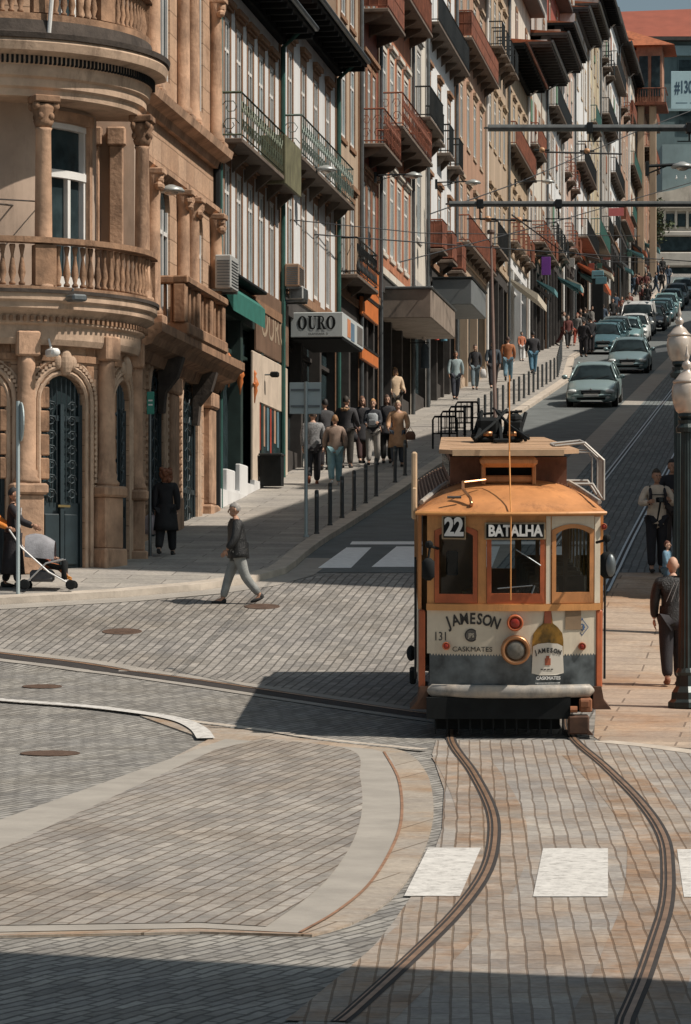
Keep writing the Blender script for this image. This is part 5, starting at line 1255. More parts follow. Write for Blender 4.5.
# painted bottle
bt = mat('bottle_green', (.05,.06,.015), .6, 5, .15, col2=(.40,.20,.03)); X = tx(547.5)
bp_ = [(-.185,670),(-.19,640),(-.175,632),(-.12,626),(-.06,622),(-.045,612),(.045,612),(.06,622),(.12,626),(.175,632),(.19,640),(.185,670)]
mb = MB(); mb.add([(X+a, -.008, tz(b)) for a, b in bp_], [tuple(range(12))]); bo = T('bottle_picture', mb, bt, fp)
mb = MB(); mb.prism([(X-.045,tz(622)),(X+.045,tz(622)),(X+.04,tz(604)),(X-.04,tz(604))], -.014, -.008, 'y'); T('bottle_neck', mb, mat('foil_red', (.36,.10,.05), .2, 6, .5), bo)
lab_p = [(-.195,672),(-.18,645),(-.12,642.5),(0,641.5),(.12,642.5),(.18,645),(.195,672),(.10,674),(-.10,674)]
mb = MB(); mb.add([(X+a, -.012, tz(b)) for a, b in lab_p], [tuple(range(9))]); la = T('bottle_label', mb, mat('label_paper', (.66,.62,.54), .06, 3, .6), bo)
for ch, dx in zip(word, [-.145,-.1,-.05,0,.045,.093,.142]):
    u = dx/.15; lt(ch, 547.5+dx*PPM, 649.2+2.2*u*u, .075, .8, .003, rz=u*.3).location.y -= .010
mb = MB(); mb.bbox(X-.035, X+.035, -.016, -.013, tz(664), tz(657), .002); mb.box(X-.02, X+.02, -.016, -.013, tz(657), tz(654.5)); T('crest', mb, mat('foil_red', (.36,.10,.05)), la)
mb = MB()
for a, b in ((-.17,-.12),(-.10,-.04),(-.02,.05),(.07,.13)): mb.box(X+a*.5-.0, X+b*.5, -.0155, -.013, tz(668.6), tz(667.6))
T('small_print', mb, ink, la)
lt('CASKMATES', 548, 677, .055, 1.0, .002, m=white_p).location.y -= .006
mb = MB(); mb.box(X-.15, X+.15, -.006, .0, tz(682.4), tz(681.4)); mb.box(X-.13, X+.15, -.006, 0, tz(684.4), tz(683.6)); T('small_print', mb, white_p, fp)
mb = MB(); mb.box(tx(565), tx(581), -.012, -.002, tz(628.5), tz(603)); T('flap', mb, mat('brown_flap', (.24,.165,.10), .2, 4, .7), fp)
# mirrors
for s, x, y, w, h in ((-1, 428, 567, .15, .27), (1, 606, 563, .18, .32)):
    X, Z = tx(x), tz(y); mb = MB(); mb.smooth = True
    mb.bbox(X-w/2, X+w/2, -.22, -.10, Z-h/2, Z+h/2, .045); a = mb.build('mirror', black_m, tram)
    mb = MB(); mb.tube([(X, -.12, Z+h/2), (X-s*.02, -.1, Z+h/2+.14), (X-s*.12, .1, Z+h/2+.10)], .018, 6); mb.ell((X-s*.01, -.1, Z+h/2+.16), (.05,.04,.05), 8, 6); mb.build('arm', black_m, a)
    if s > 0: mb = MB(); mb.smooth = True; mb.ell((X+.03, -.20, Z), (.065, .06, .14), 10, 8); mb.build('shell', grey_metal, a)
# side walls
for s in (-1, 1):
    x0_, x1_ = (s*1.12-.04, s*1.12+.0) if s > 0 else (-1.12, -1.08)
    mb = MB()
    mb.box(x0_, x1_, .22, LT, tz(683), tz(609)); T('side_panel', mb, redor if s > 0 else cream)
    mb = MB(); ny = 9; pit = (LT-.3)/ny
    mb.box(x0_, x1_, .22, LT, tz(609), tz(603)); mb.box(x0_, x1_, .22, LT, tz(524), tz(511))
    for i in range(ny+1): y = .22+pit*i; mb.box(x0_, x1_, y, min(LT, y+.10), tz(603), tz(524))
    mb.M = Matrix(); mb.build('side_frame', orange if s < 0 else orange2, tram)
    for i in range(ny):
        mb = MB(); y = .32+pit*i; mb.box(x0_+.012, x0_+.02, y, y+pit-.1, tz(603), tz(524)); mb.build('side_window', tglass, tram)
    mb = MB()
    for y in (.35, 1.0): mb.tube([(s*1.15,y,tz(680)),(s*1.15,y,tz(560))], .016, 6)
    mb.build('grab_rail', dark_metal, tram)
# rear wall
mb = MB(); mb.box(-1.1, 1.1, LT-.05, LT, tz(683), tz(609)); mb.box(-1.1, 1.1, LT-.05, LT, tz(524), tz(510))
for x in (-1.1, -.42, .34, 1.02): mb.box(x, x+.09, LT-.05, LT, tz(609), tz(524))
mb.build('rear_wall', orange, tram)
# cabin inside
mb = MB(); mb.bbox(.25,.6,.5,.75,tz(666),tz(585),.04); mb.build('seat_back', mat('varnished_wood', (.30,.16,.08), .3, 3, .4), tram)
mb = MB(); mb.box(-1.08, 1.08, .3, LT-.1, tz(672), tz(666)); mb.build('floor', darkwood, tram)
mb = MB(); mb.box(-1.06, -.35, 1.45, 1.52, tz(666), tz(520)); mb.box(.35, 1.06, 1.45, 1.52, tz(666), tz(600)); mb.box(-.35, .35, 1.45, 1.5, tz(535), tz(514)); mb.box(-1.06,1.06,1.45,1.5,tz(530),tz(514))
for x in (.35,.70,1.02): mb.box(x, x+.05, 1.45, 1.5, tz(600), tz(514))
mb.build('bulkhead', mat('varnished_wood', (.30,.16,.08), .3, 3, .4), tram)
for i in range(6):
    for s in (-1, 1):
        mb = MB(); y = 2.2+i*.95; mb.bbox(s*.68-.36, s*.68+.36, y, y+.45, tz(666)+.38, tz(666)+.46, .02); mb.bbox(s*.68-.36, s*.68+.36, y+.4, y+.47, tz(666)+.46, tz(666)+.95, .02); mb.box(s*.68-.3, s*.68+.3, y+.1, y+.35, tz(666), tz(666)+.38)
        mb.build('bench', mat('varnished_wood', (.30,.16,.08)), tram)
mb = MB(); mb.bbox(-.62,-.32,.35,.6,tz(666),tz(596),.04); mb.lathe([(.11,0),(.12,.05),(.02,.1)], 14, (-.47,.48,tz(596))); mb.tube([(-.47,.48,tz(590)),(-.3,.40,tz(588))], .015, 6); mb.build('controller', mat('brass', (.5,.36,.16)), tram)
mb = MB(); mb.bbox(tx(446), tx(458), -.0+.16, .2, tz(575), tz(550), .02); mb.build('inner_mirror', black_m, tram)
# truck, wheels, life guard
mb = MB(); mb.box(-.95, .95, .45, LT-.4, .38, .60); mb.box(-1.0, 1.0, .25, .45, .30, .58); mb.box(-.75, .75, 2.3, 6.3, .22, .42)
mb.build('underframe', black_m, tram)
mb = MB(); mb.box(-1.02, .72, -.02, .12, .24, .50); mb.box(-.9, .6, .15, .25, .10, .3)
for i in range(12): mb.box(-.92+i*.14, -.90+i*.14, .02, .06, .05, .26)
mb.build('life_guard', black_m, tram)
mb = MB(); mb.bbox(tx(568), tx(589), -.06, .14, tz(733), tz(714), .02); mb.add([(tx(587),-.06,tz(727)),(tx(593),-.06,tz(733.5)),(tx(587),-.06,tz(733.5)),(tx(587),.14,tz(727)),(tx(593),.14,tz(733.5)),(tx(587),.14,tz(733.5))], [(0,1,2),(5,4,3),(0,3,4,1)]); mb.build('guard_board', mat('rusty_dark', (.10,.05,.03), .5, 6, .8), tram)
mb = MB(); mb.bbox(tx(579), tx(592), -.02, .15, tz(711), tz(697), .02); mb.tube([(tx(570),-.02,tz(708)),(tx(577),-.02,tz(708))], .04, 8); mb.bbox(tx(580), tx(589), -.04, -.02, tz(706), tz(699), .01); mb.build('coupler', mat('rust_orange', (.28,.11,.05), .4, 6, .7), tram)
for s in (-1, 1):     # flared step guards at the corners
    mb = MB(); a, b = (s*.98, s*1.30)
    mb.add([(s*1.0,.1,tz(686)),(s*1.10,.1,tz(686)),(s*1.13,.1,tz(700)),(s*1.22,.1,tz(709)),(s*1.0,.1,tz(709)),(s*1.0,.8,tz(686)),(s*1.10,.8,tz(686)),(s*1.13,.8,tz(700)),(s*1.22,.8,tz(709)),(s*1.0,.8,tz(709))], [(0,1,2,3,4),(9,8,7,6,5)]+[(i,(i+1)%5,5+(i+1)%5,5+i) for i in range(5)]); mb.build('step_guard', mat('rusty_dark', (.10,.05,.03)), tram)
for y in (2.9, 4.7):
    for s in (-1, 1):
        mb = MB(); mb.M = Matrix.Translation((s*.78, y, .40)) @ Matrix.Rotation(PI/2, 4, 'Y'); mb.smooth = True; mb.lathe([(.36,-.05),(.40,-.04),(.40,.04),(.33,.05),(.1,.05),(.08,.08)], 24); w_ = mb.build('wheel', dark_metal, tram)
# folded gate and frame on the roof side, plank on the left
mb = MB(); lat = lambda *p: mb.tube(p, .017, 5)
q = [(.62,2.2,zp+.06),(1.0,2.2,zp+.10),(1.24,2.2,zp-.12),(1.24,2.2,zp-.62)]
for yy in (2.2, 3.4):
    mb.tube([(a, yy, c) for a, b, c in q], .018, 5); mb.tube([(.72,yy,zp-.02),(1.08,yy,zp-.02),(1.16,yy,zp-.12),(1.16,yy,zp-.5)], .012, 5); mb.tube([(.8,yy,zp-.42),(1.1,yy,zp-.42),(1.22,yy,zp-.6)], .02, 5)
for a, b, c in q: mb.tube([(a,2.2,c),(a,3.4,c)], .015, 5)
for i in range(5): mb.tube([(1.24,2.2+.25*i,zp-.12),(1.24,2.2+.25*i,zp-.62)], .012, 4)
mb.build('roof_frame', mat('galvanised', (.40,.38,.35), .2, 4, .6, .3), tram)
mb = MB(); mb.bbox(-1.20,-1.13,.55,.62,tz(520),tz(452),.02); mb.bbox(-1.19,-1.14,.45,.9,tz(512),tz(488),.01); mb.build('left_stay', mat('plank_light', (.58,.42,.27)), tram)
mb = MB(); mb.bbox(-1.22,-1.14,.9,1.5,tz(690),tz(676),.02); mb.ell((-1.2,1.2,tz(660)), (.06,.16,.10), 8, 6); mb.build('step', black_m, tram)
mb = MB(); mb.bbox(-1.19,-1.13,1.0,1.08,tz(519),tz(508),.02); mb.build('side_lamp', redl, tram)
# ================================================================ cars and van
tyre = mat('tyre', (.02,.02,.02), .2, 5, .8); rim = mat('rim', (.35,.36,.37), .15, 5, .35, .8)
cglass = glassmat('car_glass', (.012,.018,.02)); hl = mat('headlight', (.55,.58,.58), .2, 14, .12); plate = mat('plate', (.6,.6,.58), .1, 5, .5)
def lerp_tab(tab, y):
    for (a, *va), (b, *vb) in zip(tab, tab[1:]):
        if a <= y <= b: t = (y-a)/(b-a); t = t*t*(3-2*t) if False else t; return [p+(q-p)*t for p, q in zip(va, vb)]
    return tab[-1][1:]
def car(label, x, y, k_off, paint, kind='sedan', cat='car', group='cars', loc=None, dy=0):
    if loc is None: X, Y = G(x, y)
    else: X, Y = loc
    z0 = gz(Y)+.01
    t = thing('van' if kind == 'van' else 'car', label, 'van' if kind == 'van' else 'car', (X, Y, z0), -HD, group, rx=math.atan((gz(Y+1)-gz(Y))))
    if kind == 'sedan':   L = 4.5; W_ = .89; tab = [(0,.62,.58,.28),(.12,.80,.66,.22),(.5,.87,.74,.20),(1.25,.89,.90,.20),(2.6,.89,.93,.20),(3.9,.88,.96,.20),(4.4,.80,.94,.26),(4.5,.68,.78,.32)]; cab = [(1.15,.90,.80),(1.95,1.40,.58),(2.2,1.45,.59),(3.1,1.44,.58),(3.95,1.02,.74)]
    elif kind == 'hatch': L = 4.0; W_ = .86; tab = [(0,.60,.60,.28),(.12,.78,.72,.22),(.4,.84,.80,.20),(1.05,.86,.96,.20),(2.6,.86,.98,.20),(3.7,.85,1.0,.20),(3.95,.80,.98,.26),(4.0,.72,.8,.32)]; cab = [(.95,.95,.78),(1.7,1.45,.58),(2.0,1.50,.59),(3.4,1.47,.58),(3.85,1.05,.74)]
    else:                 L = 4.9; W_ = .96; tab = [(0,.75,.62,.30),(.10,.90,.78,.24),(.35,.95,.98,.22),(.95,.96,1.16,.22),(2.6,.96,1.2,.22),(4.8,.95,1.2,.24),(4.9,.93,1.15,.30)]; cab = [(.80,1.15,.90),(1.5,1.82,.78),(1.8,1.92,.79),(4.6,1.90,.79),(4.88,1.2,.90)]
    N = 26; rows_ = []
    for i in range(N+1):
        yy = L*i/N; w, zt_, zb_ = lerp_tab(tab, yy); zm = zb_+(zt_-zb_)*.55; crown = .05
        half = [(w*.55, zb_-.03),(w*.92, zb_),(w, zb_+.12),(w*1.0, zm),(w*.975, zt_-.10),(w*.90, zt_-.015),(w*.6, zt_+crown*.7),(0, zt_+crown)]
        rows_.append([(-a, yy-.0, b) for a, b in half]+[(a, yy, b) for a, b in half[-2::-1]])
    mb = MB(); mb.smooth = True; mb.grid(rows_)
    mb.smooth = False; n = len(rows_[0]); mb.add(rows_[0], [tuple(range(n))]); mb.add(rows_[-1], [tuple(range(n))[::-1]])
    body = mb.build('body', paint, t)
    rows_ = []
    for i in range(13):
        yy = cab[0][0]+(cab[-1][0]-cab[0][0])*i/12; z, w = lerp_tab(cab, yy); zb_ = min(z-.02, lerp_tab(tab, yy)[1]-.03)
        half = [(max(w, W_*.90), zb_),(w+.06*(z-zb_), z-.16*(z-zb_)-.02),(w, z-.03),(w*.7, z+.02),(0, z+.03)]
        rows_.append([(-a, yy, b) for a, b in half]+[(a, yy, b) for a, b in half[-2::-1]])
    mb = MB(); mb.smooth = True; mb.grid(rows_); mb.add(rows_[0], [tuple(range(9))]); mb.add(rows_[-1], [tuple(range(9))[::-1]])
    gl = mb.build('windows', cglass, t)
    mb = MB(); mb.smooth = True; rr = []
    ya, yb = cab[1][0]-.03, cab[3][0]+.05
    for i in range(9):
        yy = ya+(yb-ya)*i/8; z, w = lerp_tab(cab, yy); rr.append([(w*u*1.03, yy, z+.045-.06*abs(u)**3) for u in [-1+2*j/12 for j in range(13)]])
    mb.grid(rr); mb.grid([[(p[0],p[1],p[2]-.05) for p in rr[0]], rr[0]])
    for s in (-1, 1):
        mb.tube([(s*(cab[0][2]+.03), cab[0][0], cab[0][1]-.02), (s*(cab[1][2]+.02), cab[1][0]+.02, cab[1][1])], .035, 5); mb.tube([(s*(cab[-1][2]+.03), cab[-1][0], cab[-1][1]-.02), (s*(cab[-2][2]+.02), cab[-2][0], cab[-2][1])], .05, 5)
        m_ = (cab[1][0]+cab[3][0])/2; mb.tube([(s*(W_*.93), m_, lerp_tab(tab, m_)[1]-.04), (s*(lerp_tab(cab, m_)[1]+.03), m_, lerp_tab(cab, m_)[0]-.04)], .035, 5)
    if kind == 'van': 
        for s in (-1, 1): mb.add([(s*.965,1.9,1.15),(s*.965,4.7,1.15),(s*.86,4.7,1.85),(s*.86,1.9,1.85)], [(0,1,2,3)])
    mb.build('roof', paint, t)
    zh = tab[1][2]
    for s in (-1, 1):
        mb = MB(); mb.smooth = True; mb.ell((s*tab[1][1]*.80, .10, zh-.10), (.19, .16, .085 if kind != 'van' else .15), 12, 8); mb.build('headlight', hl, t)
        mb = MB(); mb.smooth = True; mb.ell((s*tab[1][1]*.74, .02, .36), (.07,.05,.05), 8, 6); mb.build('fog_lamp', hl, t)
        mb = MB(); mb.smooth = True; zc_ = cab[0][1]+.10; mb.ell((s*(W_+.12), cab[0][0]+.45, zc_), (.11,.07,.085), 10, 8); mb.tube([(s*(W_-.05), cab[0][0]+.5, zc_-.06),(s*(W_+.1), cab[0][0]+.48, zc_-.03)], .02, 5); mb.build('mirror', paint, t)
        for yy in (.82, L-.85):
            mb = MB(); mb.M = Matrix.Translation((s*(W_-.11), yy, .31)) @ Matrix.Rotation(PI/2, 4, 'Y'); mb.smooth = True
            mb.lathe([(.27,-.10),(.315,-.09),(.32,0),(.315,.10),(.24,.115),(.1,.115)], 20); wh = mb.build('wheel', tyre, t)
            mb = MB(); mb.M = Matrix.Translation((s*(W_-.11), yy, .31)) @ Matrix.Rotation(PI/2, 4, 'Y'); mb.lathe([(.22,s*.118),(.2,s*.125),(.05,s*.13)], 14); mb.build('rim', rim, wh)
    mb = MB(); g0_ = zh-.20
    mb.bbox(-.34,.34,-.03,.1,g0_,zh-.04,.03) ; mb.build('grille', black_m, t)
    mb = MB(); mb.tube([(-.33,-.04,zh-.05),(.33,-.04,zh-.05)], .012, 5); mb.ell((0,-.04,zh-.03), (.04,.02,.04), 8, 6); mb.tube([(-.3,-.04,zh-.12),(.3,-.04,zh-.12)], .008, 4); mb.build('grille_trim', rim, t)
    mb = MB(); mb.bbox(-.5,.5,-.02,.1,.27,.36,.02); mb.build('air_intake', black_m, t)
    mb = MB(); mb.smooth = True; mb.bbox(-.70,.70,-.045,.1,.375,.475,.04); mb.build('bumper', paint, t)
    mb = MB(); mb.bbox(-.26,.26,-.065,-.045,.385,.475,.005); mb.build('number_plate', plate, t)
    for s in (-.5, .1):
        mb = MB(); mb.tube([(s, cab[0][0]-.02, cab[0][1]+.04),(s+.45, cab[0][0]+.18, cab[0][1]+.14)], .012, 4); mb.build('wiper', black_m, t)
    return t
def paintmat(n, c, r_=.28): 
    m = mat(n, c, .06, .8, r_, .35); return m
p_silver = paintmat('paint_silver_teal', (.27,.36,.365)); p_silver2 = paintmat('paint_silver_blue', (.22,.31,.33)); p_dark = paintmat('paint_dark_teal', (.05,.10,.115)); p_white = paintmat('paint_white', (.62,.64,.63), .35); p_blue = paintmat('paint_steel_blue', (.10,.19,.22)); p_grey = paintmat('paint_grey', (.16,.20,.21)); p_green = paintmat('paint_pale_teal', (.20,.33,.34)); p_black = paintmat('paint_black', (.02,.025,.03))
car('silver saloon car driving down the middle of the street, nearest of all the cars', 591, 408, 0, p_silver, group=None)
car('second silver car, just behind the nearest silver saloon', 627.5, 374, 0, p_silver2, group=None)
PG = 'cars parked and queued up the hill'
for (lab, k, x, pm, kd) in [
    ('dark teal car parked beside the last bollards, lowest of the parked line', -9.5, 603, p_blue, 'hatch'),
    ('second dark car of the parked line, just above the lowest one', -9.6, 609, p_dark, 'sedan'),
    ('tall grey car with a pale roof, third in the parked line', -9.6, 614.5, p_grey, 'hatch'),
    ('pale teal car squeezed between the grey car and the white hatchback', -9.1, 624, p_green, 'sedan'),
    ('white hatchback directly in front of the white van', -8.9, 633, p_white, 'hatch'),
    ('white van standing tall among the parked cars', -9.2, 636.5, p_white, 'van'),
    ('black car right behind the white van', -8.8, 650, p_black, 'sedan'),
    ('dark teal car behind the black car on the right of the van', -8.8, 655, p_dark, 'hatch'),
    ('steel blue car in the queue above the van', -8.8, 660, p_blue, 'sedan'),
    ('pale teal car in the queue above the steel blue one', -8.8, 665, p_green, 'hatch'),
    ('silver car in the queue near the hilltop', -8.8, 670, p_silver2, 'sedan'),
    ('grey car second from the top of the queue', -8.7, 675.5, p_grey, 'hatch'),
    ('silver teal car at the very top of the queue', -8.6, 681.5, p_silver, 'sedan')]:
    Y_ = F*(-k)/(796-x); car(lab, 0, 0, 0, pm, kd, group=PG, loc=SK(k, Y_))
# ================================================================ people
def skin_mesh(name, verts, edges, radii, mats, root=0, sub=1, fmat=None):
    me = bpy.data.meshes.new(name); me.from_pydata([tuple(v) for v in verts], edges, [])
    o = bpy.data.objects.new(name, me); C.objects.link(o)
    md = o.modifiers.new('s', 'SKIN'); md.use_smooth_shade = True; md.branch_smoothing = .6
    sv = me.skin_vertices[0].data
    for i, r_ in enumerate(radii): sv[i].radius = r_ if isinstance(r_, tuple) else (r_, r_)
    sv[root].use_root = True
    if sub: s_ = o.modifiers.new('d', 'SUBSURF'); s_.levels = sub; s_.render_levels = sub
    dg = bpy.context.evaluated_depsgraph_get(); m2 = bpy.data.meshes.new_from_object(o.evaluated_get(dg))
    bpy.data.objects.remove(o); bpy.data.meshes.remove(me)
    return m2
skins = {'fair': mat('skin_fair', (.52,.32,.23), .08, 8, .6), 'tan': mat('skin_tan', (.42,.23,.15), .08, 8, .6)}
eye_m = mat('eyes', (.03,.025,.02), .1, 8, .3)
CL = {}
def cloth(c):
    k = 'cloth_%02d%02d%02d' % tuple(int(v*99) for v in c)
    return mat(k, c, .25, 7, .85, bump=.4)
def leather(c): return mat('leather_%02d' % int(c[0]*99), c, .4, 9, .42, bump=.9)
def limb(p, length, pitch, roll=0):     # from p down; pitch forward(-y) positive
    return p+Vector((math.sin(roll)*length, -math.sin(pitch)*math.cos(roll)*length, -math.cos(pitch)*math.cos(roll)*length))
def person(label, X, Y, H=1.7, rz=0, legs=(12,-2,-12,20), arms=(10,15,-10,15), splay=(8,8), top=(.1,.1,.1), trouser=(.05,.05,.06), hair=(.06,.04,.03), skin='fair', shoe=(.03,.03,.03), coat=0, bald=False, longhair=False, lean=0, tm=None, z=None, female=False, slim=1.0, bighair=False, raise_=.12, extra=None, group=None, head=(0,0), rx=0, thick=1.0, sitz=None, jk=1.0, tr=1.0):
    """rz: 0 faces the camera. legs=(thighL, kneeL, thighR, kneeR) degrees, arms=(shoulderL, elbowL, shoulderR, elbowR)"""
    s = H/1.75; z0 = (gz(Y)+raise_) if z is None else z
    t = thing('person', label, 'person', (X, Y, z0), R(rz), group)
    V = Vector; pel = V((0,0,.93*s))
    hip = [pel+V((sx*.09*s,0,-.04*s)) for sx in (-1,1)]
    kn, an, toe, heel = [], [], [], []
    for i, sx in enumerate((-1,1)):
        th, kb = R(legs[2*i]), R(legs[2*i+1])
        k_ = limb(hip[i], .43*s, th, R(sx*1.5)); a_ = limb(k_, .41*s, th-kb, 0); kn.append(k_); an.append(a_)
    low = min(a.z for a in an)-.075*s
    if sitz is None: sh = V((0,0,-low))
    else: sh = V((0,0,sitz-pel.z))
    pel, hip, kn, an = pel+sh, [h+sh for h in hip], [k+sh for k in kn], [a+sh for a in an]
    for i in range(2):
        lp = R(legs[2*i]-legs[2*i+1]); d = V((0, -math.cos(lp*.7), -math.sin(max(-.9, min(.9, -lp*.7))) if False else math.sin(lp*.7)*.6)).normalized()
        toe.append(an[i]+V((0,-.15*s,-.045*s)) if abs(an[i].z-.075*s) < .03 else an[i]+V((0,-.11*s,-.10*s)))
    ln = R(lean); up = V((0,-math.sin(ln),math.cos(ln)))
    sp = pel+up*.20*s; ch = pel+up*.42*s; nk = pel+up*.57*s; hd0 = nk+up*.07*s+V((0,-.01*s,0))
    wsh = (.165 if female else .19)*s*thick
    shd = [ch+up*.08*s+V((sx*wsh,0,0)) for sx in (-1,1)]
    el, wr = [], []
    for i, sx in enumerate((-1,1)):
        a_, e_ = R(arms[2*i]), R(arms[2*i+1]); e1 = limb(shd[i], .29*s, a_, R(sx*splay[i])); w1 = limb(e1, .25*s, a_+e_, R(-sx*splay[i]*(1.2 if arms[2*i+1] > 50 else .2)+0)); el.append(e1); wr.append(w1)
    f = s*slim*thick
    # body: one skinned figure, then head, ears, nose, hands in the same mesh
    v = [pel, sp, ch, nk, hd0, hip[0], kn[0], an[0], toe[0], hip[1], kn[1], an[1], toe[1], shd[0], el[0], wr[0], shd[1], el[1], wr[1]]
    e = [(0,1),(1,2),(2,3),(3,4),(0,5),(5,6),(6,7),(7,8),(0,9),(9,10),(10,11),(11,12),(2,13),(13,14),(14,15),(2,16),(16,17),(17,18)]
    r_ = [(.11*f,.085*f),(.10*f,.08*f),(.11*f,.085*f),.055*f,.05*f,.085*f,.055*f,.038*f,.03*f,.085*f,.055*f,.038*f,.03*f,.055*f,.038*f,.026*f,.055*f,.038*f,.026*f]
    me = skin_mesh('body', v, e, r_, None)
    me.materials.clear(); me.materials.append(skins[skin])
    bm = bmesh.new(); bm.from_mesh(me)
    hb = MB(); hb.smooth = True
    hc = hd0+V((0,-.015*s,.085*s)); Rh = (Matrix.Rotation(R(head[0]), 3, 'Z') @ Matrix.Rotation(R(head[1]), 3, 'X'))
    hb.M = Matrix.Translation(hc) @ Rh.to_4x4()
    def P(a, b, c): return (a*s, b*s, c*s)
    hb.ell(P(0,.01,.02), P(.075,.092,.105), 14, 10); hb.ell(P(0,-.02,-.055), P(.055,.065,.06), 12, 8)
    hb.tube([P(0,-.085,.025), P(0,-.108,-.018), P(0,-.09,-.028)], [.010*s,.016*s,.012*s], 6)
    for sx in (-1,1): hb.ell(P(sx*.077,.012,-.0), P(.012,.022,.032), 6, 6); 
    hb.tube([P(-.025,-.083,-.052), P(0,-.090,-.052), P(.025,-.083,-.052)], .007*s, 5)
    # hands
    for i, sx in enumerate((-1,1)):
        d = (wr[i]-el[i]).normalized(); side = V((1,0,0)); nrm = d.cross(side).normalized(); side = nrm.cross(d).normalized()
        hb.M = Matrix.Translation(wr[i]) @ Matrix((side, nrm, d)).transposed().to_4x4()
        hb.ell(P(0,0,.045), P(.022,.040,.048), 8, 6)
        for j, (o_, l_) in enumerate(((-.027,.062),(-.009,.072),(.009,.068),(.026,.052))):
            hb.tube([P(0,o_,.075), P(.008*sx*-1,o_*1.05,.075+l_*.5), P(.024*sx*-1,o_,.075+l_)], [.010*s,.009*s,.007*s], 5)
        hb.tube([P(0,-.035,.025), P(-.01*sx,-.056,.055), P(-.016*sx,-.054,.08)], [.012*s,.010*s,.008*s], 5)
    m3 = hb.mesh('tmp', skins[skin]); bm.from_mesh(m3); bm.to_mesh(me); bm.free(); bpy.data.meshes.remove(m3)
    body = bpy.data.objects.new('body', me); C.objects.link(body); body.parent = t
    HM = Matrix.Translation(hc) @ Rh.to_4x4()
    mb = MB(); mb.M = HM
    for sx in (-1,1): mb.ell(P(sx*.03,-.078,.022), P(.013,.010,.008), 6, 5)
    mb.build('eyes', eye_m, body)
    # hair
    if not bald:
        mb = MB(); mb.M = HM; mb.smooth = True; hr = random.Random(int(X*100))
        rows_ = []
        for i in range(8):
            ph = PI/2-(PI*.62)*i/7; row = []
            for j in range(19):
                a = 2*PI*j/18; fr = math.sin(a) < .12       # forehead side
                p2 = max(ph, .42) if fr and math.sin(a) < -.3 else (max(ph, .22) if fr else ph)
                rr = (1.0 if fr else 1.05+.10*max(0, math.sin(a)))+.02*math.sin(5*a+i)
                row.append(P(math.cos(p2)*math.cos(a)*.078*rr, .012+math.cos(p2)*math.sin(a)*.095*rr, .025+math.sin(p2)*.108*rr))
            rows_.append(row)
        mb.grid(rows_)
        if bighair:
            for i in range(26): a = hr.uniform(0, 6.28); mb.ell(P(.095*math.cos(a), .03+.08*math.sin(a), hr.uniform(-.12,.11)), P(.055,.05,.055), 7, 6)
        if longhair:
            mb.ell(P(0,.055,-.06), P(.088,.062,.13), 12, 8)
            for sx in (-1,1): mb.ell(P(sx*.065,.01,-.06), P(.03,.055,.12), 8, 8)
        mb.build('hair', mat('hair_%02d%02d' % (int(hair[0]*99), int(hair[1]*99)), hair, .35, 20, .7), t)
    # garments
    tmm = tm or cloth(top)
    g = 1.0
    v = [pel+V((0,0,-.21*s)), sp, ch, nk+up*.015*s, shd[0]+up*.015*s, el[0], wr[0]-(wr[0]-el[0])*.06, shd[1]+up*.015*s, el[1], wr[1]-(wr[1]-el[1])*.06]
    e = [(0,1),(1,2),(2,3),(2,4),(4,5),(5,6),(2,7),(7,8),(8,9)]
    r_ = [(.185*f,.15*f),(.165*f*(.88 if female else 1),.14*f),(.185*f,.15*f),.092*f,.086*f,.066*f,.050*f,.086*f,.066*f,.050*f]
    r_ = [(a[0]*jk, a[1]*jk) if isinstance(a, tuple) else a*(jk*.5+.5) for a in r_]
    mt = skin_mesh('top', v, e, r_, None); mt.materials.clear(); mt.materials.append(tmm)
    o = bpy.data.objects.new('coat' if coat else 'jacket', mt); C.objects.link(o); o.parent = t
    if not coat:
        mb = MB(); mb.smooth = True; zz = pel.z; rows_ = []; q_ = (jk*.6+.4)
        for i in range(5):
            q = i/4; rows_.append([(math.cos(a)*(.168+.012*q)*f*q_, math.sin(a)*(.132+.010*q)*f*q_, zz+.16*s-.27*s*q+.008*math.sin(3*a)) for a in [2*PI*j/16 for j in range(17)]])
        mb.grid(rows_); mb.grid([[(x*.94,y*.94,z) for x,y,z in rows_[-1]], rows_[-1]]); mb.build('hem', tmm, o)
    if coat:
        mb = MB(); mb.smooth = True; zz = pel.z; rows_ = []
        for i in range(6):
            q = i/5; rows_.append([(math.cos(a)*(.18+.05*q)*f, math.sin(a)*(.14+.08*q)*f+.0, zz+.12*s-(coat*s+.12*s)*q) for a in [2*PI*j/16 for j in range(17)]])
        mb.grid(rows_); mb.grid([[(x*.93,y*.93,z) for x,y,z in rows_[-1]], rows_[-1]]); mb.build('skirt', tmm, o)
    v = [pel+V((0,0,.02*s)), hip[0], kn[0], an[0]+(kn[0]-an[0])*.06, hip[1], kn[1], an[1]+(kn[1]-an[1])*.06]
    r_ = [(.15*f*tr,.13*f*tr),.125*f*tr,.092*f*tr,.072*f*tr,.125*f*tr,.092*f*tr,.072*f*tr]
    mt = skin_mesh('trousers', v, [(0,1),(1,2),(2,3),(0,4),(4,5),(5,6)], r_, None); mt.materials.clear(); mt.materials.append(cloth(trouser))
    o = bpy.data.objects.new('trousers', mt); C.objects.link(o); o.parent = t
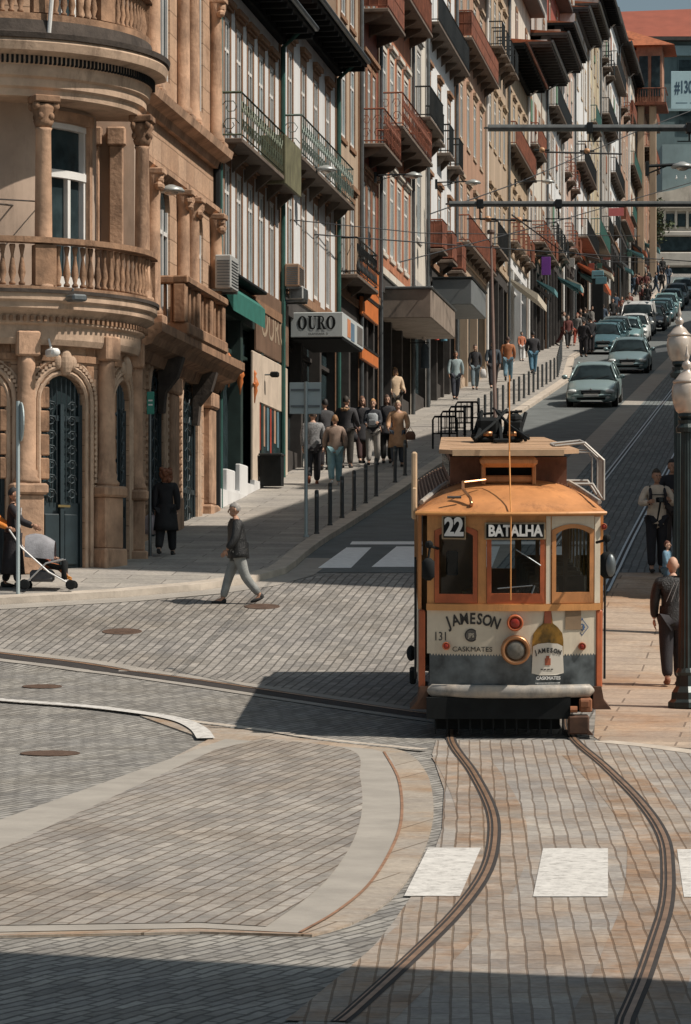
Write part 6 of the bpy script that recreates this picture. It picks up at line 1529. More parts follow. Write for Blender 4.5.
    for i in range(2):
        d = (toe[i]-an[i]); M_ = Matrix.Translation(an[i]+V((0,0,-.03*s)))
        ang = math.atan2(-(toe[i].z-an[i].z)-.045*s, .13*s)
        mb = MB(); mb.smooth = True; mb.M = M_ @ Matrix.Rotation(ang, 4, 'X'); mb.ell(P(0,-.065,-.012), P(.046,.135,.036), 12, 8); mb.ell(P(0,.015,.015), P(.042,.055,.05), 8, 6); mb.build('shoe', cloth(shoe), t)
    if extra: extra(t, s, dict(pel=pel, ch=ch, wr=wr, el=el, shd=shd, nk=nk, hc=hc, kn=kn, an=an, f=f))
    return t
WALK = (20,4,-16,22)
STAND = (3,3,-3,3)
def at(x, y, h=.12): return G(x, y, h)
def bag_hand(col, w=.26, h=.32, side=1, name='carrier_bag', label=None):
    def fx(t, s, j):
        # held things are objects of their own
        p = j['wr'][side]; M_ = t.matrix_basis @ p
        M_ = t.matrix_basis @ (p+Vector(((.09 if side else -.09), -.03, 0)))
        b = thing(name, label, 'bag', (M_.x, M_.y, M_.z-.07*s-h), t.rotation_euler.z)
        mb = MB(); mb.smooth = True; mb.grid([[(w*.5*k_*math.cos(a), .09*k_*math.sin(a)+.01*math.sin(3*a), z) for a in [2*PI*i/12 for i in range(13)]] for z, k_ in ((0,.3),(.01,.9),(h*.5,1.0),(h*.9,.75),(h,.45))]); mb.build('sack', cloth(col), b)
        mb = MB(); mb.tube([(-.06,0,h*.95),(0,0,h+.10),(.06,0,h*.95)], .008, 5); mb.build('handle', cloth(col), b)
    return fx
# --- man crossing the plaza
def fx1(t, s, j):
    mb = MB(); 
    for i in range(5): mb.tube([(-.17*s,.02-.03*i*s,j['pel'].z+.10*s+i*.09*s),(-.155*s,-.06*s,j['pel'].z+.12*s+i*.09*s)], .012, 4)
    mb.build('jacket_fold', leather((.05,.05,.052)), t)
X, Y = at(238, 604, 0)
person('old man with white hair in a black leather jacket and grey trousers crossing the plaza', X, Y, 1.68, -82, (21,6,-16,24), (-10,22,8,30), top=(.035,.035,.037), tm=leather((.012,.013,.014)), trouser=(.28,.29,.28), hair=(.30,.28,.26), skin='tan', raise_=.0, thick=1.2, lean=4, head=(0,8), jk=1.28, tr=.84)
# --- woman in black by the arches
X, Y = at(166, 555.5)
person('woman in a long black coat with reddish curly hair walking away past the arches', X, Y, 1.58, 172, (14,2,-12,14), (6,10,-8,12), top=(.016,.016,.018), trouser=(.016,.016,.018), hair=(.20,.075,.035), longhair=True, bighair=True, coat=.42, female=True, thick=1.15, extra=bag_hand((.75,.66,.68), .32, .36, 1, label='white plastic bag carried by the woman in the black coat'))
# --- woman with pushchair, at the left edge
X, Y = at(13, 588)
def fxs(t, s, j):
    mb = MB(); mb.tube([(.14*s,-.13*s,j['ch'].z+.08*s),(.17*s,-.09*s,j['pel'].z)], .012, 4); mb.tube([(.16*s,0,j['pel'].z),(.20*s,.0,.35*s)], .014, 4); mb.build('stripe', cloth((.7,.7,.7)), t)
person('dark haired woman in a long black striped dress pushing the pushchair', X, Y, 1.66, 88, (8,2,-8,8), (32,38,26,44), top=(.02,.018,.022), trouser=(.02,.018,.022), hair=(.02,.018,.018), skin='tan', coat=.70, female=True, extra=fxs, head=(0,6))
X, Y = at(-9, 586)
person('person in an orange top reaching towards the pushchair at the left edge', X, Y-.4, 1.6, 84, STAND, (38,30,48,20), top=(.60,.20,.03), trouser=(.02,.02,.02), hair=(.03,.02,.02), skin='tan', female=True)
X, Y = at(47, 590)
t = thing('pushchair', 'pushchair with pale grey hood and black frame in front of the stone doors', 'pushchair', (X, Y, gz(Y)+.12), R(90))
fm = dark_metal; hoodm = cloth((.27,.27,.29))
for sx in (-.24, .24):
    mb = MB(); mb.tube([(sx,.62,1.02),(sx,.42,.72),(sx,-.05,.30),(sx,-.42,.09)], .016, 6); mb.tube([(sx,.36,.09),(sx,.0,.45),(sx,-.30,.52)], .016, 6); mb.build('frame', mat('pushchair_tube', (.5,.5,.5), .1, 4, .4, .6), t)
mb = MB(); mb.tube([(-.24,.62,1.02),(.24,.62,1.02)], .022, 8); mb.build('handle', black_m, t)
mb = MB(); mb.smooth = True; mb.grid([[(-.22+.44*u, .32-.62*v, .42+.10*math.sin(PI*u)*-1+ (.30*(1-v)**2)) for u in [i/6 for i in range(7)]] for v in [j/6 for j in range(7)]]); mb.bbox(-.22,.22,-.34,-.26,.18,.5,.02); mb.build('seat', black_m, t)
mb = MB(); mb.smooth = True; mb.grid([[(.25*math.cos(PI*u), .34-.50*v+.02, .56+.42*math.sin(PI*u)*(.55+.45*math.sin(PI*(.25+.6*v)))-.05*v) for u in [i/10 for i in range(11)]] for v in [j/6 for j in range(7)]]); mb.grid([[(.25*math.cos(PI*u), .36, .56+.4*math.sin(PI*u)*.85*w_) for u in [i/10 for i in range(11)]] for w_ in (0,.5,1)]); mb.build('hood', hoodm, t)
mb = MB(); mb.bbox(-.18,.18,-.12,.28,.14,.34,.04); mb.build('basket', cloth((.10,.10,.11)), t)
for sx in (-.25,.25):
    for yy, r0 in ((-.42,.085),(.36,.09)):
        for q in (-.03,.03):
            mb = MB(); mb.M = Matrix.Translation((sx+q, yy, r0)) @ Matrix.Rotation(PI/2, 4, 'Y'); mb.lathe([(r0*.7,-.02),(r0,-.015),(r0,.015),(r0*.7,.02),(.01,.02)], 14); mb.build('wheel', black_m, t)
person('small child in orange trousers and shoes sitting in the pushchair', X, Y, .85, 90, (84,40,78,36), (40,40,36,40), top=(.25,.07,.04), trouser=(.42,.13,.04), shoe=(.55,.22,.04), hair=(.1,.06,.04), sitz=.44, raise_=.12, lean=-15)
# --- people on the left pavement, lower group
def backpack(col, name='backpack', label=None, front=False):
    def fx(t, s, j):
        c = j['ch']; sg = -1 if front else 1; M_ = t.matrix_basis @ Vector((c.x, c.y+sg*.17*s, c.z-.18*s))
        b = thing(name, label, 'backpack', tuple(M_), t.rotation_euler.z)
        mb = MB(); mb.smooth = True; mb.bbox(-.15*s,.15*s,-.075*s,.085*s,-.16*s,.22*s,.06*s); mb.build('bag', cloth(col), b)
        mb = MB(); mb.bbox(-.10*s,.10*s,sg*.075*s-.02,sg*.075*s+.03,-.13*s,.04*s,.02); mb.build('pocket', cloth(tuple(c*.7 for c in col)), b)
        for sx in (-1,1): mb = MB(); mb.tube([(sx*.10*s,-sg*.08*s,.20*s),(sx*.11*s,-sg*.20*s,.27*s),(sx*.12*s,-sg*.30*s,.12*s),(sx*.12*s,-sg*.27*s,-.06*s)], .018*s, 5); mb.build('strap', cloth((.03,.03,.03)), b)
    return fx
ppl = [
 ('man in a grey striped jacket walking uphill behind the road sign', 313, 484.5, 1.74, 182, WALK, (6,10,-6,14), dict(tm=mat('striped_jacket', (.24,.245,.25), .6, 30, .8), trouser=(.03,.03,.035), shoe=(.30,.10,.05), hair=(.07,.05,.04), thick=1.1)),
 ('woman in a taupe jacket and light blue jeans walking uphill beside the road sign', 335, 485.5, 1.62, 184, (12,2,-10,14), (-8,20,8,24), dict(top=(.33,.24,.19), trouser=(.22,.38,.42), shoe=(.6,.6,.6), hair=(.28,.15,.07), female=True, thick=1.12, splay=(16,16))),
 ('person in black by the white doorway behind the road sign', 325, 470, 1.72, 200, STAND, (5,20,5,25), dict(top=(.06,.06,.065), trouser=(.02,.02,.022), hair=(.02,.02,.02))),
 ('man in a dark jacket with a tan fur collar by the white doorway', 346, 468, 1.76, 160, STAND, (10,50,5,15), dict(top=(.05,.05,.055), trouser=(.05,.045,.04), hair=(.03,.025,.02), thick=1.15)),
 ('long haired woman in a long dark coat carrying a black bag', 362, 463.5, 1.72, 10, WALK, (5,20,8,18), dict(top=(.035,.035,.04), trouser=(.06,.03,.03), hair=(.16,.08,.05), longhair=True, coat=.35, female=True, extra=bag_hand((.03,.03,.032), .30, .24, 0, name='handbag', label='black handbag of the long haired woman in the dark coat'))),
 ('blonde woman in a dark jacket and pale trousers wearing a bag in front', 373, 465.5, 1.66, -6, (10,2,-8,10), (14,60,14,70), dict(top=(.04,.045,.055), trouser=(.42,.40,.37), hair=(.50,.27,.12), female=True, extra=backpack((.30,.33,.35), front=True, label='light grey backpack worn on the chest of the blonde woman'))),
 ('woman in sunglasses and dark coat left of the tan coat woman', 387, 463.5, 1.72, 5, (8,2,-8,10), (5,25,5,30), dict(top=(.035,.033,.035), trouser=(.025,.025,.03), hair=(.09,.05,.035), longhair=True, female=True, coat=.2)),
 ('woman in a long tan coat and sunglasses holding a brown bag', 398, 467, 1.64, -4, (8,2,-8,8), (8,50,12,40), dict(top=(.52,.31,.18), trouser=(.07,.09,.12), hair=(.55,.42,.30), female=True, coat=.42, thick=1.18, splay=(14,16), extra=bag_hand((.16,.08,.05), .26, .22, 1, name='handbag', label='brown handbag of the woman in the tan coat'))),
 ('woman in a cream fur jacket standing at the dark shop entrance', 395, 424, 1.7, 20, STAND, (10,40,10,50), dict(top=(.60,.46,.32), trouser=(.05,.045,.04), hair=(.5,.3,.15), longhair=True, female=True, thick=1.2)),
 ('man in an open pale blue shirt over a tan top walking downhill', 455.5, 400, 1.72, 8, WALK, (8,10,-8,14), dict(top=(.30,.38,.40), trouser=(.03,.035,.05), hair=(.10,.08,.06), skin='tan', splay=(16,16))),
 ('young woman in a black cardigan and jeans with a white bag', 475, 390, 1.70, 4, WALK, (6,14,-6,14), dict(top=(.03,.03,.033), trouser=(.14,.19,.22), hair=(.07,.045,.03), female=True, splay=(13,13), extra=bag_hand((.62,.62,.62), .24, .34, 1, label='white bag held by the young woman in the black cardigan'))),
 ('man in a dark jacket over a teal shirt walking downhill behind the pole', 493, 389, 1.78, 4, WALK, (10,40,6,14), dict(top=(.045,.06,.075), trouser=(.02,.02,.025), hair=(.25,.2,.16), thick=1.12)),
 ('man in a rust brown jacket and blue jeans behind the orange rope', 508, 381.5, 1.76, 178, WALK, (6,20,-6,20), dict(top=(.36,.14,.06), trouser=(.11,.20,.26), hair=(.08,.05,.04), thick=1.1)),
 ('man in a black jacket, cap and blue jeans walking away uphill', 533, 374.5, 1.75, 190, (14,2,-12,14), (6,40,6,34), dict(top=(.028,.028,.032), trouser=(.07,.17,.25), hair=(.02,.02,.02), thick=1.16)),
 ('child in orange and white by the shop wall behind the black jacket man', 521.5, 361, 1.3, 20, STAND, (10,20,10,20), dict(top=(.50,.18,.10), trouser=(.5,.5,.5), hair=(.04,.03,.02))),
 ('dark dressed person with jeans in the shop doorway uphill', 562, 335, 1.75, 30, STAND, (10,20,10,20), dict(top=(.03,.03,.035), trouser=(.08,.18,.25), hair=(.03,.02,.02))),
 ('woman in grey top and red trousers near the top bollards', 577.5, 346, 1.7, -20, WALK, (5,20,5,20), dict(top=(.22,.21,.20), trouser=(.42,.08,.05), hair=(.25,.06,.03), female=True)),
 ('person in a white and blue shirt standing uphill of the red trousers woman', 587, 322, 1.75, 170, STAND, (10,30,5,10), dict(top=(.35,.42,.48), trouser=(.03,.04,.05), hair=(.03,.02,.02))),
 ('person all in black leaning on the bollards near the parked cars', 583.5, 357, 1.72, 150, STAND, (20,40,10,50), dict(top=(.02,.02,.022), trouser=(.02,.02,.022), hair=(.02,.02,.02), thick=1.2)),
 ('second person in black just right of the one leaning on the bollards', 591, 353, 1.70, 200, STAND, (20,40,10,50), dict(top=(.02,.022,.026), trouser=(.02,.02,.022), hair=(.02,.02,.02), thick=1.15)),
]
for lab, x, y, H, rz, lg, ar, kw in ppl:
    X, Y = at(x, y); person(lab, X, Y, H, rz, lg, ar, **kw)
fur = [o for o in bpy.data.objects if 'tan fur collar' in str(o.get('label'))][0]
mb = MB(); mb.smooth = True
for i in range(12): a_ = 2*PI*i/12; mb.ell((.10*math.cos(a_), .02+.09*math.sin(a_), 1.47+.015*(i % 2)), (.05,.05,.045), 7, 5)
mb.build('fur_collar', cloth((.36,.22,.12)), fur)
# --- right pavement
X, Y = at(656.5, 573, 0)
def cam_fx(t, s, j):
    a = (j['wr'][0]+j['wr'][1])*.5; p = t.matrix_basis @ (a+Vector((0,-.03,.02)))
    c = thing('camera', 'black camera held by the man with backpack straps', 'camera', tuple(p), t.rotation_euler.z)
    mb = MB(); mb.bbox(-.07,.07,-.04,.04,-.045,.045,.012); mb.build('body', black_m, c); mb = MB(); mb.M = Matrix.Rotation(PI/2,4,'X'); mb.lathe([(.035,.03),(.038,.10),(.030,.10)], 14); mb.build('lens', dark_metal, c)
    mb = MB(); mb.tube([(0,-.05,-.04),(-.03,-.06,-.20),(-.06,-.05,-.38)], [.02,.018,.016], 6); mb.build('strap', black_m, c)
    mb = MB()
    for sx in (-1,1): mb.tube([(sx*.12*s,-.02*s,j['nk'].z-.02*s),(sx*.13*s,-.145*s,j['ch'].z),(sx*.14*s,-.13*s,j['ch'].z-.20*s)], .028*s, 6)
    mb.tube([(-.12*s,-.16*s,j['ch'].z-.02*s),(.12*s,-.16*s,j['ch'].z-.02*s)], .010, 5); mb.build('strap', cloth((.02,.02,.022)), t)
person('man in a beige long sleeved top and black trousers holding a camera', X, Y, 1.80, 6, (6,2,-4,8), (22,74,22,80), (20,20), top=(.46,.36,.27), trouser=(.02,.02,.022), hair=(.035,.025,.02), skin='tan', raise_=.006, extra=cam_fx, head=(8,6), thick=1.06, splay=(24,24)) if False else person('man in a beige long sleeved top and black trousers holding a camera', X, Y, 1.80, 6, (6,2,-4,8), (14,84,14,92), (22,22), top=(.62,.50,.39), trouser=(.02,.02,.022), hair=(.035,.025,.02), skin='tan', raise_=.006, extra=cam_fx, head=(8,6), thick=1.0)
X, Y = at(672, 560)
person('dark dressed man standing behind the lamp post with arms folded', X, Y, 1.78, 10, STAND, (30,60,30,60), (20,20), top=(.02,.02,.022), trouser=(.05,.035,.03), hair=(.02,.015,.015), skin='tan')
X, Y = at(667, 599, 0)
person('small child in a blue top and jeans walking beside the lamp post', X, Y, .98, 60, (24,4,-20,20), (16,20,-10,20), top=(.14,.25,.34), trouser=(.05,.10,.15), hair=(.14,.05,.03), raise_=.006)
X, Y = at(673, 686, 0)
def fxj(t, s, j):
    mb = MB()
    for x0_, x1_ in ((-.05,.05),(.0,.12),(-.12,-.05)): mb.tube([(x0_,.145*s,j['ch'].z+.07*s),(x1_,.150*s,j['ch'].z-.20*s)], .005, 4)
    mb.build('jacket_crease', leather((.3,.3,.3)), t)
person('bald man in a shiny black leather jacket walking away, partly behind the lamp post', X, Y, 1.76, 184, (7,2,-6,10), (0,8,4,12), (11,9), top=(.02,.02,.02), tm=leather((.011,.012,.013)), trouser=(.018,.02,.024), shoe=(.20,.08,.045), hair=(.4,.38,.36), bald=True, raise_=.006, thick=1.12, extra=fxj)
# --- crowd at the top of the pavement: individuals, copied from six figures
cr = []
q = random.Random(9)
pal = [(.13,.04,.035), (.025,.025,.03), (.30,.29,.27), (.05,.08,.12), (.03,.03,.03), (.22,.08,.06), (.04,.04,.045)]
CLAB = 'tiny distant pedestrian in the crowd on the pavement beside the van'
for i in range(6):
    X, Y = at(566+i*3, 300-i*1.5)
    cr.append(person(CLAB, X, Y, q.uniform(1.6,1.8), q.choice([0,180,10,170]), WALK, (6,20,-6,20), top=pal[i], trouser=pal[(i*3+1) % 7], hair=(.05,.03,.02), group='crowd of distant pedestrians'))
for i in range(30):
    Y = 180+112*q.random()**.8; X, Y = SK(-11.4+q.uniform(-.9,1.2), Y); o = dup(cr[i % 6], (X, Y, gz(Y)+.12), R(q.choice([0,180,20,160,90])))
for i, o in enumerate(cr): 
    X, Y = SK(-11.6+.1*i, 178+i*9); o.location = (X, Y, gz(Y)+.12)
# ================================================================ street furniture
ORD = ['first','second','third','fourth','fifth','sixth','seventh','eighth','ninth','tenth','eleventh','twelfth','thirteenth','fourteenth','fifteenth','sixteenth','seventeenth','eighteenth','nineteenth','twentieth','twenty-first','twenty-second','twenty-third','twenty-fourth']
boll_m = mat('bollard_grey', (.06,.068,.072), .3, 5, .5)
def bollard(X, Y, label, group):
    b = thing('bollard', label, 'bollard', (X, Y, gz(Y)+.12), 0, group)
    mb = MB(); mb.lathe([(.055,0),(.055,.03),(.042,.04),(.042,.84),(.036,.87),(.001,.88)], 12); mb.build('post', boll_m, b)
    mb = MB(); mb.lathe([(.0455,.74),(.0455,.79)], 12); mb.build('band', grey_metal, b); return b
b0_ = None; gp = 'bollards along the kerb'
lower = [(316.7,534),(330,525.5),(342,518),(354,511),(365.6,503.5),(376,496.5),(395,482.5),(405,475.5)]
pts = [at(x, y) for x, y in lower]
for i, (X, Y) in enumerate(pts):
    lab = '%s bollard of the lower row, counting uphill from the road sign' % ORD[i]
    if b0_ is None: b0_ = bollard(X, Y, lab, gp)
    else: dup(b0_, (X, Y, gz(Y)+.12), 0, lab)
ORD += ['twenty-fifth','twenty-sixth','twenty-seventh','twenty-eighth']
for i in range(28):
    D_ = 103+2.25*i; X, Y = SK(-9.75-1.3*max(0, min(1, (D_-143)/22)), D_)
    dup(b0_, (X, Y, gz(Y)+.12), 0, '%s bollard of the upper row, counting uphill from the black racks' % ORD[i])
# black hoop racks on the pavement
for i, (x, y) in enumerate([(445,449),(453,443),(461,437.5),(467,432)]):
    X, Y = at(x, y)
    t = thing('cycle_rack', '%s black hoop rack from the tram, beside the upper bollards' % ORD[i], 'cycle rack', (X, Y, gz(Y)+.12), -HD, 'black hoop racks'); t.scale = (.8,.8,.85)
    mb = MB(); mb.tube([(-.42,0,0),(-.42,0,.95),(-.36,0,1.05),(.36,0,1.05),(.42,0,.95),(.42,0,0)], .035, 7); mb.tube([(-.42,0,.5),(.42,0,.5)], .025, 6); mb.build('hoop', black_m, t)
    mb = MB()
    for q in (-.22,0,.22): mb.tube([(q,0,.5),(q,0,1.04)], .02, 5)
    mb.build('bars', black_m, t)
# road sign seen from behind
X, Y = at(306, 537)
t = thing('road_sign', 'grey road sign seen from its blank back on a tall post', 'sign', (X, Y, gz(Y)+.12), R(-4))
sgm = mat('sign_back', (.46,.54,.55), .08, 2, .5, .3)
mb = MB(); mb.tube([(0,0,0),(0,0,3.05)], .035, 8); mb.lathe([(.06,0),(.06,.04)], 10); mb.build('post', sgm, t)
mb = MB(); mb.bbox(-.33,.30,.03,.05,2.42,3.04,.008); mb.build('plate', sgm, t); mb = MB(); mb.box(-.3,.27,.0,.03,2.55,2.59); mb.box(-.3,.27,0,.03,2.87,2.91); mb.box(-.02,.02,.0,.03,2.42,3.04); mb.build('bracket', grey_metal, t)
X, Y = at(18, 594)
t = thing('sign_post', 'slim grey post with a narrow edge-on sign in front of the pushchair', 'sign', (X, Y, gz(Y)+.12), 0)
mb = MB(); mb.tube([(0,0,0),(0,0,3.25)], .032, 8); mb.build('post', sgm, t)
mb = MB(); mb.M = Matrix.Translation((.05,0,2.9)) @ Matrix.Rotation(R(14),4,'Z') @ Matrix.Rotation(PI/2,4,'Y'); mb.lathe([(.33,-.01),(.33,.01)], 28, sx=1, sy=1); mb.build('plate', sgm, t)
# small green street sign by the arches
X, Y = at(150, 556)
t = thing('street_sign', 'small green street sign on a thin pole by the arches', 'sign', (X, Y, gz(Y)+.12), 0)
mb = MB(); mb.tube([(0,0,0),(0,0,3.05)], .03, 8); mb.build('post', grey_metal, t)
mb = MB(); mb.bbox(-.06,.08,-.03,-.005,2.62,3.04,.01); mb.build('plate', mat('sign_green', (.04,.25,.19), .1, 3, .5), t); mb = MB(); mb.box(-.03,.05,-.034,-.031,2.86,2.89); mb.box(-.03,.05,-.034,-.031,2.78,2.81); mb.build('marking', white_p, t)
# information column uphill
X, Y = at(596, 352)
X, Y = SK(-11.1, 196)
t = thing('information_column', 'dark information column with a blue top panel beside the parked cars', 'column', (X, Y, gz(Y)+.12), -HD)
mb = MB(); mb.bbox(-.32,.32,-.12,.12,0,3.3,.03); mb.build('body', black_m, t); mb = MB(); mb.bbox(-.34,.34,-.14,.14,3.3,3.75,.03); mb.build('panel', mat('panel_blue', (.12,.25,.30), .1, 3, .4), t)
# twin ornamental lamp post on the right
lg = mat('lamp_frosted', (.62,.53,.45), .25, 3, .22, .25); lmet = mat('lamp_green_black', (.03,.042,.042), .3, 4, .4, .3)
def lantern(parent, c, s_=1.0):
    mb = MB(); mb.smooth = True; mb.lathe([(.10,0),(.145,.04),(.185,.14),(.205,.26),(.195,.36),(.17,.42)], 22, c); a = mb.build('globe', lg, parent)
    mb = MB(); mb.smooth = True; mb.lathe([(.185,.41),(.19,.43),(.15,.46),(.10,.53),(.05,.57),(.045,.60),(.07,.63),(.055,.68),(.02,.71),(.03,.74),(.035,.77),(.02,.80),(.008,.88),(.001,.93)], 20, c); mb.build('crown', mat('lamp_pale_cap', (.58,.50,.43), .2, 5, .3, .3), a)
    mb = MB(); mb.lathe([(.05,-.10),(.12,-.03),(.115,.01)], 16, c); mb.build('holder', lmet, a)
def lamp_post(x, y, label, ztop):
    X, Y = at(x, y, 0); t = thing('lamp_post', label, 'lamp', (X, Y, gz(Y)+.006), 0, None)
    mb = MB(); mb.lathe([(.25,0),(.25,.07),(.21,.11),(.20,.2),(.15,.28),(.14,.42)], 8); mb.lathe([(.135,.42),(.15,.46),(.12,.52)], 14); mb.build('base', lmet, t)
    mb = MB(); zt_ = ztop; n = 28
    prof = [(.12,.5),(.105,1.1),(.09,2.2),(.08,zt_-.15)]
    vs = []; 
    for r_, z in prof:
        for k in range(n): vs.append(((r_*(1 if k % 2 else .90))*math.cos(2*PI*k/n), (r_*(1 if k % 2 else .90))*math.sin(2*PI*k/n), z))
    mb.add(vs, [(i*n+k, i*n+(k+1)%n, (i+1)*n+(k+1)%n, (i+1)*n+k) for i in range(3) for k in range(n)]); mb.lathe([(.14,zt_-.16),(.15,zt_-.1),(.11,zt_-.05),(.12,zt_)], 16)
    mb.build('pole', lmet, t); lantern(t, (0,0,zt_+.08)); return t
lamp_post(687, 708, 'dark green fluted lamp post with a pale globe lantern, nearest at the right edge', 3.78)
lamp_post(679.5, 634, 'dark lamp post with a pale globe lantern just behind the nearest one', 4.2)
# overhead: two tubular cross arms, lamps, wires
pipe = mat('span_pipe', (.13,.14,.14), .25, 4, .5, .5)
def hpipe(x0, x1, y, D_, r_, label):
    X0_ = WX(x0, D_); z = WZ(y, D_); t = thing('span_arm', label, 'pole', (X0_, D_, z))
    L = WX(x1, D_)-X0_; mb = MB(); mb.tube([(0,0,0),(L,0,0)], r_, 10); mb.lathe([(r_*1.2,-.02),(r_*1.2,.02)], 10); mb.build('tube', pipe, t)
    for u in ([.48, .95] if y < 150 else [.13, .46]):
        mb = MB(); xx = (.74 if u > .9 else u)*L if False else u*L*.55
        mb.M = Matrix.Translation((xx,0,0)); mb.bbox(-.10,.10,-r_*1.5,r_*1.5,-r_*1.5,r_*1.5,.02); mb.tube([(0,0,-r_),(0,0,-.45)], .03, 6); mb.tube([(-.4,0,-.45),(.4,0,-.45)], .02, 5); mb.build('clamp', dark_metal, t)
    return t, L
# poles carrying the arms stand across the street on the right
for (x0, y_, D_, r_, lab) in [(488,128,118,.12,'upper grey tubular span arm reaching across the street'), (449,204,106,.09,'lower grey tubular span arm reaching across the street')]:
    t, L = hpipe(x0, 796+2.6*F/D_, y_, D_, r_, lab)
    mb = MB(); h_ = WZ(y_, D_)-gz(D_)+.3; mb.tube([(L,0,-h_),(L,0,.6)], .13, 12); mb.build('post', pipe, t)
mb = None
def street_lamp(label, x, y, D_, L, s_=1.0, side=-1):
    X_, z = WX(x, D_), WZ(y, D_); t = thing('street_lamp', label, 'lamp', (X_, D_, z), 0, 'saucer street lamps on wall arms')
    mb = MB(); mb.tube([(-L,0,.02),(-.15,0,.05),(0,0,.05)], .025*s_, 6); mb.tube([(-L,0,-.15),(-L*.35,0,.03)], .012*s_, 5); mb.bbox(-L-.06,-L+.02,-.08,.08,-.2,.12,.01); mb.build('arm', dark_metal, t); t.scale = (s_,)*3
    mb = MB(); mb.smooth = True; mb.lathe([(.06,.12),(.10,.10),(.22,.06),(.27,.0),(.26,-.02),(.18,-.03)], 18, (0.1,0,0)); mb.build('shade', mat('lamp_shade_grey', (.36,.38,.37), .1, 4, .4, .3), t)
    mb = MB(); mb.smooth = True; mb.ell((.1,0,-.03), (.14,.14,.06), 12, 6); mb.build('bulb', lg, t); return t
street_lamp('saucer street lamp on a long arm from the corner building', 166, 191, 68.5, 1.35)
street_lamp('saucer street lamp between the white houses', 322, 170, 88, .75)
street_lamp('saucer street lamp under the red house balcony', 410, 176, 103, 1.0)
street_lamp('saucer street lamp beside the lower span arm', 470, 183, 116, 1.1)
street_lamp('saucer street lamp small below the upper span arm', 546, 182, 150, 1.3)
street_lamp('pale saucer street lamp at the right edge below the upper span arm', 678, 167, 130, .7, 1.6)
# little insulators and wires
wire_m = mat('wire', (.03,.03,.03), .1, 3, .5)
def wire(label, pts, r_=.012, sag=.0, cat='wire'):
    P_ = [Vector((WX(x, d), d, WZ(y, d))) for x, y, d in pts]; out = []
    for a, b in zip(P_, P_[1:]):
        for i in range(8): u = i/8; p = a.lerp(b, u); p.z -= sag*4*u*(1-u); out.append(p)
    out.append(P_[-1]); mb = MB(); mb.tube([tuple(p-P_[0]) for p in out], r_, 4); o = mb.build('wire', wire_m, None, tuple(P_[0])); tag(o, label, cat)
wire('upper thin cable running from the corner building past the white houses', [(-20,202,60),(230,228,84),(480,247,112),(700,262,135)], .018)
wire('lower thin cable crossing the facades from the left edge', [(-20,186+12,58),(215,212,80),(420,247-14,104),(640,236,125)], .013)
wire('slanting cable crossing the sky side of the upper houses', [(430,214,108),(520,182,118),(640,130,130),(720,100,138)], .02)
wire('second slanting cable rising to the right from the pavement', [(400,262,100),(540,226,118),(700,180,140)], .018)
wire('tram contact wire above the tracks', [(512,215,49),(560,250,90),(612,262,140),(680,262,220)], .014)
wire('insulated cross wire between the span arms', [(545,152,119),(622,154,119)], .03)
wire('insulated cross wire under the lower span arm', [(480,219,107),(532,221,107)], .03)
for i, (x, y, d, lab) in enumerate([(542,150,119,'round orange insulator left on the upper cross wire'),(587,151,119,'round orange insulator right on the upper cross wire'),(488,219,107,'round orange insulator left on the lower cross wire'),(519,220,107,'round orange insulator right on the lower cross wire')]):
    t = thing('insulator', lab, 'insulator', (WX(x,d), d, WZ(y,d))); mb = MB(); mb.smooth = True; mb.ell((0,0,0), (.11,.11,.10), 10, 8); mb.build('ball', mat('insulator_tan', (.45,.25,.13), .2, 5, .4), t); mb = MB(); mb.tube([(-.25,0,0),(.25,0,0)], .035, 6); mb.build('rod', dark_metal, t)
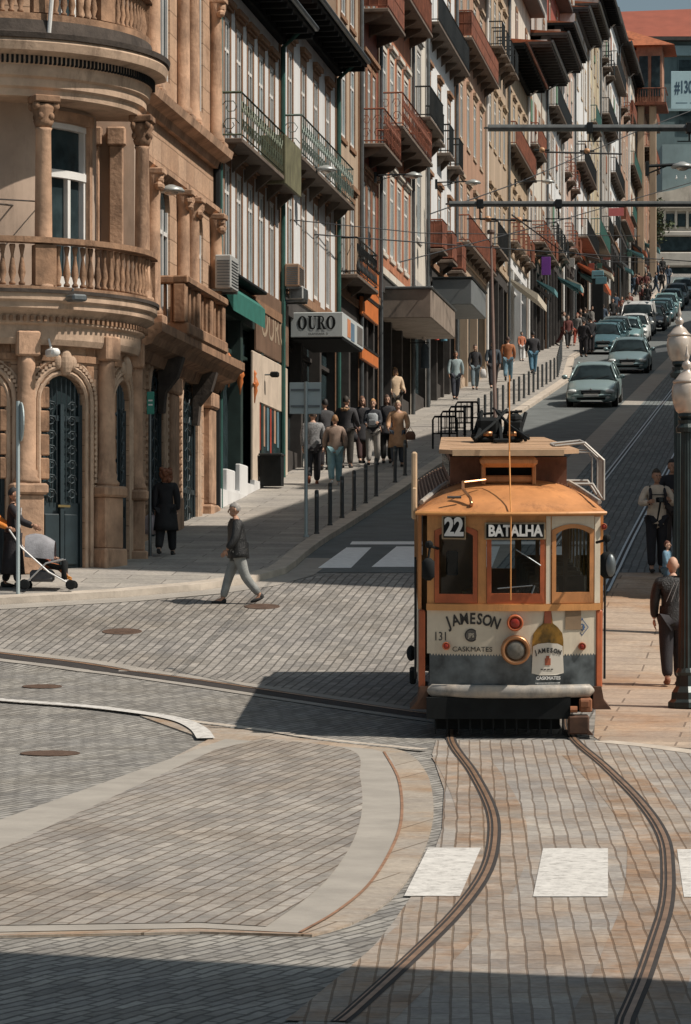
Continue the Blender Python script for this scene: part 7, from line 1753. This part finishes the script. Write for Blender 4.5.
# ================================================================ sky, sun, camera
sc = bpy.context.scene
w = bpy.data.worlds.new('World'); sc.world = w; w.use_nodes = True
nt = w.node_tree; bg = nt.nodes['Background']
sky = nt.nodes.new('ShaderNodeTexSky'); sky.sky_type = 'NISHITA'; sky.sun_disc = False
SUN_EL, AZ = R(52), (.955, -.295)
sky.sun_elevation = SUN_EL; sky.sun_rotation = math.atan2(AZ[0], AZ[1]); sky.air_density = 1.0; sky.dust_density = 2.5; sky.ozone_density = 1.2
tn = nt.nodes.new('ShaderNodeMix'); tn.data_type = 'RGBA'; tn.blend_type = 'MULTIPLY'; tn.inputs[0].default_value = 1
bw = nt.nodes.new('ShaderNodeRGBToBW'); nt.links.new(sky.outputs[0], bw.inputs[0]); gm = nt.nodes.new('ShaderNodeMix'); gm.data_type = 'RGBA'; gm.inputs[0].default_value = .5
nt.links.new(sky.outputs[0], gm.inputs[6]); nt.links.new(bw.outputs[0], gm.inputs[7]); nt.links.new(gm.outputs[2], tn.inputs[6]); tn.inputs[7].default_value = (.92, 1.05, 1.04, 1)
nt.links.new(tn.outputs[2], bg.inputs[0]); bg.inputs[1].default_value = .076
sd = bpy.data.lights.new('sun', 'SUN'); sd.energy = 4.6; sd.angle = R(.55); sd.color = (1, .90, .79)
so_ = bpy.data.objects.new('sun', sd); C.objects.link(so_)
dvec = Vector((AZ[0]*math.cos(SUN_EL), AZ[1]*math.cos(SUN_EL), math.sin(SUN_EL)))
so_.rotation_euler = dvec.to_track_quat('Z', 'Y').to_euler(); so_.location = (60, 0, 80)
cd = bpy.data.cameras.new('camera'); cd.sensor_fit = 'VERTICAL'; cd.sensor_height = 24; cd.lens = F*24/1024; cd.shift_y = (HY-512)/1024
cd.clip_start = .5; cd.clip_end = 9000
co = bpy.data.objects.new('camera', cd); C.objects.link(co); co.location = (0, 0, CZ); co.rotation_euler = (PI/2, 0, 0); sc.camera = co
sc.view_settings.view_transform = 'Standard'; sc.view_settings.look = 'None'; sc.view_settings.exposure = .05; sc.view_settings.gamma = 1
sc.cycles.max_bounces = 6; sc.cycles.diffuse_bounces = 3; sc.cycles.glossy_bounces = 3; sc.cycles.transparent_max_bounces = 8
